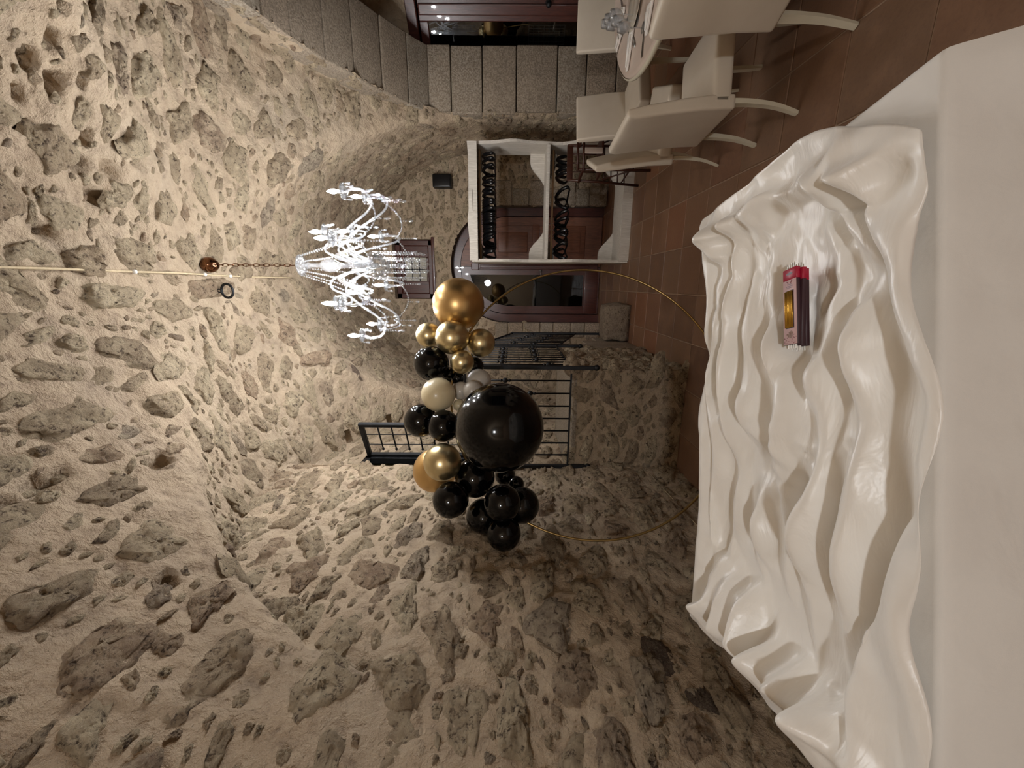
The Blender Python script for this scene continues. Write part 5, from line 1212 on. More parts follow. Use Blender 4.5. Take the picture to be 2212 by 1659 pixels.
[822,2,2,1,-1,-3,-7,2,1,-1,-1,-1,-1,-1,-1,-1,-1,-1,-1,0,0,0,2,3,4,1,-1,-1,0,1,0,0,0,1,1,0,0,0,-1,1,1,3,3,2,2,1,3,3,-1,-1,0,-1,-1,-1,-2,-4,-4,-2,-3,-1,-1,2,1,-1,-2,-1,-1,0,0,1,1,2,2,2,2,1,2,3,5,5,-2,-2,0,1,1,0,1,0,-3,-7,-2,0],
[835,3,0,1,-3,-4,-3,1,2,0,-2,-1,-1,-1,-1,0,-1,0,0,0,1,0,2,1,1,1,0,0,0,0,0,0,0,0,0,1,1,1,-1,3,2,3,2,2,2,0,2,2,0,0,-1,-1,-2,0,0,0,-2,-2,-3,-4,-4,-3,-3,-1,0,0,1,1,0,1,1,2,2,2,0,-1,2,3,6,4,2,-2,0,1,1,1,-1,-1,-4,-8,-1,2],
[848,2,-1,-2,1,-3,-2,0,1,1,-1,-2,-1,-1,0,0,-1,0,0,0,1,0,1,1,1,0,0,-1,0,-1,-1,0,1,1,2,2,2,2,2,2,0,1,2,1,3,2,1,1,-1,0,0,-1,0,-1,-1,-1,-1,0,0,-1,-2,-2,-3,-2,-2,-2,-1,0,-1,0,0,1,1,1,0,-1,0,5,5,5,2,-1,-4,4,2,0,0,-2,-7,-5,2,1],
[861,0,0,-1,-1,-1,-1,-1,0,1,0,-1,-2,-1,0,0,0,-1,0,0,0,0,0,1,0,0,-1,0,0,0,0,1,2,2,2,2,1,2,1,2,2,-2,-1,0,3,1,2,1,1,0,0,1,0,0,0,-1,-1,0,-1,0,0,-1,-1,-1,-2,-2,-2,-2,-2,-1,0,0,0,0,0,-1,0,0,2,3,2,3,-1,3,3,1,2,-4,-4,-5,2,0],
[874,-1,-1,0,0,0,-2,0,-1,0,0,0,-2,0,0,0,0,0,-1,0,0,0,-1,0,1,0,0,0,0,1,0,1,1,1,0,1,1,1,0,0,1,0,1,2,2,2,2,2,2,1,0,0,-1,0,1,0,-1,0,-1,0,0,-1,-1,-1,-1,-2,-3,-2,-2,-1,0,-1,0,-1,0,0,0,0,1,1,1,2,2,2,3,3,3,-4,-5,-4,2,0],
[887,0,-1,-2,1,0,0,-1,0,-1,0,0,-1,-1,0,0,1,0,0,0,0,0,0,-1,0,0,0,-1,0,1,0,0,-1,1,0,0,0,1,0,1,1,1,2,3,2,3,2,3,1,1,1,0,0,-1,-1,0,0,0,-1,0,-1,0,0,-2,-3,-2,-3,-2,-1,-1,0,-1,0,-1,0,0,0,0,1,0,1,2,2,2,4,3,3,-4,-5,-5,2,0],
[901,0,-3,-2,-1,3,-1,0,1,0,0,-1,-1,-1,0,1,0,1,0,0,-1,0,0,-1,0,0,0,1,-1,0,-1,0,0,0,1,-1,1,0,0,1,1,0,0,0,2,3,4,2,2,1,2,1,1,1,0,-1,0,-1,0,0,-1,-1,0,0,-3,-4,-3,-2,-1,0,-1,0,-1,0,-1,0,0,1,0,1,1,1,1,2,4,3,2,-2,-6,-4,2,0],
[914,0,-3,-3,-1,1,1,0,1,0,0,0,0,-1,0,1,0,0,0,0,0,-1,0,0,1,1,1,0,-2,0,-1,0,0,0,0,-1,1,-1,-1,-3,0,1,2,5,6,5,0,2,1,0,1,0,0,1,0,0,0,-1,-1,0,0,-1,-1,-2,-3,-3,-1,-1,-1,-1,-1,0,-1,0,0,0,1,0,1,0,1,0,1,1,2,2,3,0,-6,-4,3,0],
[927,0,-3,-3,-1,0,1,1,0,0,1,0,0,0,0,0,0,0,1,0,0,-1,1,1,2,1,0,-1,-2,-1,-1,0,0,-1,0,-1,-1,-2,-2,1,3,4,7,3,5,-1,1,1,1,0,-1,1,-1,0,0,-1,0,-1,-1,0,-1,0,0,-1,-2,-3,-2,-1,-1,-1,-1,0,0,0,0,1,0,1,0,0,0,0,1,1,1,2,2,1,-6,-3,3,0],
[940,0,-3,-2,-1,-2,1,1,1,1,0,0,0,0,0,0,0,0,1,0,0,1,0,2,1,1,-1,-2,-1,-1,0,0,0,-1,-3,-3,-1,1,3,4,3,2,2,4,3,0,7,5,1,1,-1,-2,-2,-2,-3,-3,-2,0,-1,0,-2,-1,0,0,-2,-1,-2,-1,-1,-1,-1,0,0,1,0,1,0,1,0,0,0,-1,1,0,2,1,1,2,-6,-2,2,1],
[953,0,-3,-2,0,-3,0,0,0,1,0,0,2,1,0,0,1,0,0,0,1,0,1,0,2,0,-1,0,0,0,0,-1,-2,-3,-2,0,2,4,3,0,1,0,1,12,6,6,5,2,-1,-1,-3,-4,-3,0,-2,-3,-3,-3,-2,-1,0,-1,-2,-1,-1,-2,-1,-1,-1,0,0,0,0,0,0,1,0,1,0,0,0,0,0,0,2,1,1,1,-5,-2,1,2],
[966,-1,-2,-1,-1,-2,-1,0,0,0,0,0,1,2,1,0,1,0,0,1,0,0,0,1,1,1,1,1,-1,-1,-1,-2,-2,-1,1,1,2,3,0,0,-1,0,9,11,6,3,2,-1,-1,-1,0,-2,-1,-1,-2,-2,-3,-2,-3,-3,-2,-1,-1,-2,-1,-2,-1,-2,0,-1,0,0,1,0,0,1,0,1,0,0,0,0,0,0,2,1,1,0,-5,-1,1,2],
[979,-1,-1,-1,-1,-1,-1,0,-1,0,0,-2,1,2,2,1,0,0,0,1,0,0,1,0,1,1,1,1,-1,-1,-2,-1,-1,0,1,1,1,1,1,0,1,4,8,10,3,3,1,1,0,-1,-1,-1,-1,-2,-2,-2,-2,-2,-3,-2,-3,-2,-2,-2,-1,-2,-1,-2,-1,-1,0,0,0,1,0,1,0,0,1,0,0,0,0,1,1,2,0,-2,-3,-1,0,3],
[993,-1,0,-1,-1,-1,-1,-1,0,-1,0,-1,-1,2,1,1,1,0,1,0,0,1,0,0,1,0,1,1,-1,-1,-1,-1,0,0,0,0,1,3,1,1,5,6,7,6,4,2,0,-1,-1,-1,0,-1,-1,-1,-1,-2,-2,-2,-3,-1,-2,-3,-3,-2,-2,-2,-2,-1,-1,-1,-1,0,0,1,0,0,1,1,0,0,0,0,0,1,2,1,0,-3,-2,0,0,2],
[1006,0,-1,-1,0,0,-1,-1,-1,-1,0,-1,0,1,1,0,1,0,1,0,1,0,0,0,1,0,0,0,0,-1,0,0,-1,0,1,1,0,3,2,5,5,6,5,3,1,-1,-1,-1,-1,-1,0,-1,0,0,0,-1,0,-2,-1,-2,-2,0,-2,-3,-4,-3,-2,-1,-1,-2,-1,0,1,0,0,1,1,0,1,-1,0,0,1,0,2,1,0,-3,-2,0,0,2],
[1019,1,-1,-2,0,0,-1,0,-1,-1,0,-1,0,0,1,1,0,0,1,0,1,0,0,1,0,0,0,0,0,0,0,0,0,0,1,2,1,3,3,4,4,3,1,0,-1,-3,-1,-2,-1,-1,0,0,0,0,1,0,1,2,2,-1,-1,-1,0,-2,-2,-3,-3,-3,-2,-1,-1,-1,1,0,1,1,1,0,0,-1,0,0,0,0,1,2,0,-4,-1,0,1,1],
[1032,1,-1,-1,0,0,0,-1,-1,0,0,-1,-1,0,0,1,0,1,0,0,1,0,0,1,0,0,0,1,0,0,1,0,1,1,1,1,2,2,2,1,1,-1,-1,-2,-2,-2,-1,-1,0,0,0,-1,0,1,0,1,0,3,4,3,2,-1,-2,-1,-1,0,-1,-2,-2,-2,-2,0,0,0,1,0,0,0,-1,0,0,0,-1,0,1,1,0,-4,-1,1,0,1],
[1045,0,0,0,1,0,-1,0,0,-1,-1,0,0,-1,0,0,0,0,0,1,0,0,1,0,0,0,1,0,0,1,0,1,1,1,1,1,1,1,-1,0,-2,-2,-2,-1,-2,1,1,1,0,0,0,-1,0,0,0,0,0,1,1,3,4,3,1,-2,-1,0,1,-1,-1,-2,-1,-1,0,0,-1,0,0,1,0,-1,0,-1,-1,0,0,1,0,-4,0,0,1,0],
[1058,0,0,1,0,0,0,0,0,0,-1,-1,0,0,0,-1,0,0,0,0,0,1,0,0,0,1,0,0,0,1,0,1,0,1,0,1,0,1,-2,-1,-1,-1,-1,0,2,1,1,0,-1,0,0,-1,-1,0,0,0,0,0,0,0,1,2,4,3,0,0,-1,-1,0,-2,0,-1,0,0,0,1,1,0,0,-1,-1,-2,0,-1,0,1,0,-4,0,0,1,0],
[1072,-2,0,0,2,1,0,0,-1,-2,1,-1,0,0,0,0,0,-1,0,1,0,1,0,0,0,0,1,0,0,0,1,0,1,0,0,0,-1,0,0,-1,0,0,0,2,1,-2,-1,1,0,-2,1,0,0,-1,1,0,0,0,0,0,0,-1,1,3,3,2,0,0,0,-1,0,-1,0,0,0,0,0,0,0,-1,-2,-1,0,0,0,0,0,-4,0,1,0,1],
[1085,-1,-1,0,1,3,0,-1,-2,0,0,0,0,0,0,-1,0,0,0,1,0,1,1,1,0,1,0,0,0,-1,0,0,0,0,0,0,0,-1,0,-1,1,0,0,2,-2,-1,-1,0,0,0,1,1,0,-1,0,0,0,1,0,0,1,0,-1,-1,1,2,3,1,0,0,0,-1,-2,-1,1,0,-1,-1,3,-1,-1,0,-1,-2,1,1,-1,-3,0,1,1,0],
[1098,-1,0,0,0,3,-1,0,-1,0,0,1,-1,0,-1,-1,0,0,1,1,0,1,2,0,0,0,0,0,0,0,-1,0,0,0,0,-1,0,0,0,0,0,0,0,1,-2,-1,0,0,1,0,1,0,1,-1,-1,-1,1,1,1,0,0,1,0,-1,0,-1,1,2,1,1,-1,-1,-1,-2,0,0,-2,1,3,1,-1,-1,-2,-3,3,1,-1,-2,1,0,1,0],
[1111,0,0,-1,-4,6,0,-1,0,0,0,-1,1,0,-1,0,0,-1,1,1,1,1,1,0,0,0,0,0,-1,0,0,-1,0,0,-1,0,0,1,0,0,0,0,0,0,-1,0,0,0,0,0,2,0,0,0,-1,-1,-1,0,2,2,1,0,0,-1,0,-1,1,0,0,1,-1,-2,-1,0,0,0,0,0,1,2,0,-2,-4,-2,3,1,-5,4,1,0,0,1],
[1124,0,0,-1,-4,4,1,0,-1,0,-1,-2,1,2,1,0,0,-1,0,1,0,1,1,1,0,0,0,0,0,0,-1,0,-1,0,-1,0,0,0,1,0,0,0,0,0,-1,0,0,0,0,1,1,1,0,-1,0,-1,-1,-1,0,1,3,2,1,0,-1,-1,0,0,0,-1,0,-1,-1,0,-1,0,-1,0,2,2,1,-3,-5,-3,2,1,-7,7,2,1,0,1],
[1137,1,0,-2,-4,-1,1,1,0,-1,0,-1,1,2,2,2,1,-1,-1,0,0,1,0,0,0,1,0,0,0,0,0,0,-1,0,-1,0,0,1,0,0,0,0,0,-1,0,0,0,1,1,0,1,0,0,0,-1,0,-1,-1,-1,0,1,1,2,2,1,1,0,0,-1,0,-1,-1,-2,-1,0,-1,-1,1,1,1,1,-5,-4,-2,-1,0,-4,10,2,0,0,1],
[1151,0,-1,-1,-4,-3,0,0,0,0,1,0,1,1,2,2,4,-1,-1,-1,0,0,1,0,0,0,0,0,0,0,0,-1,0,0,0,0,1,1,0,0,0,-1,-1,0,0,1,0,1,1,0,0,0,0,0,-1,0,-1,0,-1,0,-1,0,0,1,1,1,2,2,1,1,0,0,-2,-2,-1,-1,-2,-1,-1,1,0,-3,-2,-3,0,-1,-2,10,2,0,-1,2],
[1164,-1,0,-2,-3,-3,-1,0,0,0,1,0,1,2,2,1,3,0,0,0,0,0,0,0,1,-1,0,0,0,0,1,0,0,0,0,0,0,1,0,-1,0,-1,0,0,1,0,1,0,-1,0,0,0,0,1,0,0,-1,-1,0,-1,0,-1,-1,0,-1,0,1,1,1,2,1,1,0,0,0,-1,-2,-3,-2,1,1,-1,-2,-2,0,-1,-1,6,5,-1,-1,1],
[1177,0,-1,-1,-3,-3,-1,-1,0,1,0,1,1,1,2,2,0,1,2,0,0,0,0,0,0,0,0,0,0,0,0,0,0,1,0,0,0,0,0,-1,0,0,-1,0,1,-1,0,-1,0,0,1,1,1,1,0,0,0,-1,-2,0,-1,-1,0,-1,-1,-1,0,0,1,0,1,1,1,1,0,0,0,-1,-1,-1,0,0,-2,-1,-1,-1,0,4,5,0,-1,0],
[1190,0,0,0,-2,-4,0,-2,0,0,0,1,1,1,2,1,3,2,2,0,1,0,-1,-1,-1,-1,-1,0,0,0,0,0,1,0,0,0,0,0,0,-1,0,-1,-1,-1,0,-1,0,0,1,1,2,2,1,1,1,1,-1,-1,-2,-2,-2,-1,0,0,0,0,-1,0,0,1,1,1,2,1,0,0,-1,-1,0,-2,-1,-1,-1,-2,-1,-1,0,4,4,1,0,-1],
[1203,0,0,2,-1,-3,-1,-1,-2,0,0,0,2,2,2,3,3,2,2,0,1,1,-1,-2,-2,-2,-2,0,-1,0,0,0,0,0,0,1,0,-1,0,-1,0,-1,-1,-1,0,-1,1,1,1,1,1,3,2,3,3,1,0,-1,-2,-3,-4,-1,-1,-1,0,-2,-1,1,2,1,0,1,1,1,0,0,-1,-1,-1,-2,-2,-1,-1,-2,-1,-2,1,4,4,1,1,-2],
[1216,0,0,1,2,-2,-2,-1,-2,0,-1,1,2,2,3,3,4,2,1,0,1,0,-1,-2,-2,-2,-1,-2,0,-1,0,0,0,0,0,0,0,0,0,-1,0,-1,-1,0,0,0,1,1,0,1,3,3,4,4,1,1,0,-1,-1,-2,-2,-2,-2,-3,-2,-1,-1,0,1,1,1,1,0,1,-1,0,-2,-2,-1,-1,-1,-1,-2,-1,-2,-1,-1,4,5,2,0,-2],
[1229,1,-1,0,1,1,-2,-1,-2,0,0,0,2,2,3,3,3,3,0,1,0,0,-2,-2,-1,-2,-1,-1,0,-1,0,0,0,0,0,0,0,0,1,-1,0,-1,0,0,0,1,1,0,1,2,4,4,3,2,2,0,0,-1,-4,0,-1,-2,-3,-2,-2,-2,-2,0,0,0,1,0,0,0,-1,-3,-3,-3,2,1,1,-1,-1,-1,-2,-2,-1,3,5,3,0,-2],
[1243,0,0,0,0,1,-1,-2,-1,-2,0,1,1,2,2,3,4,4,2,1,-1,-1,-1,-2,-1,-2,-2,-1,0,0,-1,0,0,0,1,0,0,0,1,0,0,0,0,0,0,1,1,1,2,1,4,4,1,3,-1,-2,1,-2,-3,0,-1,-3,-3,-4,-3,-2,-1,-1,-1,0,0,0,1,0,-1,-4,-4,-1,0,2,4,1,1,-1,-2,-2,-1,3,5,3,0,-1],
[1256,1,-1,-1,1,3,-2,-2,-2,-2,-3,2,3,1,1,2,3,4,1,-1,1,0,1,1,-1,-2,-2,0,-1,0,-1,-1,0,1,0,1,0,0,0,0,0,0,0,0,1,1,1,2,2,1,2,4,0,1,-1,0,0,1,-2,-2,-6,-5,-5,-3,-3,-2,-1,-1,0,0,1,1,1,0,0,-2,-5,-1,0,1,2,4,3,0,-2,-2,-1,3,4,3,1,-1],
[1269,1,-1,1,3,3,-3,-4,-4,-5,0,3,4,2,1,0,0,2,1,-1,0,2,3,2,0,-2,-1,-1,-1,-1,-1,0,0,1,0,2,0,0,0,0,-1,-1,0,0,-1,0,0,4,3,3,2,4,0,0,0,-1,0,-4,-4,-4,-6,-4,-3,-2,-2,-2,0,0,1,1,2,2,1,0,0,-3,-5,-2,0,0,1,4,3,3,-2,-2,-1,2,5,3,1,-1],
[1282,1,2,4,2,-1,-6,-7,-6,0,3,5,4,2,1,0,1,0,1,-3,0,2,2,1,0,-1,-1,0,-2,0,-1,0,0,0,1,1,2,0,-1,0,-2,-1,0,-1,-1,-1,-2,1,1,1,2,1,1,0,0,0,-1,-2,-2,-2,-3,-2,-2,-1,-1,0,1,1,0,1,1,-1,-1,-1,-2,-2,-3,-2,1,2,1,1,5,3,-1,-2,-2,3,4,4,1,-1],
[1295,4,5,0,-1,-7,-7,-6,0,4,4,3,4,2,1,1,0,0,-2,-3,0,2,2,1,0,1,0,-1,0,-2,-1,0,-1,1,0,1,1,0,-1,0,0,-2,-1,-1,0,-1,-2,-1,-1,-1,0,0,1,1,1,1,0,0,0,-2,-1,-1,-1,-2,-1,-1,0,0,-1,0,-1,0,-1,-2,-1,-1,-2,-1,0,2,2,2,4,3,0,-2,-2,2,5,4,1,-1],
[1308,6,-2,2,-7,-2,-5,-1,-2,4,4,3,3,2,1,0,0,-2,-3,-1,2,3,2,1,2,1,0,-1,0,-2,-1,-1,-1,0,0,2,1,-1,-1,-1,-1,-1,-1,-1,0,0,-1,0,-1,0,-1,-1,0,0,1,0,0,1,0,1,0,-1,0,-2,-1,-2,-2,-1,-1,-1,-1,-1,-1,-1,-1,-1,-2,-1,-1,1,2,3,4,3,1,-2,-2,2,4,4,2,-1],
[1322,0,0,-2,1,-1,-6,-6,1,3,3,1,3,3,1,0,0,-2,-1,2,3,2,2,2,1,0,0,0,-1,-1,-1,0,-1,0,0,0,1,1,-1,-1,-1,-1,-2,-1,0,-1,0,-1,-1,-1,-1,-1,0,1,2,5,4,4,3,2,1,-2,-3,-5,-6,-6,-5,-4,-1,0,1,0,-1,-1,-1,-1,-2,-1,-1,1,2,3,2,3,2,-1,-2,2,3,5,1,1],
[1335,-1,0,0,-1,-1,-5,-7,-4,2,3,3,1,3,0,0,2,2,2,3,2,2,1,2,1,0,-1,0,0,-1,0,0,-1,0,0,0,-1,-1,-1,-1,-1,-2,-1,-1,0,-1,-1,0,-1,0,-2,1,4,6,6,8,8,4,2,-1,-3,-7,-10,-11,-13,-8,-4,-4,-2,3,3,4,3,2,0,-1,-2,-1,-2,1,3,2,2,2,2,0,-2,2,3,5,1,1],
[1348,0,-1,0,0,-2,-5,-5,-5,-1,1,2,2,2,3,2,3,2,2,1,1,1,1,1,1,0,1,-1,-1,-1,-1,0,0,1,1,1,1,0,-1,-1,-2,-3,-3,-3,-2,-2,0,1,1,3,4,6,7,7,7,5,7,1,-1,-6,-10,-15,-15,-13,-11,-7,-2,2,4,7,6,6,4,2,-1,-2,-4,-5,-3,2,4,3,2,2,1,0,0,2,3,4,1,1],
[1361,0,0,0,0,-2,-4,-4,-4,-1,2,2,2,2,2,1,0,0,-1,-1,-2,-1,-2,-1,0,1,0,-1,-1,-1,0,0,1,3,4,3,3,2,1,1,-1,-1,-2,-2,-2,0,1,2,3,4,5,6,7,6,4,3,1,-4,-8,-12,-15,-14,-12,-8,-3,0,5,6,8,8,5,5,2,-1,-3,-4,-4,-6,-6,-3,3,2,3,3,2,2,1,2,2,5,1,0],
[1374,1,-1,0,0,-2,-4,-2,-1,1,2,2,1,1,-1,-1,-2,-3,-3,-4,-3,-3,-1,-1,0,0,1,-1,0,-1,0,1,1,2,4,3,4,3,2,2,1,0,0,-1,1,1,2,2,4,4,4,5,4,2,0,1,-5,-9,-10,-10,-9,-7,-3,0,3,6,6,6,5,4,2,0,0,-2,-3,-4,-3,-5,-6,-5,-3,0,2,3,3,3,4,2,3,4,1,0],
[1387,1,0,-1,-2,-3,-2,0,1,2,0,1,-1,-1,-2,-2,-3,-4,-3,-4,-3,-1,-1,0,0,1,0,0,0,0,0,0,1,2,3,2,3,2,1,1,1,0,0,1,-1,3,3,4,4,0,3,3,0,-1,-3,-2,-4,-4,-5,-3,0,1,4,3,3,3,3,1,1,0,1,-1,-1,-1,-3,-3,-3,-4,-4,-4,-4,-2,-1,1,2,4,3,4,4,2,4,0],
[1401,1,-3,0,-4,-2,0,0,0,0,0,-1,-1,-1,-2,-2,-2,-3,-3,-1,-2,0,0,1,1,1,1,1,-1,0,0,0,0,0,1,2,1,0,0,-1,-1,-2,-1,0,0,3,3,5,7,-4,1,2,0,-1,-1,-1,0,-1,1,1,1,2,4,4,4,0,-3,-3,-1,0,0,0,0,0,-1,-2,-3,-3,-3,-3,-2,-2,-2,-1,0,2,2,5,5,2,2,4],
[1414,-2,-1,-2,-1,0,-2,-1,-1,0,0,0,-1,0,-1,-1,-1,-1,0,0,1,1,1,2,1,1,1,0,0,0,-1,-1,0,-1,0,-1,-1,-1,-2,-2,-3,-2,-2,-2,0,1,2,3,4,4,-1,1,1,1,1,1,1,0,1,1,2,3,2,1,0,-2,-2,-2,-1,0,1,1,1,0,0,-2,-2,-3,-2,-2,-1,-1,-1,0,-1,-1,0,2,4,5,0,6],
[1427,-2,4,-1,-1,-1,-1,0,-1,0,0,0,0,0,0,0,0,1,0,1,0,1,1,1,1,1,0,0,0,0,0,0,0,-1,0,0,-1,-2,-1,-3,-3,-3,-3,-2,-1,0,1,1,2,2,1,2,1,1,1,-1,0,1,1,2,1,0,0,2,0,-2,-2,-1,1,1,2,2,1,0,-1,-1,-2,-2,-3,-2,-1,0,0,1,0,0,-1,-1,-1,0,4,6],
[1440,0,0,0,0,0,0,0,0,0,0,0,0,0,0,0,0,0,0,0,0,0,0,0,0,0,0,0,0,0,0,0,0,0,0,0,0,0,0,0,0,0,0,0,0,0,0,0,0,0,0,0,0,0,0,0,0,0,0,0,0,0,0,0,0,0,0,0,0,0,0,0,0,0,0,0,0,0,0,0,0,0,0,0,0,0,0,0,0,0,0,0]],
[
[785,0,1,1,1,1,2,1,1,2,0,1,0,0,0,-1,-1,-1,0,-1,1,1,1,2,2,2,2,2,2,2,2,1,2,2,2,1,2,1,1,1,0,0,-1,-2,-3,-3,-3,-3,-2,-2,-2,0,0,1,2,2,3,1,2,0,-1,-1,-2,-2,-2,-3,-2,-2,-2,-1,-1,-1,0,0,1,0,1,0,0,1,0,1,1,1,1,1,0,1,0,1,0,0],
[785,2,-4,0,0,1,2,3,2,2,2,3,2,3,1,1,1,0,0,1,1,3,4,3,3,3,3,3,2,0,0,-1,-2,-2,-2,-3,-3,-5,0,-7,-3,2,2,3,3,2,1,1,0,0,0,0,0,1,1,1,0,0,0,1,0,1,1,1,1,0,-1,-1,0,-1,-1,-3,-1,-2,-2,-2,-1,-2,-1,-1,0,0,0,0,-1,-1,-1,-2,-2,4,8,-10],
[788,0,0,-6,-3,-1,2,3,2,0,1,2,1,3,3,3,3,3,2,2,3,2,2,2,2,1,0,0,0,1,0,0,-1,-1,-1,-3,-3,-4,-5,-6,-5,0,2,1,2,1,2,2,1,1,0,0,-2,3,2,2,2,-1,-3,-1,1,1,0,1,2,2,1,2,5,4,3,3,1,-2,-3,-5,-4,-4,-3,-3,-3,-2,-3,-4,-2,-1,2,4,9,10,-3,-14],
[792,-3,1,2,-6,-5,-2,0,2,2,-2,-2,0,1,2,2,3,2,2,2,3,2,2,4,3,-1,-1,-3,-3,-1,-1,0,-1,-1,-2,-2,-3,-4,-4,-3,-2,1,0,0,0,1,0,1,0,1,0,0,0,2,2,2,3,4,2,-2,-4,-2,-1,1,1,2,2,3,4,5,6,7,5,2,1,-2,-3,-4,-7,-8,-5,-4,-2,-1,2,6,8,13,14,-2,-11,-13],
[797,-5,-1,11,3,-9,-4,-3,-2,3,4,-1,-2,-1,1,-1,1,2,3,-1,0,0,2,0,-1,-4,-3,-3,-4,-1,1,-1,-2,-3,-5,-4,-4,-1,0,0,0,0,0,0,0,0,0,0,0,0,0,0,0,1,0,1,1,3,6,5,-1,-7,-4,0,0,2,4,-2,2,4,5,7,7,7,7,6,6,3,-1,-6,-4,-1,0,1,2,8,13,15,1,-23,-9,-11],
[801,-2,0,8,14,-3,-3,-2,-3,-1,3,6,0,-2,-1,0,-4,0,2,0,-7,-3,-2,0,-4,-7,-7,-5,-6,-5,-3,-2,1,3,-2,-1,1,2,4,5,4,4,2,1,-1,-2,-3,-3,-2,-2,-1,-1,-1,-1,0,-1,-2,-1,-1,0,2,5,1,-2,-2,-3,-2,1,0,0,2,2,2,2,4,6,6,9,9,8,8,9,4,2,10,16,16,3,-29,-25,-4,-10],
[804,2,-3,9,14,14,-2,-4,-3,-2,-4,1,2,0,-2,-6,-5,-7,-3,0,-1,-2,-1,-3,-4,-5,-5,-6,-4,-4,-4,-4,0,5,5,7,7,8,8,8,7,5,2,1,-2,-3,-3,-4,-4,-3,-1,0,2,2,3,2,0,-2,-5,-5,-4,-9,-7,-2,0,1,0,0,4,0,-3,0,-3,-4,-6,-5,-2,0,2,7,15,17,16,19,21,18,15,-16,-34,-10,-2,-18],
[806,3,-1,8,17,14,-5,-10,-4,-2,-3,-4,-6,-3,-2,-6,-5,-5,-6,-4,0,-1,-2,-3,-2,-1,0,-4,0,2,4,2,4,6,7,8,8,7,7,6,4,1,0,-2,-4,-5,-5,-5,-5,-3,0,2,4,6,6,8,6,1,-1,-5,-8,-11,-11,-8,-7,-5,2,-2,5,11,5,0,0,-4,-8,-10,-11,-9,0,0,0,7,15,20,24,24,19,-9,-14,-7,-11,-22],
[806,3,2,7,18,11,-11,-11,-9,-4,-2,0,-3,-10,-6,-2,-4,-4,-7,-9,-3,0,2,1,-2,2,3,5,7,9,10,9,8,6,5,5,3,2,0,0,-2,-4,-5,-6,-8,-7,-6,-4,-3,0,2,5,5,6,6,11,6,3,5,1,-4,-9,-9,-8,-10,-18,-1,-2,-1,9,9,6,7,2,-2,-4,-6,-9,-13,-13,-2,9,7,13,20,26,19,-4,5,-10,-16,-24],
[807,2,4,7,17,15,-13,-16,-11,-7,-5,-3,-2,-3,-10,-9,-2,-1,-3,-3,-2,1,2,1,6,6,9,11,10,10,9,9,6,3,0,-2,-3,-5,-5,-5,-6,-6,-6,-6,-7,-6,-3,-3,-2,-1,2,3,2,4,4,4,5,9,9,5,0,-8,-8,-2,-15,-14,-10,-7,0,1,9,9,9,7,7,9,2,-2,-12,-15,-5,8,11,15,14,17,18,-6,3,-12,-12,-21],
[808,2,5,8,25,14,-5,-19,-17,-9,-3,-2,-5,-8,-7,-13,-8,1,1,0,2,5,4,4,6,10,11,9,10,6,4,2,1,-2,-6,-6,-8,-8,-7,-5,-4,-3,-3,-2,-2,-2,-1,4,-7,-2,-3,-4,-4,-2,-1,3,5,6,7,6,3,8,-6,-11,-8,4,-5,-14,0,0,0,6,0,7,9,9,5,5,2,-1,9,4,5,10,14,13,14,-1,-18,-13,-8,-14],
[811,4,8,13,27,25,-11,-17,-17,-14,-10,-11,-12,-13,-5,2,-6,-5,0,2,5,6,5,7,7,8,7,6,5,3,0,-2,-5,-6,-7,-9,-8,-7,-3,0,1,1,1,1,1,2,-6,-4,-2,0,-1,-3,-3,-4,-2,-1,1,-2,1,3,8,6,-3,-6,-10,2,-1,-1,0,0,0,3,12,-2,-4,-5,0,7,12,10,15,18,11,7,9,15,14,-18,-27,-13,-3,-8],
[814,7,16,20,27,26,-14,-23,-22,-13,-21,-19,-15,-9,-4,4,4,0,-1,1,4,4,4,3,6,3,3,2,0,0,-2,-4,-5,-6,-7,-5,-3,-1,2,5,8,-1,2,3,1,-1,-3,-1,-2,0,0,-1,-2,-3,-4,-5,-3,-3,1,3,3,1,-1,-3,-5,0,2,4,1,4,3,1,3,-4,-7,-9,-1,0,2,10,16,18,16,19,13,15,9,-28,-26,-14,12,-15],
[816,14,19,21,31,23,-19,-28,-21,-21,-27,-21,-13,-4,2,-2,-1,4,4,2,2,1,1,0,1,0,0,0,0,-2,-2,-3,-3,-3,-2,-1,3,5,4,7,6,6,5,3,1,-1,-3,-1,0,1,0,1,-1,-2,-3,-5,-5,-5,-2,0,0,4,3,0,0,-1,-3,1,-1,1,3,-3,3,-1,-4,-6,-10,-6,0,0,5,14,18,22,22,18,12,-22,-27,-16,13,-13],
[816,20,21,24,28,13,-19,-27,-26,-24,-27,-20,-9,2,1,-1,-4,-5,0,3,3,1,-3,-2,1,1,1,0,2,1,1,1,1,1,3,5,4,4,7,7,7,5,3,0,-2,-3,-3,-1,0,0,2,2,2,2,0,-2,-5,-6,-6,-4,-1,-2,-2,-2,0,2,-1,-7,-7,5,5,-1,-2,7,4,0,-9,-12,-8,-3,0,5,13,18,22,19,15,-8,-22,-21,16,-9],
[812,21,15,20,23,11,-18,-22,-23,-27,-21,-11,-5,-5,-5,2,0,-5,3,-3,0,2,0,-2,0,0,0,1,4,6,6,6,7,9,7,4,6,5,4,3,0,-1,-4,-6,-6,-6,-4,-3,0,1,4,5,7,7,4,1,-2,-10,-12,-7,-3,-3,-3,-1,0,-1,-6,-9,-5,1,5,0,1,5,5,7,2,-5,-12,-12,-2,2,9,12,20,19,10,-6,-17,-6,12,-5],
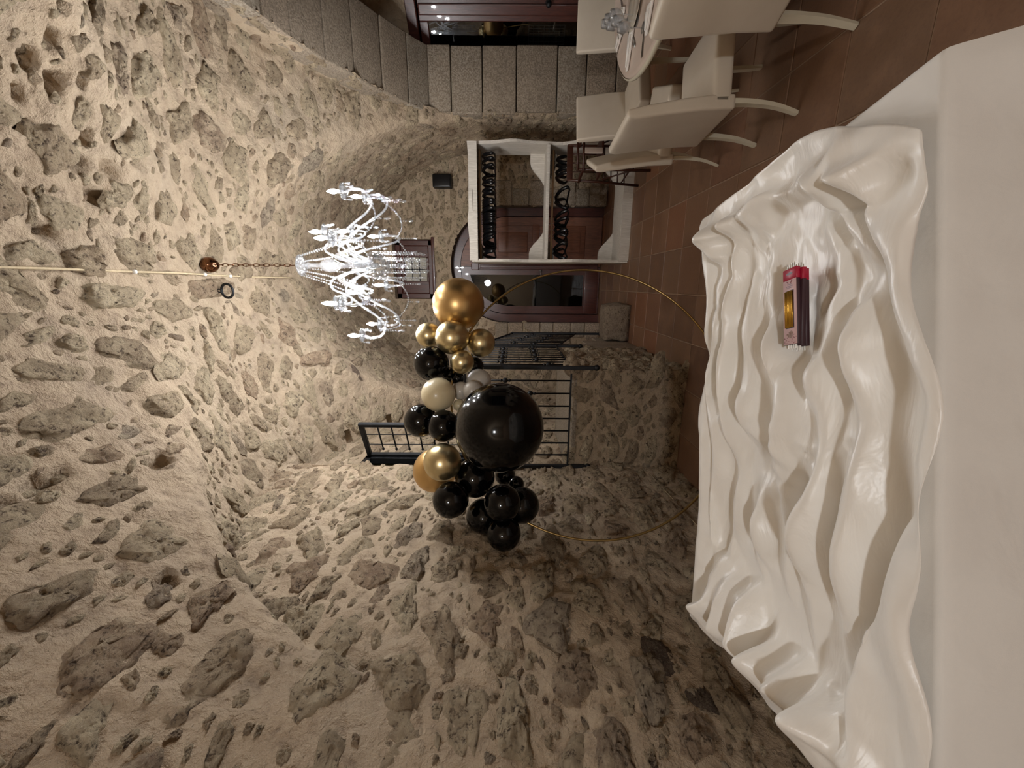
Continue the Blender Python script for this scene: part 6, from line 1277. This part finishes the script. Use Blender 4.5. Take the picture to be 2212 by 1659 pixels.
[807,21,4,10,17,13,-17,-20,-19,-18,-12,-5,-7,-9,-3,1,2,-2,2,-3,0,0,1,-1,0,0,1,6,10,10,10,8,10,9,7,5,3,1,-2,-3,-5,-10,-11,-11,-7,-5,-3,-2,0,3,5,11,10,8,5,3,-3,-10,-15,-11,-2,0,0,0,-8,-7,-8,-2,0,0,0,0,0,4,6,6,8,2,-6,-8,-7,-4,6,10,12,18,15,-2,-13,-5,11,-3],
[803,21,0,3,15,4,-14,-16,-16,-13,-4,-6,-10,-5,0,0,0,0,2,1,2,0,-2,-2,2,4,8,12,15,13,11,8,8,6,6,1,-4,-5,-9,-10,-10,-14,-17,-5,2,4,-5,1,1,-1,3,4,8,5,5,3,-1,-6,-9,-8,-2,0,0,-1,-10,-8,-6,0,0,0,0,0,0,0,3,4,6,1,-4,0,-3,-2,-1,10,9,10,19,5,-12,-4,11,-4],
[803,19,-1,4,15,0,-14,-15,-15,-14,-9,-8,-3,0,0,3,5,2,4,3,2,1,-3,-2,7,7,12,14,14,12,9,6,5,1,-2,-5,-9,-11,-13,-12,-11,-9,-1,-11,13,-4,-4,6,3,1,-1,-3,-1,-3,1,1,1,0,-2,-1,0,-2,-3,-3,-3,-4,-1,-1,0,-5,-3,0,0,0,3,3,2,-3,-1,-4,0,2,3,7,7,8,19,8,-12,-4,11,-1],
[805,17,-2,6,19,10,-14,-17,-17,-16,-15,-6,1,0,3,3,2,2,3,2,2,1,1,3,-1,11,12,12,9,6,5,5,0,-4,-7,-10,-11,-10,-9,-7,-5,-3,2,8,-14,17,-5,0,9,1,-2,-4,-10,-11,-6,-4,-4,-1,0,2,4,2,0,2,0,-2,-2,3,-1,-3,-3,-2,0,0,0,6,2,-3,-3,-2,0,0,5,4,8,11,19,5,-10,-6,8,4],
[807,12,0,11,25,22,-9,-15,-16,-17,-18,-19,-10,-10,-1,3,4,2,2,2,4,2,4,8,4,3,10,6,5,1,-1,-1,-2,-8,-10,-7,-6,-5,-3,-6,2,6,7,-2,6,7,6,5,2,5,2,-4,-11,-12,-10,-9,-8,-3,0,0,0,0,1,1,-1,0,3,0,-4,0,3,1,-4,1,-1,0,4,0,-4,0,0,0,0,7,11,14,14,5,-11,-5,5,8],
[807,7,4,18,27,30,-9,-16,-18,-20,-16,-16,-17,-19,0,0,0,0,0,2,2,1,3,9,6,3,2,3,1,-4,-2,-2,-3,-6,-7,-6,-2,0,0,0,8,13,3,4,10,9,8,6,3,3,1,-2,-6,-8,-9,-10,-9,-11,-9,-4,0,0,0,0,0,0,0,0,5,-1,-2,4,1,-2,-1,-3,-1,2,0,-2,0,0,0,4,15,15,13,-3,-10,-1,2,12],
[803,13,6,15,26,29,-13,-20,-18,-23,-18,-11,-13,-13,-1,0,0,0,0,0,0,0,0,0,6,3,1,6,-1,-2,-5,-3,-3,-2,0,0,0,0,5,4,13,18,8,1,9,6,8,0,-1,0,-2,0,0,-5,-5,-8,-11,-10,-10,-12,-8,0,0,0,0,0,0,0,6,7,-5,-4,3,-2,0,1,-3,-3,1,0,-1,0,0,4,15,14,9,-9,-6,4,-1,15],
[799,18,8,15,21,17,-15,-19,-20,-21,-20,-10,-6,-4,-1,0,0,0,0,0,0,0,0,0,0,0,0,5,4,3,-7,-2,-3,0,1,1,1,4,14,13,4,9,15,7,3,-4,5,-1,-6,-3,-1,-1,0,-1,0,-3,-4,-7,-8,-10,-10,-11,-7,0,0,0,0,0,11,3,-7,-5,3,3,-1,-2,2,-6,-1,0,1,-1,0,7,13,12,8,-17,-3,8,-2,17],
[798,18,8,9,14,8,-14,-19,-18,-18,-16,-8,0,0,0,0,2,0,-1,-1,0,0,1,-1,2,2,3,3,3,3,2,1,0,3,1,2,5,-1,3,13,10,-3,3,10,3,-8,-4,3,-2,-7,-1,1,2,2,5,6,4,0,-4,-6,-10,-12,-11,-9,-7,-4,1,2,-3,5,-9,1,1,1,0,-3,-1,3,-2,-2,0,3,1,8,13,10,9,-23,-7,12,-1,17],
[799,17,10,11,4,3,-13,-16,-17,-16,-14,-6,0,0,0,0,1,-1,2,5,1,2,2,4,3,2,1,2,2,1,0,3,3,3,1,1,3,3,-1,-2,8,6,-5,-3,5,-5,-10,-4,5,2,1,3,2,4,7,8,8,6,3,0,-5,-10,-13,-12,-11,-8,-12,-7,-1,3,-2,2,1,-6,-1,1,0,4,4,-3,-6,0,0,9,15,15,10,-23,-15,12,2,17],
[803,12,17,17,4,6,-13,-15,-16,-17,-17,-16,-3,0,0,0,0,0,0,7,7,3,3,2,2,0,-1,0,-1,-1,0,2,3,3,2,0,-2,3,7,0,-3,3,3,-8,-8,4,-10,-8,0,9,4,5,6,4,3,7,10,9,7,4,2,-3,-9,-12,-13,-11,-11,-13,-10,0,0,3,1,-1,0,4,5,1,0,-1,-7,-5,0,4,15,17,14,-15,-25,10,5,18],
[806,15,19,14,20,12,-9,-16,-17,-18,-19,-18,-18,-9,0,0,0,0,0,0,4,3,6,3,-1,-2,0,-1,-3,-2,-2,0,1,3,3,1,5,1,3,8,-1,-5,-6,2,-14,-3,3,-5,-1,4,10,5,6,4,4,4,4,7,8,5,4,3,-1,-6,-12,-9,-6,-8,-13,-3,0,3,0,1,4,5,2,-4,-3,-4,-8,-6,0,0,13,19,18,-6,-31,3,9,19],
[807,15,17,27,24,20,-14,-20,-22,-24,-20,-12,-10,-11,-7,-5,-3,0,0,0,0,0,0,1,2,-3,0,0,0,0,0,0,0,3,-1,4,8,-3,-3,5,7,-10,-9,-1,6,-6,0,2,2,-4,1,10,3,3,3,3,2,1,2,3,3,4,3,1,4,-6,-4,3,-2,-5,-5,0,4,2,-2,2,-2,-2,-8,-8,-9,-4,0,2,16,17,18,-1,-34,-2,9,19],
[805,10,18,23,34,16,-18,-24,-23,-25,-18,-13,-5,-5,-3,-2,-4,-4,0,0,0,0,0,0,0,0,0,0,0,0,0,0,0,0,2,1,5,-4,-4,4,7,-11,0,0,0,7,-7,0,3,1,-4,0,0,0,1,-1,1,0,-1,0,1,1,4,9,12,6,-2,0,8,0,0,-6,1,5,-4,-5,0,2,-6,-12,-11,-3,0,13,17,15,17,0,-38,-3,5,17],
[801,12,5,15,21,22,-17,-21,-23,-19,-14,-11,-7,-2,0,0,0,2,0,-2,0,4,-2,-2,0,0,0,0,0,0,0,4,1,-3,6,5,-3,-5,-3,-2,4,-4,4,-4,0,8,1,-7,-2,0,0,0,0,0,0,0,0,0,0,0,0,0,0,0,4,10,12,1,0,1,7,-2,-4,4,-2,-8,-6,0,4,-4,-8,-5,8,16,15,15,14,0,-39,-8,3,15],
[798,15,-2,1,15,18,-15,-17,-14,-11,-9,-8,-7,-2,0,0,0,0,0,1,3,1,1,-1,5,2,3,3,1,-3,-2,1,-1,-3,1,2,2,-5,-8,-3,2,-2,1,8,1,-2,1,-4,-5,0,0,0,0,0,0,0,2,-1,-1,0,0,0,0,0,0,6,4,9,-3,2,2,-1,0,0,-2,-2,-7,-5,3,3,3,4,12,12,8,15,16,1,-40,-10,1,13],
[796,16,0,-5,19,7,-8,-8,-9,-10,-8,-7,-6,-7,-7,-1,0,0,0,0,0,7,8,6,2,8,7,5,2,-2,-5,0,-3,-5,-7,-6,-1,-7,-7,-2,0,1,1,15,9,-5,-3,-6,-10,-2,0,0,0,0,4,1,3,2,-7,-3,0,0,0,0,0,0,4,1,-2,2,-1,-1,1,0,-1,4,2,-8,-1,0,8,10,13,10,7,15,21,0,-41,-11,1,12],
[798,15,-5,16,30,6,-7,-8,-9,-9,-11,-7,-5,-8,-10,-11,-1,-2,-4,-2,0,1,7,16,8,8,6,5,3,0,-6,-9,-3,-1,-7,-9,-8,-5,-4,-6,0,1,4,13,19,0,-4,-6,-9,-9,-5,-4,0,0,1,5,4,3,0,-3,-6,-4,0,0,0,0,1,2,6,0,0,-1,-5,-2,3,1,-1,0,-4,0,0,12,14,14,16,13,17,-1,-39,-13,1,11],
[800,13,-1,14,40,24,-7,-9,-10,-11,-8,-6,-7,-10,-10,-12,-12,-13,-3,2,3,1,-3,4,14,8,4,2,0,3,-1,-7,-9,-3,-3,-5,-5,-5,-9,-1,0,0,10,13,17,7,-2,-2,-6,-3,-4,-6,-3,-4,-6,-2,2,3,4,3,2,-1,-2,-1,-1,-1,-1,0,-2,-1,-1,-3,-2,0,-3,-4,0,5,4,-2,-1,10,13,17,19,16,9,-8,-35,-11,-5,12],
[802,8,8,12,29,32,-2,-8,-2,-8,-6,-4,-9,-13,-13,-13,-17,-12,-13,-9,7,9,3,-1,4,5,0,0,-3,-4,2,-1,-5,-5,-3,-1,1,-2,-6,0,0,0,11,14,10,12,1,3,6,-1,-4,-5,-8,-4,-3,-4,-3,0,2,3,4,3,2,-1,-2,-3,-5,-4,-3,-3,-5,-2,-2,-3,-5,-1,0,0,2,12,4,5,7,12,21,22,10,-23,-27,-6,-11,12],
[802,9,5,10,16,24,5,-2,-2,-1,-5,-5,-7,-10,-15,-14,-15,-18,-14,-1,2,3,6,2,0,-6,-2,-2,-2,-1,0,1,-1,0,0,0,4,1,-4,-1,0,0,7,14,13,12,11,4,8,2,-4,-5,-12,-6,-1,-1,-4,-3,1,1,2,2,2,1,0,-2,-3,-4,-4,-2,-5,-7,-4,-4,-5,-4,0,0,0,6,13,7,3,6,18,21,16,-21,-28,-1,-14,12],
[800,11,5,4,10,12,-4,-4,0,1,-2,-4,-5,-9,-12,-14,-14,-13,0,0,0,0,0,0,0,0,0,0,0,0,0,0,0,0,0,1,-1,0,0,0,0,0,0,10,13,15,16,10,7,4,-1,-6,-11,-12,-4,-1,0,1,1,1,2,1,1,1,-1,-1,-3,-2,-3,-4,-4,-6,-6,-4,-4,-6,-4,0,0,0,7,11,8,5,12,20,17,-20,-25,1,-11,12],
[796,9,8,3,9,12,-1,-7,-4,0,-2,-4,-8,-10,-15,-16,-8,0,0,0,0,2,1,-3,0,0,0,0,0,0,0,0,0,0,0,0,0,0,0,0,0,0,0,2,13,12,13,8,10,4,2,-1,-5,-7,-4,-4,-2,-1,0,1,3,3,2,2,0,-2,-4,-6,-4,-3,-4,-5,-5,-4,-2,-5,-7,0,0,0,1,6,9,12,15,16,15,-18,-22,0,-8,13],
[791,6,6,13,16,18,-1,-6,-7,-4,-4,-4,-7,-12,-15,-13,-14,-1,0,0,0,0,2,3,-5,0,0,0,0,0,0,0,0,0,0,0,0,0,0,0,0,0,5,3,3,8,8,2,0,0,-3,-1,-7,-3,-1,-2,-1,-2,-2,-1,2,5,6,4,3,1,-1,-1,-4,-2,-3,-5,-6,-4,-1,0,0,0,0,0,0,6,12,14,19,20,13,-18,-22,-11,-4,12],
[787,5,10,17,32,24,-1,-7,-8,-7,-6,-7,-8,-12,-12,-13,-14,-16,-2,0,0,5,0,-2,0,2,4,5,4,3,2,1,0,-1,-3,-3,-3,-3,-1,0,2,3,3,2,-4,-2,-1,0,-8,-5,0,0,0,0,0,1,1,-2,0,0,0,0,0,0,2,2,3,2,2,1,0,-4,-3,0,-3,-1,0,0,0,3,9,12,15,16,19,20,13,-25,-30,-13,-7,10],
[785,8,14,20,32,33,-2,-9,-8,-9,-4,-4,-8,-11,-16,-12,-13,-13,-7,-11,-3,8,5,-1,3,5,5,6,3,3,0,0,2,-2,-4,-4,-3,-2,2,4,4,4,3,-4,-5,-7,-10,-12,-3,0,0,0,0,0,0,0,3,-3,0,0,0,0,0,0,2,8,9,5,4,2,-1,-3,3,1,0,1,1,-2,-2,1,5,8,7,15,21,22,15,-21,-36,-22,-6,8],
[786,6,14,24,31,28,-3,-6,-4,-5,-4,-6,-11,-9,-12,-16,-14,-14,-3,-4,-6,-3,3,5,4,8,6,3,0,0,0,-1,-3,-4,-2,-4,-3,0,2,4,7,10,8,4,-1,-5,-10,-14,-14,-9,-1,0,0,0,4,-2,1,-3,0,0,0,0,5,8,13,10,9,7,3,1,1,-3,-7,0,0,-2,7,1,-3,-3,-1,-3,-3,12,20,22,15,-16,-29,-21,-7,10],
[789,7,8,18,25,16,-3,-1,0,1,-1,-6,-9,-10,-11,-13,-13,-10,-4,1,3,-3,-8,1,7,6,1,-4,-2,1,2,0,-4,-5,-4,-3,-1,0,4,6,7,9,13,9,5,1,-4,-8,-9,-9,-13,-12,-8,0,0,0,0,0,0,7,9,14,11,9,7,-2,4,12,3,0,-2,-3,-7,-6,-2,-10,0,7,2,-3,-7,-9,-2,7,9,20,17,-12,-27,-11,3,9],
[794,11,12,10,8,10,0,0,2,2,-3,-7,-9,-7,-7,-5,-7,-4,-4,-1,-2,-4,-3,-4,-3,-5,-6,-5,2,3,2,0,-2,-3,-2,-1,0,0,2,7,9,9,10,9,9,6,4,0,-4,-5,-8,-12,-8,-6,-4,-2,2,6,9,11,10,5,5,5,3,2,-3,6,-2,-2,-5,-5,-4,-6,-6,-9,-10,1,5,1,-2,-6,-6,1,12,17,16,-9,-15,-5,1,9],
[802,14,11,7,10,12,1,-1,0,-2,-5,-7,-8,-4,-4,-4,-6,-8,-12,-11,-2,-3,-5,-6,-7,0,0,0,0,0,0,0,0,1,-1,0,0,0,0,2,5,5,6,8,9,9,9,6,5,3,-1,-4,-5,-4,-2,0,3,4,5,6,1,0,-4,-2,-3,0,-3,-5,-6,-5,-6,-6,-5,-4,-4,-4,-4,0,6,10,6,-2,-6,2,12,18,17,-11,-9,-6,-6,9],
[809,15,12,17,14,21,-1,-3,-10,-11,-10,-7,-6,-4,-5,-6,-4,-9,-12,-18,-6,-4,-5,-2,-3,0,0,0,0,0,0,0,0,4,2,2,-1,-1,4,2,1,3,3,3,13,6,7,3,-2,6,9,6,3,0,-1,0,0,0,-1,-1,-3,-5,-8,-8,-9,-8,-8,-7,-6,-5,-3,0,0,0,0,0,0,0,7,9,11,8,0,3,14,19,18,-10,-22,-11,-2,6],
[816,15,18,23,28,17,-4,-16,-18,-10,-14,-10,-1,-5,-10,-10,-8,-7,-10,-10,-8,-6,-8,0,0,0,0,0,0,0,1,5,5,6,5,7,3,0,0,0,-2,0,5,-5,3,3,9,-8,-4,0,3,8,7,2,3,1,1,-2,-4,-5,-6,-6,-6,-6,-7,-7,-7,-2,0,0,0,0,0,0,0,0,2,5,8,10,15,15,4,9,13,20,19,-15,-34,-21,-3,3],
[820,22,18,18,25,20,-17,-23,-17,-9,-3,-10,-4,-2,-12,-12,-12,-13,-12,-8,-4,-3,0,0,0,0,3,7,2,5,6,6,5,4,4,4,3,3,0,1,-1,-3,-3,-4,-5,-4,1,10,4,-11,-15,-3,-4,0,2,5,3,-4,-6,-5,-6,-3,-1,0,4,2,1,-1,4,-7,1,-1,2,2,5,7,6,5,6,8,16,15,3,7,14,21,20,-15,-37,-28,-7,-2],
[821,24,20,10,17,14,-19,-23,-17,-10,-3,-2,-7,-3,-4,-9,-10,-9,-6,-6,-6,-3,1,2,1,7,6,3,4,5,5,2,3,2,1,1,1,1,1,1,3,1,0,-2,-4,-8,-4,1,-8,-15,-10,-3,-4,-1,0,0,2,-1,-1,0,0,0,2,5,6,7,6,7,-4,7,0,-5,-2,0,2,1,6,4,1,5,13,16,12,3,11,22,19,-16,-29,-34,-8,-7],
[818,26,17,7,9,5,-17,-18,-14,-8,-7,-7,-6,-2,1,-3,-5,-4,-3,1,-1,-2,-2,6,6,4,4,5,4,3,2,0,-1,-2,0,-1,-2,-1,-1,0,0,3,2,3,1,-3,-4,-10,-12,-13,-9,-7,0,0,0,0,0,0,0,0,4,6,12,12,11,6,4,0,-3,3,-7,2,-2,-2,-1,-5,-4,-2,-4,6,17,16,14,13,12,17,10,-22,-19,-26,-13,-7],
[814,27,14,8,4,-2,-18,-14,-10,-7,-5,-7,-4,0,1,-3,-1,-1,-3,3,8,5,3,4,4,2,2,0,-1,-1,-3,-3,-3,-4,-4,-2,-2,-1,1,1,2,5,4,4,3,1,-1,-4,-7,-10,-7,-9,-8,-7,-3,1,-1,1,5,10,8,11,13,11,7,2,-1,-5,-7,-8,-15,4,-6,3,3,0,-5,-7,-3,-3,5,13,15,15,15,16,12,-12,-15,-22,-11,-6],
[811,26,11,14,2,-18,-15,-12,-9,-4,-1,-2,0,2,-4,-4,-1,-1,2,5,6,6,4,-1,-1,-2,-3,-5,-4,-5,-5,-5,-5,-4,-4,-3,-3,-1,0,3,4,5,8,8,9,8,5,2,-1,-2,-4,-4,-5,-5,-6,-1,-1,1,4,7,8,7,4,-1,-4,-6,-4,-5,-5,-5,-7,-5,-7,-5,3,3,-2,-5,-1,2,-1,7,12,13,13,15,17,8,-6,-19,-12,-6],
[812,25,11,16,-11,-18,-12,-9,-4,-3,0,2,3,3,-3,-3,-3,-1,1,2,3,5,-2,-3,-2,-3,-2,-3,-2,-1,-1,-2,-2,-2,-2,-2,-3,-1,-4,-1,5,0,-4,2,4,6,6,6,5,5,3,0,0,0,-2,-1,0,0,1,1,-1,-3,-6,-8,-10,-8,-5,-3,-2,-2,-2,-3,0,0,0,0,0,0,0,0,0,1,9,11,12,12,13,16,10,-12,-17,-8],
[817,21,19,1,-15,-11,-7,-3,0,0,0,-1,1,2,3,1,-2,-3,-2,0,1,0,2,-2,-3,-1,-1,-1,-1,-1,-1,-2,-2,-2,-1,-2,-4,-1,-2,-2,2,-1,-1,-1,-2,0,0,2,2,6,4,4,3,3,2,2,0,-3,-4,-7,-9,-8,-7,-4,-3,0,2,3,1,0,-1,-2,-1,-1,-1,-1,-1,-2,-1,-2,-1,1,4,7,9,10,12,15,14,5,-18,-14],
[823,26,12,-10,-9,-5,0,0,1,1,0,0,-1,0,0,2,1,-1,-1,-2,-1,-2,0,0,-2,-2,-1,0,-1,0,-1,0,-1,-1,0,-1,-1,-2,-2,-1,-1,0,-2,-3,-2,-1,-2,-1,-2,-4,5,2,2,1,0,-1,-4,-6,-8,-9,-7,-4,-1,6,7,6,4,3,1,-1,-1,-1,0,0,0,-1,0,-2,-2,-2,-2,-2,0,2,3,6,7,10,13,13,-5,-18],
[828,22,3,-2,-1,-1,-1,-1,-2,-1,-1,-1,-1,-1,-1,-1,-1,-1,-1,-2,-2,-2,-2,-2,-1,-2,-1,0,0,0,0,1,0,1,0,1,0,1,1,2,0,1,-1,-3,-3,-4,0,-4,4,-1,-1,-2,-2,-3,-4,-6,-7,-7,-6,-4,-1,5,4,2,6,8,4,2,-1,-1,-1,-2,-1,0,0,2,2,1,0,0,-2,-1,-2,-1,0,1,2,3,4,9,8,-12],
[829,-1,0,0,0,0,0,-1,-1,-1,-2,-2,-1,-2,-1,-2,-2,-1,-2,-2,-1,-2,-2,-1,-1,-1,-1,0,0,0,0,0,0,1,0,0,1,1,2,2,3,2,3,2,2,0,0,-1,-2,-2,-3,-4,-4,-4,-4,-5,-5,-4,-4,-1,1,4,5,6,5,2,0,-1,-3,-3,-3,-2,-1,0,2,2,3,3,3,3,2,3,1,1,1,1,0,1,0,0,0,0]]]
def satin_grid():
    a = np.cumsum(np.array(SATIN, float), axis=2)
    return np.moveaxis(a, 0, 2) / 1000.0
def satin_fix(G):
    return G
SG = satin_grid()
if SG is not None:
    ny, nx = SG.shape[:2]
    SG = satin_fix(SG)
    idx = np.arange(nx * ny).reshape(ny, nx)
    q = np.stack([idx[:-1, :-1], idx[:-1, 1:], idx[1:, 1:], idx[1:, :-1]], -1).reshape(-1, 4)
    me = bpy.data.meshes.new('satin'); me.from_pydata(SG.reshape(-1, 3).tolist(), [], q.tolist()); me.update(); me.shade_smooth()
    st = obj('satin_drape', me, 'satin'); st.location = TBL; st.rotation_euler = (0, 0, TROT)
    md = st.modifiers.new('smooth', 'SUBSURF'); md.levels = 2; md.render_levels = 2
    sd = st.modifiers.new('thick', 'SOLIDIFY'); sd.thickness = .0015
    tag(st, 'ruched white satin cloth bunched in folds over the top of the front table', 'satin cloth')

# ------------------------------------------------------------------ packs of sparkler candles stacked on the satin
PL, PW, PT = .186, .046, .0105
def pack(label, l, d, z, turn, tilt, first):
    """flat card pack: local x along its length (header at +x), y across, z up"""
    p = cam_pt(l, d, z)
    t = thing('candle_pack', label, 'candle pack', tuple(p), 0, 'packs of gold candles on the satin', (tilt, 0, TROT + turn))
    h = PL / 2; w = PW / 2
    obj('box', rbox(-h, h * .70, -w, w, 0, PT, .001, 1), 'maroon', t)
    hd = obj('header', rbox(h * .70, h, -w, w, 0, PT + .0004, .001, 1), 'crimson', t)
    obj('hang_hole', MB().prism([(h * .86 + math.cos(a) * .003, math.sin(a) * .011) for a in np.linspace(0, 2 * PI, 14, endpoint=False)], PT - .001, PT + .0009, 'z').mesh(), 'maroon', hd)
    for i in range(4): obj('candle_tip', MB().tube([(h - .002, -.012 + .008 * i, PT * .6), (h + .013, -.012 + .008 * i, PT * .6)], .0013, 6).mesh(), 'steel', t)
    for i in range(4): obj('candle_end', MB().tube([(-h + .002, -.012 + .008 * i, PT * .5), (-h - .010, -.012 + .008 * i, PT * .5)], .0022, 6).mesh(), 'clip', t)
    if first:
        obj('card', rbox(-h + .0005, h * .70, -w + .0005, w - .0005, PT - .0005, PT + .0006, .0004, 1), 'pink', t)
        zt = PT + .0006
        obj('window', MB().box(-h * .58, h * .42, -w * .62, w * .62, PT, zt + .0004).mesh(), 'maroon', t)
        for i in range(6): obj('gold_candle', MB().tube([(-h * .56, -w * .42 + i * w * .19, zt + .0018), (h * .40, -w * .42 + i * w * .19, zt + .0018)], .0021, 8).mesh(), 'gold_stick', t, True)
        m = MB()
        for x, ww in ((.58, .3), (.53, .55), (.49, .42)): m.box(h * x - .0011, h * x + .0011, -w * ww, w * ww, PT, zt + .0003)
        obj('printed_lines', m.mesh(), 'grey_print', t)
        m = MB()
        for y in (-.004, .004): m.tube([(h * .61, y, zt + .0003), (h * .67, y * 2.2, zt + .0003)], .0009, 4)
        obj('printed_emblem', m.mesh(), 'red_print', t)
        rr = random.Random(4); m = MB()
        for i in range(26):
            a = rr.uniform(0, 2 * PI); r = rr.uniform(0, .011)
            m.prism([(-h * .76 + r * math.cos(a) + .0026 * math.cos(b), r * math.sin(a) + .0026 * math.sin(b)) for b in np.linspace(0, 2 * PI, 5, endpoint=False)], PT, zt + .0003 + i * .00001, 'z')
        obj('printed_bouquet', m.mesh(), 'brown_print', t, False, 'stuff')
        m = MB()
        for i in range(24):
            x = -h * rr.uniform(.74, .97); y = rr.uniform(-w * .9, w * .9); m.prism([(x + .0013 * math.cos(b), y + .0013 * math.sin(b)) for b in np.linspace(0, 2 * PI, 5, endpoint=False)], PT, zt + .0003, 'z')
        obj('printed_dots', m.mesh(), 'red_print', t, False, 'stuff')
    return t
PZ0 = .792
PACKS = [('pale pink candle pack with gold candles in its window, topmost on the satin', .193, .958, PZ0 + 2 * PT + .001, .03, 0, True),
         ('dark sided candle pack in the middle of the stack on the satin', .190, .956, PZ0 + PT + .0005, -.015, 0, False),
         ('dark sided candle pack at the bottom of the stack, lying on the satin', .188, .960, PZ0, .02, 0, False)]
for lab, l, d, z, tn, tl, first in PACKS: pack(lab, l, d, z, tn, tl, first)
